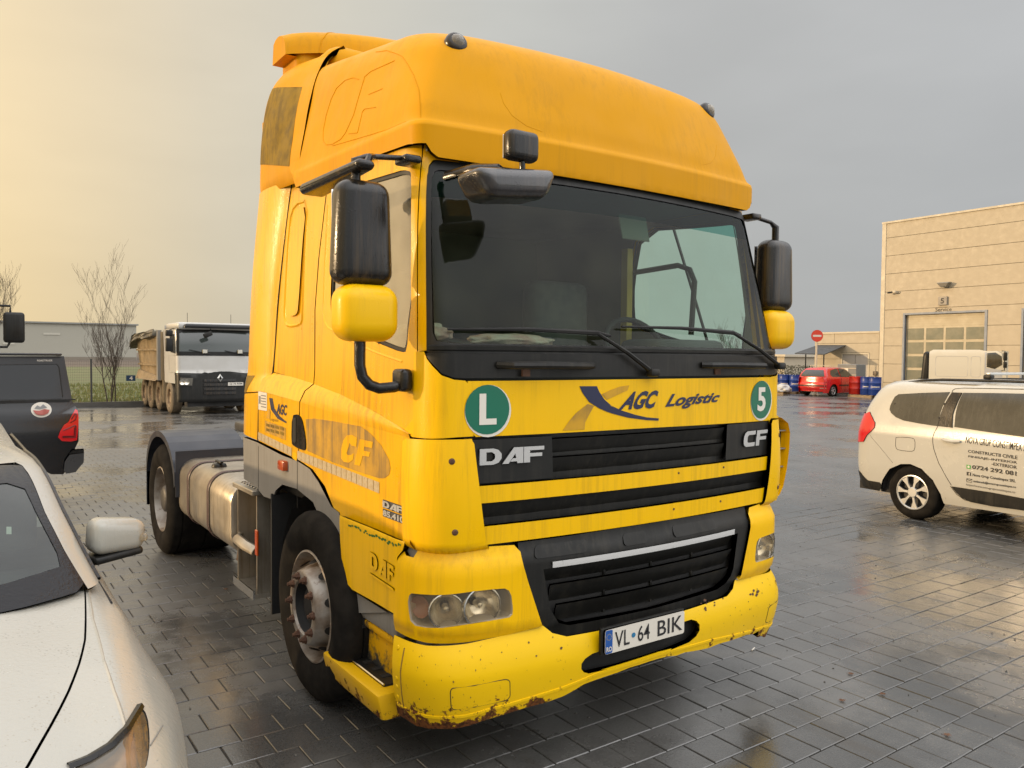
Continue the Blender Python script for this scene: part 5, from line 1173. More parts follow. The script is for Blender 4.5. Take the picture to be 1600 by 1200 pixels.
# low annex
an=thing('annex','low cream clad annex with grey double doors beside the tall hall','building',loc=hall.location);an.rotation_euler=hall.rotation_euler
def ap(name,x0,x1,y0,y1,z0,z1,mt,parent=None): return MB().box(x0,x1,y0,y1,z0,z1).build(name,mt,parent or an,0)
ap('wall',.14,4.35,-9,-.06,0,3.35,panelg)
for z0,z1 in ((0,.85),(.85,1.85),(1.85,2.78),(2.78,3.36)):
    if z1<2.0:
        ap('cladding_panel',.14,.72,-.06,0,z0+.01,z1-.01,panelm);ap('cladding_panel',2.55,4.35,-.06,0,z0+.01,z1-.01,panelm)
    elif z0<2.0: ap('cladding_panel',.14,.72,-.06,0,z0+.01,z1-.01,panelm);ap('cladding_panel',2.55,4.35,-.06,0,z0+.01,z1-.01,panelm);ap('cladding_panel',.72,2.55,-.06,0,2.24,z1-.01,panelm)
    else: ap('cladding_panel',.14,3.02,-.06,0,z0+.01,z1-.01,panelm);ap('cladding_panel',3.04,4.35,-.06,0,z0+.01,z1-.01,panelm)
ap('roof_edge',.12,4.42,-.3,.04,3.36,3.46,trim);ap('wall_end',4.35,4.42,-9,-.06,0,3.36,panelm)
dr=ap('double_door',.80,2.45,-.05,-.01,0,2.12,mat('grey_steel_door',(.36,.34,.32),.5))
ap('door_frame',.72,.80,-.05,.03,0,2.22,trim,dr);ap('door_frame',2.45,2.53,-.05,.03,0,2.22,trim,dr);ap('door_frame',.80,2.45,-.05,.03,2.13,2.22,trim,dr);ap('door_gap',1.61,1.625,-.008,-.005,0,2.1,seam,dr)
MB().rbox((1.52,.02,1.0),(.04,.05,.12),.01,1).build('handle',blk,dr)
MB().rbox((.30,.06,1.05),(.22,.14,.26),.04,2).build('wall_box',mat('brown_box',(.16,.12,.08),.6),an)
ca=thing('canopy','small dark tilted canopy over the annex doors, above the red hatchback','canopy',loc=hall.location);ca.rotation_euler=hall.rotation_euler
m=MB();k_=[(2.25,.02,2.68),(4.15,.02,2.70),(3.6,2.9,2.18),(1.75,2.7,2.12)]
m.add([Vector(p) for p in k_]+[Vector(p)+Vector((0,0,-.05)) for p in k_],[(0,1,2,3),(7,6,5,4),(0,3,7,4),(1,5,6,2),(3,2,6,7),(0,4,5,1)]);m.build('roof_sheet',mat('canopy_felt',(.05,.055,.06),.7),ca,0)
for p in ((2.95,2.75,0),(1.85,2.6,0)): MB().tube([p,(p[0],p[1],2.14)],.035,6).build('post',blk_mt,ca)
# far pale hall and hedge behind
fh=thing('far_hall','long low pale warehouse far behind the annex, partly hidden by the trees','building')
MB().box(56,64,40,75,0,2.0).build('wall',panelm,fh,0);MB().box(55.8,64.2,39.8,75.2,2.0,2.2).build('roof',trim,fh,0)
wh_=thing('far_warehouse','long low pale grey warehouse on the skyline behind the pickup and bare tree','building')
whm=mat('pale_warehouse_wall',(.36,.345,.29),.8,var=(.02,.5,(.31,.30,.25)))
m=MB();m.box(-190,29.4,185,260,-.5,7.75);m.build('wall',whm,wh_,0);MB().box(-190.5,29.8,184.6,261,7.75,8.05).build('roof_edge',mat('warehouse_roof',(.25,.25,.23),.7),wh_,0)
for i in range(26):
    for j in range(3): MB().box(-180+8*i+j*1.0,-177+8*i,184.9,184.97,5.4-2.1*j,5.75-2.1*j).build('roof_light',mat('warehouse_light_band',(.47,.45,.38),.6),wh_,0) if (i*3+j)%2==0 else None
MB().box(-190,29,183.0,184.8,-.3,.9).build('loading_bank',mat('pale_plinth',(.22,.19,.15),.9),wh_,0)
hedge=MB()
for i in range(5200):
    t=random.random();x=44+8*t+random.uniform(-.5,.5);y=28.0+17*t+random.uniform(-.6,.6);z=random.uniform(0,1.35);a=random.uniform(0,PI);b=random.uniform(-1,1)
    p=Vector((x,y,z));d=Vector((math.cos(a),math.sin(a),b))*.11;e=Vector((-math.sin(a),math.cos(a),.5))*.08
    hedge.add([p,p+d,p+e],[(0,1,2)])
o=hedge.build('hedge',mat('hedge_leaf',(.045,.055,.02),.8,var=(2,.8,(.08,.07,.03))),None,0);o['kind']='stuff';tag(o,'dense green hedge between the red hatchback and the far hall','hedge')
for i in range(4):
    x=36.8+.9*i*2;y=26.2+2.4*i
# no entry sign
ne=thing('no_entry_sign','round red no-entry sign on a pale post in front of the annex','sign',loc=(34,22.06,0))
MB().tube([(0,0,0),(0,0,3.25)],.05,8).build('post',trim,ne)
Mx=Matrix.Rotation(R(-35),4,'Z')
def nf(u,v): p=Mx@Vector((u,-.06,0));return (p.x,p.y,3.05+v)
pn=panel('disc',nf,ell(0,0,.31,.31),mat('sign_red',(.62,.05,.02),.4),ne,th=.02,ctr=(1,1,3),du=.5,dv=.5);panel('bar',nf,box_quad(-.22,.22,-.05,.05),plate_w,pn,off=.003,th=0,ctr=(1,1,3))
# drums
def drum(name,x,y,col,label,lab=True,g='steel drums standing on pallets beside the hall'):
    t=thing(name,label,'barrel',g,loc=(x,y,.13))
    MB().lathe([(0,.0),(.285,.0),(.29,.01),(.29,.27),(.302,.285),(.29,.30),(.29,.57),(.302,.585),(.29,.60),(.29,.85),(.295,.87),(.28,.87),(.275,.85),(0,.85)],24,axis='z').build('shell',col,t,40)
    MB().lathe([(0,.872),(.035,.872),(.04,.86)],8,Matrix.Translation((.15,.1,0)),'z').build('bung',chrome,t)
    if lab:
        f=lambda u,v:(-.292*math.cos(u),-.292*math.sin(u),v)
        panel('label_band',f,box_quad(.1,1.3,.38,.42),plate_w,t,off=.012,th=0,ctr=(0,0,.4),du=.2)
blue_d=mat('blue_drum_paint',(.008,.035,.20),.35,var=(5,.5,(.012,.05,.26)));red_d=mat('red_drum_paint',(.55,.025,.012),.35)
drum('oil_drum',33.5,19.52,red_d,'red steel drum just behind the nose of the red hatchback',False)
drum('oil_drum',33.5,18.93,blue_d,'left blue drum of the pair right of the red drum')
drum('oil_drum',33.45,18.48,blue_d,'right blue drum of the pair right of the red drum')
for i,(x,y,l_) in enumerate(((33.6,24.15,'leftmost blue drum beside the yellow truck, half hidden'),(33.4,23.55,'blue drum second from the left beside the yellow truck'),(33.5,22.95,'blue drum third from the left, beside the red hatchback'),(33.9,22.5,'blue drum nearest the rear of the red hatchback'))): drum('oil_drum',x,y,blue_d,l_)
wood=mat('pallet_wood',(.30,.22,.13),.85,var=(8,.6,(.2,.14,.08)))
def pallet(x,y,label,rz=0):
    t=thing('pallet',label,'pallet',loc=(x,y,0),rz=rz)
    for k in range(5): MB().box(-.5,.5,-.6+k*.275,-.5+k*.275,.11,.13).build('board',wood,t,0)
    for k in (-.5,-.05,.4): MB().box(k,k+.1,-.6,.6,.0,.11).build('block',wood,t,0)
pallet(33.5,19.0,'wooden pallet under the red and blue drums');pallet(33.5,23.3,'wooden pallet under the row of blue drums',.1)
pallet(32.4,23.3,'pale wooden pallet lying in front of the blue drums',.2)
wr=thing('wrapped_load','lump of grey plastic film on the pallet in front of the blue drums','load',loc=(32.3,22.9,.14))
bm=bmesh.new();bmesh.ops.create_icosphere(bm,subdivisions=3,radius=1)
for v in bm.verts:
    d=1+noise.noise(v.co*3)*.3;v.co=Vector((v.co.x*.4*d,v.co.y*.5*d,max(-.0,v.co.z*.28*d+.1)))
me=bpy.data.meshes.new('film');bm.to_mesh(me);bm.free();me.materials.append(mat('plastic_film',(.45,.45,.43),.25));o=bpy.data.objects.new('film',me);COL.objects.link(o);o.parent=wr
# IBC container cage and crate
ib=thing('cage_container','white plastic container in a metal cage behind the red hatchback roof','container',loc=(36.3,23.0,0))
MB().rbox((0,0,.78),(.95,1.1,1.2),.06,2).build('tank',mat('milky_plastic',(.55,.52,.45),.5),ib)
cage=MB()
for k in range(8):
    y=-.6+1.2*k/7;cage.box(-.53,-.51,y-.012,y+.012,.13,1.5)
for z in (.15,.5,.85,1.2,1.5): cage.box(-.54,-.51,-.6,.6,z-.012,z+.012)
for k in range(6):
    x=-.5+k*.2;cage.box(x-.012,x+.012,-.62,-.60,.13,1.5)
cage.build('cage',trim,ib,0);MB().box(-.55,.55,-.62,.62,.0,.13).build('base',mat('grey_crate',(.18,.19,.19),.6),ib,0)
cr_=thing('grey_crate','grey metal crate between the cage container and the annex doors','crate',loc=(36.5,21.6,0))
MB().rbox((0,0,.8),(.9,1.1,1.55),.02,1).build('body',mat('grey_crate',(.18,.19,.19)),cr_)
for z in (.3,.65,1.0,1.35): MB().box(-.47,-.45,-.55,.55,z,z+.03).build('rib',trim,cr_,0)
MB().box(-.475,-.46,-.1,.12,1.15,1.35).build('label',plate_w,cr_,0)
# low rail / kerb before the hall
for x,y in ((35.5,26.4),(39,29.5)):
    o=thing('lamp_post',f'thin metal post {"near the blue drums" if x<36 else "in front of the hedge behind the drums"}','post',loc=(x,y,0));MB().tube([(0,0,0),(0,0,1.9)],.03,6).build('post_tube',trim,o)
# ================================================================ vehicles
carw=mat('warm_white_car_paint',(.48,.47,.42),.24,coat=.45,var=(1.2,.25,(.44,.425,.375)),grime=(60,.68,.25,(.3,.27,.2)),drops=.6)
carglass=mat('dark_car_glass',(.018,.020,.018),.06,spec=.9,var=(3,.6,(.05,.05,.042)),streak=(.3,(.09,.085,.07)))
redl=mat('red_lamp_lens',(.55,.008,.010),.15,coat=.6)
redp=mat('red_car_paint',(.50,.012,.008),.25,coat=.6)
blackp=mat('black_car_paint',(.006,.006,.007),.16,coat=.6,drops=.5,grime=(30,.66,.3,(.06,.055,.05)))
alw=mat('alloy_silver',(.50,.50,.48),.32,metal=.6)
def car_wheel(parent,x,y,r,w,out,style=7,name='wheel'):
    """axis along local y; out=+1/-1 outer face direction"""
    M_=Matrix.Translation((x,y,r))@(Matrix.Identity(4) if out>0 else Matrix.Rotation(PI,4,'Z'))
    h=w/2
    wh=MB().lathe([(r*.64,h-.012),(r*.65,h+.002),(r*.62,h+.004),(r*.60,h-.01),(r*.56,h-.06),(0,h-.065)],36,M_,'y').build(name,mat('dark_wheel_well',(.03,.03,.03),.6),parent,40)  # plain dark disc behind the cover spokes
    MB().lathe([(r*.62,h-.03),(r*.66,h),(r*.78,h+.010),(r*.92,h+.002),(r*.975,h-.015),(r,h-.035),(r,-h+.035),(r*.92,-h)],48,M_,'y').build('tyre',rubber,wh,40)
    if style:
        cv=MB();n=style
        cv.lathe([(0,h+.010),(.052,h+.010),(.06,h+.004),(.062,h-.02)],24,M_,'y')
        cv.lathe([(r*.58,h+.0),(r*.61,h+.008),(r*.645,h+.006),(r*.645,h-.012)],40,M_,'y')
        for k in range(n):
            a=2*PI*k/n
            P=[(.045,-.30),(.045,.30),(r*.36/1,.16),(r*.60,.33),(r*.60,-.14),(r*.36,-.10)]
            pts=[]
            for rr,da in P: pts.append((rr*math.cos(a+da*.9),h+.004-.010*(rr/(r*.6))*0,rr*math.sin(a+da*.9)))
            cv.add([Vector(p) for p in pts]+[Vector(p)-Vector((0,.02,0)) for p in pts],[tuple(range(6)),(0,1,7,6),(1,2,8,7),(2,3,9,8),(3,4,10,9),(4,5,11,10),(5,0,6,11)],M_)
        cv.build('wheel_cover',alw,wh,20)
    return wh
# ---- white people carrier on the right
V=thing('people_carrier','white people carrier with dark lettering on its door, parked at the right','car')
V.location=(7.225,2.05,0);V.rotation_euler=(0,0,math.atan2(-.994,-.11))
VC=(1.0,0,.9)
F0=-6.2
topz=[(-1.95,1.56),(-2.5,1.605),(-3.5,1.625),(-5,1.625),(F0,1.60)]
arch=[(-2.8562, 0.242), (-2.8712, 0.3455), (-2.8082, 0.4976), (-2.678, 0.6086), (-2.5361, 0.6467), (-2.4128, 0.6315), (-2.2648, 0.5553), (-2.1417, 0.4048), (-2.0615, 0.2606)]
sil=[(-3.7335, 0.2601), (-3.2614, 0.2501)]
rear0=[(0,.22),(0,1.56),(-1.2,1.56)]
bodyp=[(0,.30),(-1.2,.30),(-1.6,.31),(-1.93,.30)]+arch[::-1]+sil[::-1]+[(-4.9,.24),(-4.95,.45),(-5.1,.62),(-5.4,.68),(-5.7,.6),(-5.82,.4),(-5.85,.25),(F0,.25),(F0,1.0),(-5.2,1.05),(-4.9,1.4),(-4.6,1.60),(-3.5,1.628),(-2.5,1.62),(-1.9,1.60),(-1.2,1.60),(0,1.60)]
bd=panel('body',mpv,bodyp,carw,V,du=.10,dv=.05,th=.02,ctr=VC)
m=MB();rows=[]
for z in (1.60,1.625,1.638,1.64): rows.append([Vector(mpv(s_,z)) for s_ in (-4.6,-4,-3.4,-2.8,-2.4,-2.1,-1.8,-1.5,-1.2,-1,-.5,0,.5,1,1.2,1.5,1.8,2.1,2.4,2.8,3.4,4,4.6)])
nn=len(rows[0]);m.add([v for r_ in rows for v in r_],[(a*nn+i,a*nn+i+1,(a+1)*nn+i+1,(a+1)*nn+i) for a in range(3) for i in range(nn-1)]+[tuple(range(3*nn,4*nn))]);m.build('roof',carw,V,50)
panel('body_side',mpv,mir([p for p in bodyp if p[0]<0]+[(0,1.6)] ),carw,V,du=.2,dv=.1,th=0,ctr=VC) if 0 else None
m=MB();m.box(-.75,3.6,-.78,.80,.25,1.0);m.box(-.2,2.4,-.62,.62,1.0,1.55);m.build('inner_body',blk_mt,V,0)
m=MB();m.box(-.8,3.6,.80,.87,.25,1.0);m.build('far_side',carw,V,0)
q=panel('quarter_window',mpv,[(-2.1228, 1.2631), (-2.1047, 1.3121), (-2.0954, 1.3605), (-2.0849, 1.4195), (-2.1069, 1.4522), (-2.3781, 1.4805), (-2.704, 1.5055), (-2.8057, 1.1148), (-2.6057, 1.1258), (-2.365, 1.1476), (-2.2522, 1.1779), (-2.1648, 1.2239)],carglass,bd,off=.003,th=.003,ctr=VC,du=.12,dv=.06)
panel('door_window',mpv,[(-2.8542, 1.5038), (-3.2049, 1.5165), (-3.4838, 1.5226), (-3.6334, 1.5206), (-3.9096, 1.0645), (-3.7593, 1.0799), (-3.4143, 1.0969), (-3.0004, 1.1225)]+[],carglass,bd,off=.003,th=.003,ctr=VC,du=.12,dv=.06)
panel('pillar_trim',mpv,[(-2.7232, 1.5039), (-2.8413, 1.5044), (-2.8914, 1.3621), (-2.9156, 1.2532), (-2.9765, 1.112), (-2.8119, 1.1153)],blk_gl,bd,off=.002,th=.002,ctr=VC,du=.12,dv=.06)
outline('window_seal',mpv,[(-2.8449, 1.5009), (-2.8914, 1.3621), (-2.9192, 1.2535), (-2.9801, 1.1123)],blk,bd,.006,.004,ctr=VC)
outline('door_gap',mpv,[(-3.4076, 1.5707), (-2.7951, 1.557), (-2.7109, 1.5447), (-2.7066, 1.5282), (-2.7268, 1.5016), (-2.8078, 1.1101), (-2.7935, 1.035), (-2.7895, 0.9855), (-2.7991, 0.9248), (-2.8195, 0.8531), (-2.8828, 0.7019), (-2.9616, 0.5789), (-3.0243, 0.4688)],seam,bd,.0035,.0,ctr=VC)
outline('door_gap',mpv,[(-3.0099, 0.4584), (-3.0652, 0.3754), (-3.1424, 0.3267), (-3.2982, 0.3177), (-3.7648, 0.3209)],seam,bd,.0035,.0,ctr=VC)
outline('bumper_gap',mpv,[(-1.9736, 0.9355), (-2.1147, 0.8164), (-2.2489, 0.6885), (-2.3075, 0.6312)],mat('faint_gap',(.2,.19,.17),.8),bd,.0025,.0,ctr=VC)
outline('fuel_flap_gap',mpv,smoothpoly([(-2.3346, 0.9474), (-2.5238, 0.9577), (-2.5801, 0.9404), (-2.5893, 0.8157), (-2.5387, 0.7927), (-2.3804, 0.793), (-2.339, 0.8141), (-2.3321, 0.9227)],1),seam,bd,.003,.0,closed=True,ctr=VC,n=2)
hd=MB();a_=[(-2.9057, 0.9783), (-2.9644, 0.9658), (-3.0394, 0.9612), (-3.1172, 0.9689)]
hd.tube([Vector(mpv(*p))+nrm(mpv,*p,VC)*d for p,d in zip(a_,(.008,.03,.03,.012))],[.013,.017,.017,.014],8);hd.build('door_handle',carw,bd)
for p in [(-2.1524, 1.3347), (-2.7449, 1.3694), (-2.7762, 1.21)]: MB().lathe([(0,.008),(.010,.006),(.013,0)],10,Matrix.Translation(Vector(mpv(*p)))@nrm(mpv,*p,VC).to_track_quat('Z','Y').to_matrix().to_4x4(),'z').build('window_screw',blk,q)
panel('sill_trim',mpv,[(-3.0283, 0.4576), (-3.4709, 0.4582), (-3.7956, 0.4458), (-3.9515, 0.4482), (-3.9248, 0.3322), (-3.7662, 0.3243), (-3.4329, 0.3113), (-3.2107, 0.3189), (-3.1227, 0.3495), (-3.0704, 0.3971)],blk,bd,off=.012,th=.02,ctr=VC)
panel('tail_lamp',mpv,[(-.95,1.18),(-1.2,1.20),(-1.55,1.185)]+[(-1.7384, 1.2158), (-1.905, 1.1516), (-2.0118, 1.0928), (-2.0247, 1.0383), (-1.9957, 0.9924), (-1.8863, 0.931), (-1.799, 0.8463)]+[(-1.35,.82),(-.95,.86)],redl,bd,off=.012,th=.02,ctr=VC)
panel('rear_bumper_trim',mpv,[(0,.46),(-1.2,.46),(-1.60,.455)]+[(-1.8699, 0.3711), (-2.1002, 0.3703), (-2.1124, 0.3243), (-2.0398, 0.2611), (-1.7941, 0.2919)]+[(-1.6,.28),(-1.2,.27),(0,.27)],blk,bd,off=.008,th=.02,ctr=VC)
rr_=[(-1.95,1.598),(-2.15,1.628),(-2.4,1.632),(-3,1.636),(-4.6,1.636)]
m=MB();P_=[Vector(mpv(s_,min(z_,1.60)))+Vector((0,.03,d_)) for (s_,z_),d_ in zip(rr_,(.0,.025,.04,.045,.045))]
m.tube(P_,[.008,.014,.016,.016,.016],8);m.build('roof_rail',blk,V,50)
m=MB();m.tube([p*1.0 for p in [Vector((p.x,-p.y,p.z)) for p in P_]],.016,6);m.build('roof_rail',blk,V,50)
MB().rbox((.72,0,1.72),(.06,1.24,.03),.01,2).build('roof_bar',alw,V);MB().rbox((.72,-.60,1.685),(.09,.08,.05),.015,2).build('bar_foot',blk,V)
MB().rbox((1.95,0,1.72),(.06,1.24,.03),.01,2).build('roof_bar',alw,V);MB().rbox((1.95,-.60,1.685),(.09,.08,.05),.015,2).build('bar_foot',blk,V)
def txt(s,quad,mt=ink,bold=.01): return lettering(s,mpv,quad,mt,bd,.0035,bold=bold,ctr=VC)
txt('NOVA GRUP CONSTIMPEX S',[(-3.1728, 0.9602), (-3.809, 0.9346), (-3.7944, 1.0142), (-3.1665, 1.0307)],ink,.006)
txt('CONSTRUCTII CIVILE',[(-3.2146, 0.8579), (-3.7391, 0.845), (-3.7358, 0.8827), (-3.2152, 0.8888)],ink,.02)
txt('FINISAJE:-INTERIOR',[(-3.2215, 0.7998), (-3.7386, 0.7903), (-3.7373, 0.8235), (-3.2227, 0.8282)],ink,.02)
txt('-EXTERIOR',[(-3.4742, 0.7516), (-3.7379, 0.7423), (-3.7368, 0.7778), (-3.4766, 0.7828)],ink,.02)
txt('0724 292 081',[(-3.2663, 0.6846), (-3.7368, 0.6708), (-3.7354, 0.7175), (-3.2685, 0.7282)],ink,.03)
txt('Nova Grup Constimpex SRL',[(-3.2747, 0.598), (-3.7285, 0.5916), (-3.7273, 0.6327), (-3.276, 0.6356)],ink,.02)
txt('stefanradu@novagrupconstimpex.ro',[(-3.2806, 0.5349), (-3.7293, 0.5351), (-3.7314, 0.5664), (-3.2851, 0.5668)],ink,.02)
txt('https://www.novagrupconstimpex.ro',[(-3.1952, 0.4878), (-3.7144, 0.4789), (-3.7191, 0.5104), (-3.2015, 0.5154)],mat('grey_lettering',(.16,.15,.13),.6),.015)
panel('chat_emblem',mpv,[(-3.2047, 0.7237), (-3.2523, 0.7215), (-3.2535, 0.6795), (-3.206, 0.6804)],mat('emblem_green',(.06,.32,.06),.5),bd,off=.003,th=0,ctr=VC)
panel('emblem_ring',mpv,[(a,b) for a,b in smoothpoly([(-3.2169, 0.7147), (-3.2406, 0.7141), (-3.2413, 0.6896), (-3.2176, 0.6901)],1)],plate_w,bd,off=.004,th=0,ctr=VC)
fbq=panel('page_emblem',mpv,[(-3.2094, 0.6455), (-3.2569, 0.6424), (-3.258, 0.6051), (-3.2106, 0.6056)],ink,bd,off=.003,th=0,ctr=VC)
txt('f',[(-3.232, 0.605), (-3.2486, 0.605), (-3.2476, 0.6377), (-3.231, 0.639)],plate_w,.02)
outline('envelope_emblem',mpv,[(-3.2107, 0.5716), (-3.2676, 0.5714), (-3.2655, 0.5362), (-3.2085, 0.5351)],ink,bd,.0025,.003,closed=True,ctr=VC,n=1)
outline('envelope_emblem',mpv,[(-3.2107, 0.5716), (-3.2382, 0.5509), (-3.2676, 0.5714)],ink,bd,.0025,.003,ctr=VC,n=1)
car_wheel(V,0.02,-.755,.315,.20,-1);car_wheel(V,0.02,.755,.315,.20,1);car_wheel(V,2.83,-.755,.315,.20,-1);car_wheel(V,2.83,.755,.315,.20,1)
m=MB()
for i in range(12):
    a0=PI*i/12;a1=PI*(i+1)/12;P_=lambda a,y_:(.02+.40*math.cos(a),y_,.30+.37*math.sin(a))
    m.quad(P_(a0,-.85),P_(a1,-.85),P_(a1,-.5),P_(a0,-.5))
m.build('wheel_arch_liner',blk_mt,V,0)
# ---- black pickup with hard canopy
K=thing('pickup','black pickup with a hard canopy over its bed, red tail lamp towards us','pickup')
KC=(-3,9,1.2)
panel('bed_side',pick,[(-4.8,.50),(-2.9,.50),(-2.35,.50),(-2.02,.52),(-1.885,.43),(-1.76,.42),(-1.66,.55),(-1.635,.73),(-1.60,.81),(-1.595,1.18),(-1.66,1.298),(-4.8,1.303)],blackp,K,ctr=KC,du=.2,dv=.06,th=.03)
cn=panel('canopy',pick,[(-4.8,1.312),(-1.655,1.308),(-1.725,1.825),(-4.8,1.80)],mat('black_canopy_gelcoat',(.012,.013,.015),.35,coat=.3,grime=(30,.66,.3,(.06,.055,.05))),K,ctr=KC,du=.2,dv=.08,th=.03)
cwn=panel('canopy_window',pick,[(-2.3735, 1.7184), (-1.8077, 1.7261), (-1.7851, 1.6994), (-1.755, 1.3418), (-1.7723, 1.3195), (-2.3811, 1.3231)]+[(-4.6,1.36),(-4.6,1.68)],mat('dark_canopy_glass',(.008,.008,.009),.08,spec=.8),cn,ctr=KC,off=.004,th=.006,du=.3,dv=.2)
outline('window_edge',pick,[(-2.3734, 1.7221), (-1.8042, 1.7299), (-1.7817, 1.6994), (-1.7516, 1.3417)],blk,cn,.006,.003,ctr=KC)
outline('bed_rail',pick,[(-4.8,1.308),(-1.62,1.306)],seam,K,.008,.0,ctr=KC)
lettering('MAXTOP',pick,[(-2.0041, 1.7637), (-1.8465, 1.7641), (-1.846, 1.7832), (-2.0036, 1.7825)],plate_w,cn,.004,bold=.02,ctr=KC) if 0 else None
lettering('ROADTRUCK',pick,[(-2.0041, 1.7618), (-1.8466, 1.7622), (-1.846, 1.7832), (-2.0036, 1.7825)],plate_w,cn,.004,bold=.02,ctr=KC,name='canopy_badge')
MB().rbox((-2.35,8.35,1.845),(1.2,.5,.03),.01,1).build('canopy_roof',blackp,K)
m=MB();m.box(-4.8,-1.78,8.18,9.55,1.31,1.80);m.box(-4.8,-1.68,8.05,9.70,.55,1.31);m.build('bed_box',blk_mt,K,0)
MB().lathe([(0,0),(.022,.0),(.024,.012)],12,Matrix.Translation((-1.905,8.10,1.395))@Matrix.Rotation(R(90),4,'X'),'z').build('window_lock',chrome,cn)
tl=panel('tail_lamp',pick,[(-1.6264, 1.1872), (-1.6049, 1.1684), (-1.5963, 1.0927), (-1.6041, 0.9597), (-1.6188, 0.8261), (-1.686, 0.8144), (-1.7775, 0.8252), (-1.8152, 0.8711), (-1.793, 0.9401), (-1.7504, 1.0136), (-1.7083, 1.0402), (-1.6554, 1.1421)],redl,K,ctr=KC,off=.016,th=.02,du=.1,dv=.05)
dkr=mat('dark_red_lens',(.10,.003,.004),.3)
for P_ in ([(-1.6741, 1.0767), (-1.6338, 1.1357), (-1.6169, 1.1351), (-1.6289, 1.0712), (-1.6833, 1.0354)],[(-1.7598, 0.948), (-1.637, 1.0031), (-1.6272, 0.9893), (-1.6355, 0.8617), (-1.7657, 0.8685), (-1.7656, 0.8799), (-1.6489, 0.8778), (-1.6409, 0.9766)]):
    outline('lens_rib',pick,P_,dkr,tl,.006,.018,ctr=KC,n=2)
panel('rear_bumper',pick,[(-1.749, 0.5823), (-1.699, 0.6641), (-1.5469, 0.6758), (-1.5499, 0.5585), (-1.5873, 0.5123), (-1.6347, 0.4475), (-1.7356, 0.436), (-1.759, 0.4766)],mat('satin_bumper_grey',(.10,.10,.10),.3,metal=.6),K,ctr=KC,off=.05,th=.10,du=.1,dv=.05)
panel('bumper_top',pick,[(-1.699, 0.6719), (-1.669, 0.7127), (-1.5472, 0.7149), (-1.547, 0.6797)],blk,K,ctr=KC,off=.045,th=.06)
eb=ell(*[(-1.9767, 1.1963)][0],.105,.088)
em=panel('round_emblem',pick,eb,plate_w,K,ctr=KC,off=.004,th=.003,du=.3,dv=.3)
c0_=[(-1.9767, 1.1963)][0]
panel('emblem_band',pick,[(c0_[0]+.085*math.cos(a),c0_[1]+.065*math.sin(a)) for a in [PI+.15+(PI-.3)*k/12 for k in range(13)]]+[(c0_[0]+.03,c0_[1]+.005),(c0_[0]-.02,c0_[1]-.02)],mat('emblem_red',(.32,.07,.05),.5),em,ctr=KC,off=.016,th=0)
panel('emblem_peak',pick,[(c0_[0]-.07,c0_[1]+.012),(c0_[0]-.02,c0_[1]+.0),(c0_[0]+.06,c0_[1]+.02),(c0_[0]+.02,c0_[1]+.06),(c0_[0]-.01,c0_[1]+.03),(c0_[0]-.04,c0_[1]+.05)],mat('emblem_grey',(.2,.2,.2),.5),em,ctr=KC,off=.016,th=0)
m=MB();m.lathe([(0,.1),(.38,.1),(.38,-.1),(0,-.1)],24,Matrix.Translation((-3.0,8.15,.38)),'y');m.build('wheel',rubber,K,30)
# ---- lorry mirror entering at the left edge
LM=thing('parked_lorry','grey lorry cab mostly out of the left edge, its black mirror showing above the pickup','truck',loc=(-1.9,12.6,0))
MB().rbox((-.10,0,2.27),(.30,.14,.50),.05,3).build('mirror_housing',blk,LM,50)
MB().tube([(-.15,0,2.50),(-.15,0,2.62),(-.6,0,2.62)],.02,6).build('mirror_arm',blk,LM);MB().tube([(-.15,0,2.05),(-.2,0,1.95),(-.6,0,1.95)],.02,6).build('mirror_stay',blk,LM)
MB().rbox((-1.75,1.0,1.75),(2.3,2.2,2.3),.1,3).build('cab_body',mat('grey_lorry_paint',(.35,.34,.31),.4),LM,50)
# ---- white saloon in the left foreground
carw2=mat('wet_white_saloon_paint',(.38,.37,.325),.22,coat=.5,var=(1.2,.3,(.345,.335,.285)),grime=(60,.66,.3,(.25,.22,.16)),drops=1.2)
A=thing('white_saloon','wet white saloon in the left foreground, bonnet and wing mirror showing','car')
AC=(SCX,1.2,.4)
seamP=[(.4767,.66),(.47,.60),(.4159,.2056),(.387,.05),(.3567,-.0976),(.32,-.26),(.2823,-.422),(.25,-.52),(.20,-.62)]
bon=panel('bonnet',sed,[(0,.62),(.25,.63)]+seamP+[(.1,-.68),(0,-.70)],carw2,A,ctr=AC,du=.05,dv=.09,th=.012)
off_=[(a+.006,b) for a,b in seamP]
lampS=smoothpoly([(0.5374, -0.2174), (0.556, -0.2576), (0.554, -0.3549), (0.5455, -0.4292), (0.5284, -0.5058), (0.4854, -0.53), (0.4063, -0.4923), (0.3492, -0.4531), (0.3879, -0.4404), (0.4345, -0.4106), (0.4804, -0.3544)],1)
wgp=panel('front_wing',sed,off_+[(.3,-.70),(.45,-.78),(.6,-.84),(.8,-.86),(1,-.86),(1,2.1),(.60,2.1),(.575,1.3),(.56,.98),(.53,.76),(.50,.70)],carw2,A,holes=[lampS],ctr=AC,du=.035,dv=.07,th=.012)
def sed_in(t,y): 
    p=Vector(sed(t,y));n=nrm(sed,t,y,AC);p=p-n*.035;return (p.x,p.y,p.z)
panel('headlamp_bowl',sed_in,lampS,mat('amber_lamp_bowl',(.35,.22,.10),.25,metal=.6,var=(14,.9,(.12,.07,.03))),A,ctr=AC,th=0,du=.04,dv=.05)
hc_=panel('headlamp_cover',sed,lampS,lampgl,A,ctr=AC,off=-.003,th=.006,du=.04,dv=.05)
outline('headlamp_rim',sed,[(0.3492, -0.4488), (0.388, -0.436), (0.4347, -0.4058), (0.4808, -0.3491), (0.5352, -0.2221)],blk_gl,hc_,.012,.0,ctr=AC)
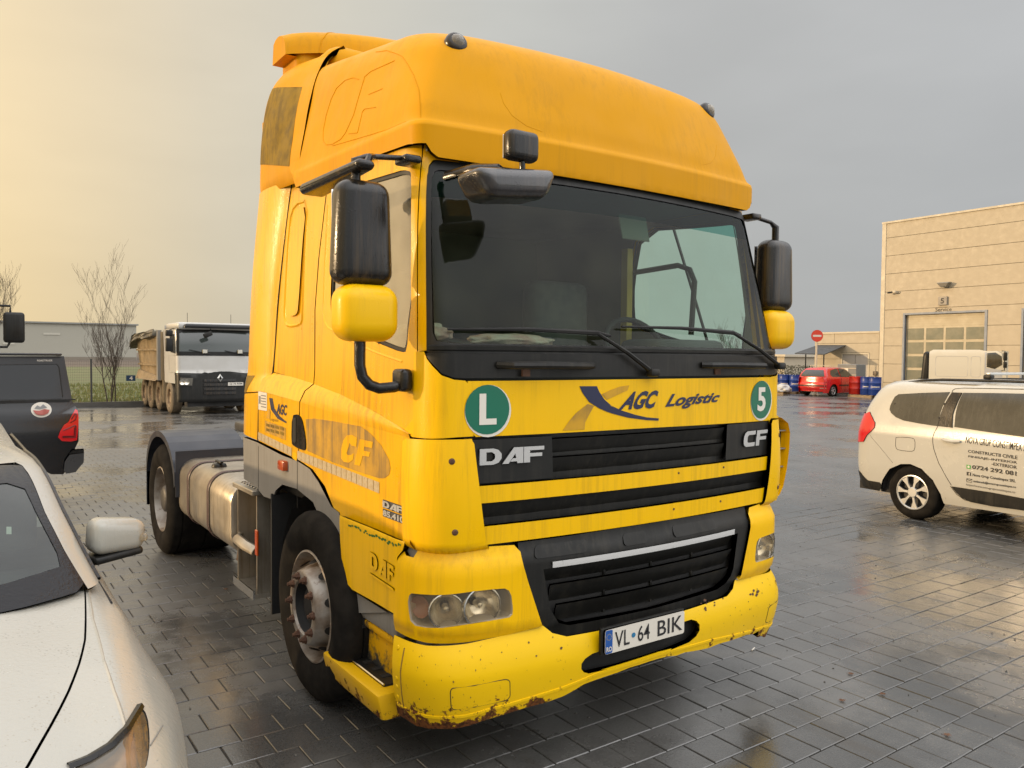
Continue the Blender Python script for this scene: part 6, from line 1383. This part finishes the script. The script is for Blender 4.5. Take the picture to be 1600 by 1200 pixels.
panel('nose',sed,[(0,-.70),(.1,-.685),(.3,-.705),(.45,-.785),(.6,-.845),(.8,-.865),(1,-.865),(1,-.95),(0,-.95)],carw2,A,ctr=AC,du=.1,dv=.05,th=0)
def sedm(t,y): x,y,z=sed(t,y);return (2*SCX-x,y,z)
panel('front_wing',sedm,off_+[(.3,-.70),(.45,-.78),(.6,-.84),(.8,-.86),(1,-.86),(1,2.1),(.60,2.1),(.575,1.3),(.56,.98),(.53,.76),(.50,.70)],carw2,A,ctr=AC,du=.05,dv=.09,th=.012)
panel('bonnet_half',sedm,[(0,.62),(.25,.63)]+seamP+[(.1,-.68),(0,-.70)],carw2,A,ctr=AC,du=.05,dv=.09,th=0)
outline('bumper_gap',sed,[(0.551, -0.4026), (0.5773, -0.3465), (0.612, -0.265)],mat('faint_gap',(.2,.19,.17),.8),A,.002,.001,ctr=AC)
outline('wing_crease',sed,[(.50,.72),(.475,.5),(.46,.35),(.452,.05),(.46,-.15),(.48,-.35)],carw2,wgp,.007,-.004,ctr=AC)
wsP=[(-.95,.965),(-.95,1.372)]
wsR=[(.0,.975),(.75,.978),(1.05,.985),(1.30,1.003),(1.215,1.10),(1.19,1.22),(1.245,1.372),(.95,1.380),(0,1.385)]
frit=panel('windscreen_border',sgh,wsR+mir(wsR)[1:-1],mat('black_glass_border',(.010,.010,.012),.16,spec=.3,drops=2),A,holes=[[(0,1.045),(.7,1.045),(1.0,1.06),(1.06,1.10),(1.03,1.2),(1.0,1.30),(.9,1.325),(0,1.33)]+mir([(.7,1.045),(1.0,1.06),(1.06,1.10),(1.03,1.2),(1.0,1.30),(.9,1.325)])],ctr=AC,du=.12,dv=.04,th=.006)
panel('windscreen',sgh,[(0,1.045),(.7,1.045),(1.0,1.06),(1.06,1.10),(1.03,1.2),(1.0,1.30),(.9,1.325),(0,1.33)]+mir([(.7,1.045),(1.0,1.06),(1.06,1.10),(1.03,1.2),(1.0,1.30),(.9,1.325)]),glass('saloon_screen',(.45,.56,.52),1.3,.02,.05,(.2,.25,.23),.06),A,ctr=AC,off=-.003,th=0,du=.12,dv=.05)
for sg in (1,-1):
    mm=(lambda P:P) if sg>0 else mir
    panel('windscreen_pillar',sgh,mm([(1.315,.985),(1.23,1.10),(1.205,1.22),(1.262,1.372),(1.2,1.39),(1.6,1.40),(2.3,1.405),(2.2,1.385),(1.98,1.33),(1.9,1.2),(1.92,1.05),(1.95,.985)]),carw2,A,ctr=AC,du=.08,dv=.03,th=.01)
    outline('window_trim',sgh,mm([(1.97,.985),(1.94,1.05),(1.93,1.2),(2.0,1.33),(2.25,1.385),(3.0,1.395)]),blk_gl,A,.010,.002,ctr=AC)
    panel('door_window',sgh,mm([(1.98,.99),(1.94,1.2),(2.0,1.33),(2.25,1.38),(3.6,1.385),(3.6,.99)]),carglass,A,ctr=AC,off=-.006,th=0,du=.15,dv=.06)
panel('roof',sgh,[(0,1.388),(.95,1.384),(1.2,1.383),(1.25,1.388),(1.6,1.398),(2.3,1.402),(3.8,1.402),(3.8,1.444),(2,1.4445),(1,1.4445),(0,1.4445)]+mir([(.95,1.384),(1.2,1.383),(1.25,1.388),(1.6,1.398),(2.3,1.402),(3.8,1.402),(3.8,1.444),(2,1.4445),(1,1.4445)]),carw2,A,ctr=AC,du=.10,dv=.008,th=.01)
m=MB();m.add([Vector(sgh(s_,1.4444)) for s_ in (-3.8,-2,-1.5,-1,0,1,1.5,2,3.8)],[tuple(range(9))]);m.build('roof_centre',carw2,A,0)
m=MB();m.box(SCX-.8,SCX+.78,.55,2.2,.2,.93);m.box(SCX-.7,SCX+.7,-.6,.6,.2,.70);m.build('inner_body',blk_mt,A,0)
MB().rbox((SCX,.85,.93),(1.42,.5,.10),.04,3).build('dashboard',inner_d,A)
for x in (-.38,.38):
    s_=MB().rbox((SCX+x,1.75,.95),(.48,.16,.6),.06,3).build('seat_back',mat('seat_fabric',(.10,.10,.095)),A,50);MB().rbox((SCX+x,1.78,1.32),(.24,.10,.16),.04,3).build('headrest',mat('seat_fabric',(.10,.10,.095)),s_,50)
MB().tube([Vector(sgh(.35,.985))+Vector((0,-.01,.01)),Vector(sgh(-.2,1.0))+Vector((0,-.02,.02)),Vector(sgh(-.9,1.02))+Vector((0,-.02,.02))],.010,6).build('wiper',blk,A)
tg=panel('toll_sticker',sgh,[(0.8053, 1.1989), (0.8338, 1.1966), (0.8183, 1.1755), (0.7905, 1.1779)],plate_w,A,ctr=AC,off=-.004,th=0)
mr_=MB();mr_.rbox((0,0,0),(.215,.14,.155),.045,5,taper=lambda v:(v.x,v.y,v.z*(1-.18*(v.x>0))));
M_=Matrix.Translation((-2.245,.97,1.10))@Matrix.Rotation(R(12),4,'Z')@Matrix.Rotation(R(4),4,'Y');mr_.v=[M_@v for v in mr_.v]
mo=mr_.build('wing_mirror',carw2,A,50)
m=MB();m.rbox((0,0,0),(.20,.12,.035),.015,3);M2=Matrix.Translation((-2.25,.97,1.018))@Matrix.Rotation(R(12),4,'Z')@Matrix.Rotation(R(-6),4,'Y');m.v=[M2@v for v in m.v];m.tube([(-2.26,.98,1.02),(-2.33,.98,1.00),(-2.40,.96,.985)],[.022,.028,.035],8,flat=.8);m.build('mirror_foot',blk,mo,50)
m=MB();m.rbox((-2.145,.93,1.085),(.03,.06,.035),.012,2);m.build('mirror_indicator',lampgl,mo)
MB().rbox((-2.25,1.04,1.105),(.17,.006,.09),.01,1).build('mirror_glass',mat('mirror_face',(.7,.7,.7)),mo)
car_wheel(A,0,0,.3,.2,1) if 0 else None
w_=MB().lathe([(0,.1),(.20,.1),(.21,.09),(.31,.09),(.31,-.1),(0,-.1)],32,Matrix.Translation((SCX+.77,.05,.31)),'x').build('wheel',rubber,A,30)
# ---- red hatchback (rear and right flank seen)
Hh=thing('red_hatchback','small red hatchback parked nose to the annex beside the drums','car',loc=(31.9,20.9,0));Hh.rotation_euler=(0,0,.0)
def rhb(x,t):
    """section: x along the car from tail 0 to nose 3.8; t 0 sill .. 1 roof centre on the -y flank"""
    top=interp(x,[(0,.98),(.10,1.10),(.35,1.36),(.7,1.42),(1.5,1.44),(2.1,1.36),(2.7,1.02),(3.0,.94),(3.5,.82),(3.75,.66),(3.8,.5)])
    hw=interp(x,[(0,.70),(.12,.79),(.5,.82),(3.0,.82),(3.5,.76),(3.8,.6)])
    belt=interp(x,[(0,.92),(2.6,.88),(3.2,.82),(3.8,.5)]);belt=min(belt,top-.04)
    P=[(0,hw-.03,.18),(.12,hw,.35),(.3,hw+.01,.60),(.48,hw-.02,belt),(.50,hw-.035,belt+.02),(.8,lerp(hw-.035,hw*.66,1),top-.05),(.88,hw*.55,top-.012),(1,0,top)]
    y=interp(t,[(p[0],p[1]) for p in P]);z=interp(t,[(p[0],p[2]) for p in P])
    return (x+.12*(1-sst(0,.9,x))*(z/1.4-.5)*.6,-y,z)
for sg in (1,-1):
    Fr=(lambda x,t:rhb(x,t)) if sg>0 else (lambda x,t:(rhb(x,t)[0],-rhb(x,t)[1],rhb(x,t)[2]))
    archp=lambda cx_:[(cx_-.36,0),(cx_-.34,.10),(cx_-.26,.24),(cx_-.1,.31),(cx_+.1,.31),(cx_+.26,.24),(cx_+.34,.10),(cx_+.36,0)]
    sb=panel('body_side' ,Fr,[(0,0)]+archp(.66)+archp(3.05)+[(3.8,0),(3.8,1),(0,1)],redp,Hh,ctr=(1.9,0,.7),du=.12,dv=.05,th=0)
    panel('rear_side_window',Fr,[(.62,.53),(.50,.60),(.62,.72),(1.25,.79),(1.28,.53)],carglass,sb,off=.006,th=0,ctr=(1.9,0,.7))
    panel('door_window',Fr,[(1.34,.53),(1.34,.79),(2.0,.79),(2.62,.60),(2.6,.53)],carglass,sb,off=.006,th=0,ctr=(1.9,0,.7))
    outline('door_gap',Fr,[(1.30,.12),(1.28,.3),(1.31,.5),(1.31,.8)],seam,sb,.008,.002,ctr=(1.9,0,.7))
    panel('rub_strip',Fr,[(1.1,.25),(2.6,.25),(2.6,.29),(1.1,.29)],blk,sb,off=.012,th=.01,ctr=(1.9,0,.7))
    panel('tail_lamp',Fr,[(.0,.36),(.30,.40),(.34,.47),(.1,.50),(.0,.48)],redl,sb,off=.01,th=0,ctr=(1.9,0,.7))
def rr(y,z): # rear face
    e=abs(y)/.80
    return (-.02+.16*e**3+interp(z,[(.3,.03),(.45,-.06),(.62,-.05),(.72,0),(.95,.02),(1.36,.32),(1.44,.6)]),y,z)
def rout(): 
    return [(-.76,.25),(.76,.25),(.80,.6),(.78,.92),(.70,1.15),(.56,1.36),(.4,1.41),(-.4,1.41),(-.56,1.36),(-.70,1.15),(-.78,.92),(-.80,.6)]
rb=panel('tailgate',rr,rout(),redp,Hh,ctr=(1.9,0,.7),du=.12,dv=.06,th=.03)
panel('rear_window',rr,[(-.66,.98),(.66,.98),(.60,1.14),(.50,1.30),(-.50,1.30),(-.60,1.14)],carglass,rb,off=.01,th=0,ctr=(1.9,0,.7),du=.2,dv=.1)
panel('number_plate',rr,[(-.26,.76),(.26,.76),(.26,.87),(-.26,.87)],plate_w,rb,off=.012,th=.0,ctr=(1.9,0,.7))
panel('bumper_strip',rr,[(-.79,.50),(.79,.50),(.79,.56),(-.79,.56)],blk,rb,off=.012,th=.01,ctr=(1.9,0,.7))
panel('reversing_lamp',rr,[(-.78,.40),(-.5,.40),(-.5,.43),(-.78,.43)],alw,rb,off=.01,th=.0,ctr=(1.9,0,.7))
for x in (.66,3.05):
    for sg in (-1,1): car_wheel(Hh,x,sg*.70,.29,.18,sg,5)
m=MB();m.box(.2,3.6,-.62,.62,.2,.85);m.build('inner_body',blk_mt,Hh,0)
# ---- dump truck, white cab
D=thing('dump_truck','four-axle dump truck with white cab and dirty ochre tipper body, left behind','truck',loc=(2.62,22.4,0))
wcab=mat('white_lorry_cab',(.52,.51,.48),.35,coat=.3,var=(2,.4,(.42,.40,.36)))
mud=mat('dusty_ochre_body',(.36,.26,.14),.75,var=(2.5,.7,(.26,.19,.11)),streak=(.4,(.20,.14,.08)),bump=(20,.004))
def dfr(s,z):
    y0=interp(z,[(.3,.0),(.5,-.10),(1.2,-.06),(1.3,0),(1.85,.02),(2.6,.20),(2.8,.35)])
    x,y=wrap(s,1.20,y0,.06,.14,1.2);return (1.22+x,y,z)
DC=(1.2,1.0,1.5)
panel('cab_front',dfr,[(-2.9,1.28),(-1,1.28),(-.3,1.26),(0,1.32),(.3,1.32),(.7,1.27),(1,1.26),(2.9,1.28),(2.9,1.80),(-2.9,1.80)],wcab,D,ctr=DC,du=.2,dv=.1,th=.03)
panel('cab_side',dfr,[(-3.6,.95),(-2.2,.95),(-2.2,1.275),(-2.92,1.275),(-2.92,1.8),(-1.7,1.81),(-1.45,2.62),(-3.6,2.62)],wcab,D,ctr=DC,du=.2,dv=.1,th=.03,holes=[[(-2.0,1.86),(-2.7,1.90),(-2.7,2.45),(-2.0,2.45)]])
panel('cab_side',dfr,mir([(-3.6,.95),(-2.2,.95),(-2.2,1.275),(-2.92,1.275),(-2.92,1.8),(-1.7,1.81),(-1.45,2.62),(-3.6,2.62)]),wcab,D,ctr=DC,du=.2,dv=.1,th=.03)
panel('side_window',dfr,[(-1.98,1.84),(-2.72,1.88),(-2.72,2.47),(-1.98,2.47)],carglass,D,ctr=DC,off=-.01,th=0)
wsd=panel('windscreen_frame',dfr,[(-1.72,1.80),(0,1.80),(1.72,1.80),(1.5,2.58),(0,2.60),(-1.5,2.58)],blk,D,ctr=DC,du=.2,dv=.1,th=.02,off=.01)
panel('windscreen',dfr,[(-1.3,1.92),(0,1.92),(1.3,1.92),(1.15,2.46),(.8,2.52),(-.8,2.52),(-1.15,2.46)],mat('dump_cab_glass',(.05,.06,.055),.06,spec=.9),wsd,ctr=DC,off=.018,th=0,du=.2,dv=.1)
panel('lower_front',dfr,[(-1.9,.40),(1.9,.40),(2.2,.9),(2.1,1.27),(1,1.25),(.7,1.26),(.3,1.31),(-.3,1.31),(-.7,1.26),(-1,1.27),(-2.1,1.27),(-2.2,.9)],blk,D,ctr=DC,du=.2,dv=.1,th=.03)
for k in range(4): panel('grille_slat',dfr,[(-.45,.62+.13*k),(.45,.62+.13*k),(.45,.70+.13*k),(-.45,.70+.13*k)],blk_gl,D,ctr=DC,off=.03,th=.03)
dm=dfr(0,1.12)
MB().add([(dm[0]-.09,dm[1]-.06,1.12),(dm[0],dm[1]-.08,1.0),(dm[0]+.09,dm[1]-.06,1.12),(dm[0],dm[1]-.06,1.25),(dm[0]-.04,dm[1]-.09,1.12),(dm[0],dm[1]-.09,1.06),(dm[0]+.04,dm[1]-.09,1.12),(dm[0],dm[1]-.09,1.19)],[(0,1,5,4),(1,2,6,5),(2,3,7,6),(3,0,4,7)]).build('diamond_emblem',chrome,D,0)
dpl=panel('number_plate',dfr,[(.22,.88),(.66,.88),(.66,.98),(.22,.98)],plate_w,D,ctr=DC,off=.05,th=.02)
lettering('CJ 75 RSM',dfr,box_quad(.26,.63,.90,.965),ink,dpl,.055,ctr=DC,bold=.01)
for s_ in (-1.0,1.0):
    hl2=panel('headlamp_housing',dfr,[(s_-.30,.90),(s_+.24,.90),(s_+.27,1.12),(s_-.24,1.14)],mat('dull_lamp_glass',(.10,.09,.07),.2),D,ctr=DC,off=.035,th=.03)
    for dx in (-.12,.08):
        p=Vector(dfr(s_+dx,1.01));MB().lathe([(.0,.0),(.05,.008),(.085,.03)],14,Matrix.Translation(p+Vector((0,-.055,0)))@Matrix.Rotation(R(90),4,'X'),'z').build('lamp_bowl',reflector,hl2)
for x_ in (.80,1.85): MB().rbox((x_,-.03,1.93),(.15,.05,.12),.01,1).build('work_lamp',mat('lamp_reflector',(.62,.58,.50)),D)
for a_,b_ in (((.35,-.02,1.98),(.95,-.03,1.86)),((1.4,-.02,1.96),(2.0,-.03,1.84))): MB().tube([a_,b_],.012,5).build('wiper',blk,D)
MB().rbox((1.22,.16,2.70),(2.05,.42,.12),.04,2,taper=lambda v:(v.x*(1-.06*(v.z>0)),v.y,v.z)).build('sun_visor',mat('dark_visor',(.02,.02,.02),.3),D,50)
MB().rbox((1.22,1.0,2.70),(2.3,1.7,.22),.08,3).build('cab_roof',wcab,D,50)
MB().box(.04,2.4,1.86,1.9,.9,2.75).build('cab_back',wcab,D,0);MB().box(.12,2.32,.3,1.85,.9,1.2).build('cab_floor',blk_mt,D,0)
MB().rbox((.85,-.18,2.44),(.26,.12,.14),.03,2,M=Matrix.Rotation(R(-25),4,'Y')).build('front_mirror',blk,D);MB().tube([(1.0,.1,2.62),(.95,-.15,2.52)],.015,5).build('mirror_arm',blk,D)
for sg,xx in ((-1,-.16),(1,2.60)):
    m=MB().rbox((xx,.25,2.12),(.20,.14,.40),.03,2).build('side_mirror',blk,D,50);MB().rbox((xx,.25,2.47),(.20,.14,.18),.03,2).build('wide_mirror',blk,D,50)
    MB().tube([(xx,.25,2.56),(xx-sg*.1,.3,2.60),(xx-sg*.2,.35,2.60)],.015,5).build('mirror_arm',blk,D)
# tipper body
Yb0,Yb1=2.1,5.6
m=MB();sec=[(.00,1.02),(-.02,1.5),(-.10,2.35),(-.06,2.42),(.05,2.42),(.12,1.5),(.35,1.15)]
rear=5.6
def bsec(y,k): return [(x,y+k*(z-1.02)*.22,z) for x,z in sec]
A_=bsec(Yb0,-.0);B_=bsec(Yb1,.9);n_=len(sec)
m.add(A_+B_,[(i,i+1,n_+i+1,n_+i) for i in range(n_-1)]);m.add([(2.44-x,y,z) for x,y,z in A_+B_],[(i,i+1,n_+i+1,n_+i) for i in range(n_-1)])
m.box(-.05,2.5,2.0,2.1,1.0,2.55);m.box(.0,2.44,2.1,5.6,.98,1.04);m.build('tipper_body',mud,D,0)
for z_,h_ in ((1.45,.06),(1.95,.06),(2.36,.08)):
    MB().box(-.14+(.06 if z_<1.6 else .02),-.0,2.12,5.6+(z_-1)*.2,z_,z_+h_).build('body_rib',mud,D,0)
MB().box(-.14,-.02,2.02,2.2,1.0,2.6).build('front_post',mat('grey_post',(.22,.21,.19),.6),D,0)
MB().add([(-.10,2.1,1.05),(-.22,2.1,.98),(-.22,5.4,.98),(-.10,5.5,1.30),(.0,5.5,1.30),(.0,2.1,1.1)],[(0,1,2,3),(3,4,5,0)]).build('side_chute',mud,D,0)
bm=bmesh.new();bmesh.ops.create_cube(bm,size=1);bmesh.ops.subdivide_edges(bm,edges=bm.edges[:],cuts=7,use_grid_fill=True)
for v in bm.verts:
    y=2.25+(v.co.y+.5)*3.9;w=noise.noise(Vector((y*1.2,v.co.x*2,v.co.z*3)))
    sag=-.35*sst(5.5,6.15,y)
    v.co=Vector((-.12+v.co.x*.30+.08*w,y,2.50+v.co.z*.20+.08*w+sag-.05*sst(2,6,y)))
me=bpy.data.meshes.new('rolled_tarpaulin');bm.to_mesh(me);bm.free();me.materials.append(mat('dark_tarpaulin',(.06,.055,.05),.6,var=(3,.9,(.30,.26,.18))));o=bpy.data.objects.new('rolled_tarpaulin',me);COL.objects.link(o);o.parent=D
for y_ in (1.13,2.72,4.05,5.15):
    for sg in (-1,1):
        x_=.16 if sg<0 else 2.28
        M_=Matrix.Translation((x_,y_,.49))@(Matrix.Rotation(PI,4,'Z') if sg<0 else Matrix.Identity(4))
        wh=MB().lathe([(0,.10),(.12,.10),(.14,.12),(.19,.10),(.25,.06),(.28,.14),(.30,.15)],24,M_).build('wheel',mat('dusty_rim',(.30,.22,.13),.8,var=(5,.8,(.14,.08,.05))),D,40)
        MB().lathe([(.29,.12),(.30,.15),(.40,.165),(.46,.15),(.49,.12),(.49,-.14),(.3,-.15)],32,M_).build('tyre',mat('dusty_tyre',(.20,.155,.10),.9,var=(4,.8,(.10,.08,.055))),wh,40)
for y_ in (2.72,):
    m=MB()
    for i in range(10):
        a0=PI*i/10;a1=PI*(i+1)/10;P_=lambda a,x:(x,y_+.58*math.cos(a),.5+.60*math.sin(a));m.quad(P_(a0,-.02),P_(a1,-.02),P_(a1,.4),P_(a0,.4))
    m.build('mudguard',mud,D,40)
for y_ in (1.85,3.42,): MB().box(-.02,.30,y_,y_+.05,.30,1.0).build('guard_stay',mud,D,0)
MB().box(.0,.25,3.46,3.5,.35,.95).build('guard_stay',mud,D,0)
m=MB();m.box(.4,2.0,.3,5.8,.55,.98);m.box(.2,2.2,1.6,2.1,.35,.9);m.box(.3,2.1,.05,.4,.25,.6);m.build('chassis',blk_mt,D,0)
for a_ in ((.6,1.3),(2.0,1.5)): MB().tube([(a_[0],a_[1],2.8),(a_[0],a_[1],3.15)],.008,4).build('aerial',blk,D)
# ---- white lorry cab in front of the hall
Wc=thing('white_lorry','white short lorry cab standing in front of the roller door, nose right','truck',loc=(28.0,10.4,0),rz=R(20))
def wside(y,z): return (-interp(z,[(.9,.0),(1.6,.03),(2.0,.02),(2.27,-.06)]),y,z)
wl=mat('white_lorry_paint',(.60,.56,.46),.35,coat=.3)
WCc=(1,1,1.5)
panel('cab_side',wside,[(-.05,.9),(.35,.9),(2.2,.9),(2.42,1.1),(2.42,2.16),(2.30,2.24),(.8,2.24),(.55,2.18),(.25,2.20),(.10,2.10),(-.06,1.5)],wl,Wc,ctr=WCc,du=.2,dv=.2,th=.03)
m=MB();m.box(.05,2.1,.0,2.4,.9,2.2);m.build('cab_box',wl,Wc,0)
m=panel('cab_window',wside,[(.30,1.55),(.55,1.62),(.55,2.12),(.30,2.14),(.10,2.0),(.08,1.7)],carglass,Wc,ctr=WCc,off=.01,th=0)
panel('door_panel',wside,[(.05,1.0),(.62,1.0),(.62,2.15),(.58,2.15),(.58,1.58),(.10,1.52)],mat('pale_grey_door',(.42,.42,.42),.4),Wc,ctr=WCc,off=.008,th=.008)
for a_,b_ in ((.75,1.05),(1.15,2.2)): outline('side_pressing',wside,rrect(a_,b_,1.25,2.0,.08),mat('pale_grey_door',(.42,.42,.42)),Wc,.006,.002,closed=True,ctr=WCc,n=1)
MB().rbox((-.15,-.02,2.0),(.12,.12,.30),.03,2).build('side_mirror',blk,Wc);MB().rbox((-.15,-.02,1.70),(.12,.12,.22),.03,2).build('wide_mirror',blk,Wc);MB().tube([(.0,.1,2.2),(-.15,0,2.2),(-.15,0,1.5),(.0,.1,1.5)],.015,5).build('mirror_arm',blk,Wc)
m=MB()
for i in range(9):
    a0=PI*.5*i/8;P_=lambda a,r_:(2.36+r_*math.cos(a)*.55,1.5+r_*math.sin(a)*1.0-.05)
    pass
MB().rbox((.5,2.52,1.55),(.9,.42,1.25),.12,3,taper=lambda v:(v.x,v.y*(1.0 if v.z<0 else .55),v.z)).build('rear_air_duct',blk,Wc,50)
m=MB();m.tube([(.2,2.3,1.35),(.15,2.2,1.2),(.1,1.9,1.15),(.1,1.6,1.12),(.1,1.4,1.05)],.04,5);m.build('hose_bundle',blk,Wc)
m=MB();m.rbox((.0,1.25,1.12),(.3,2.4,.05),.01,1);m.build('work_platform',alu,Wc)
for y_ in (.5,): 
    M_=Matrix.Translation((.2,y_,.48));MB().lathe([(0,.1),(.3,.1),(.48,.1),(.48,-.2),(0,-.2)],24,M_@Matrix.Rotation(PI,4,'Z')).build('wheel',rubber,Wc,30)
MB().box(.2,1.9,-.0,2.6,.5,.9).build('chassis',blk_mt,Wc,0)
# ================================================================ small debris
leafm=mat('dead_leaf',(.12,.055,.025),.85);random.seed(12)
def leaf(x,y,sc,label=None,rz=0,group='fallen leaves on the paving'):
    n=9;P=[];
    for k in range(n*2):
        a=2*PI*k/(2*n);r_=sc*(1 if k%2 else .45)*(1+.3*math.sin(a))
        P.append(Vector((r_*math.cos(a),r_*math.sin(a),.004+.25*sc*random.random())))
    vs=[Vector((0,0,.008))]+P
    t=mesh('dead_leaf',[Matrix.Rotation(rz,4,'Z')@v for v in vs],[(0,i+1,(i+1)%(2*n)+1) for i in range(2*n)],leafm,None,0);t.location=(x,y,.003)
    tag(t,label or 'small crumpled brown leaf on the wet paving','leaf',group)
for i,(p,l_) in enumerate(zip([(1.528, -0.113, -0.0), (1.421, -0.373, 0.0), (1.226, -0.818, 0.0), (1.151, -0.29, 0.0), (-1.067, 3.648, 0.0)],('brown leaf on the pavers at lower right, upper of the two dark ones','dark curled leaf lying across a paver joint at lower right','reddish leaf near the lower right corner of the paving','faint brown leaf just left of the dark curled leaf','torn brown leaf beside the front wheel of the white saloon'))):
    leaf(p[0],p[1],.022,l_,i)
ci=[(1.347, 0.461, 0.0)][0]
t=MB().tube([(0,0,.006),(.05,.02,.006)],.004,6).build('cigarette_end',plate_w,None);t.location=(ci[0],ci[1],.002);tag(t,'white cigarette end on the pavers in front of the bumper','cigarette')
gr=MB()
for i in range(420):
    x=random.uniform(-2,7);y=random.uniform(-1.5,6);s_=random.uniform(.002,.006)
    gr.rbox((x,y,.003),(s_*2,s_*1.5,s_),s_*.3,1)
o=gr.build('grit',mat('dark_grit',(.03,.025,.02),.9,var=(30,.8,(.2,.19,.17))),None,0);o['kind']='stuff'
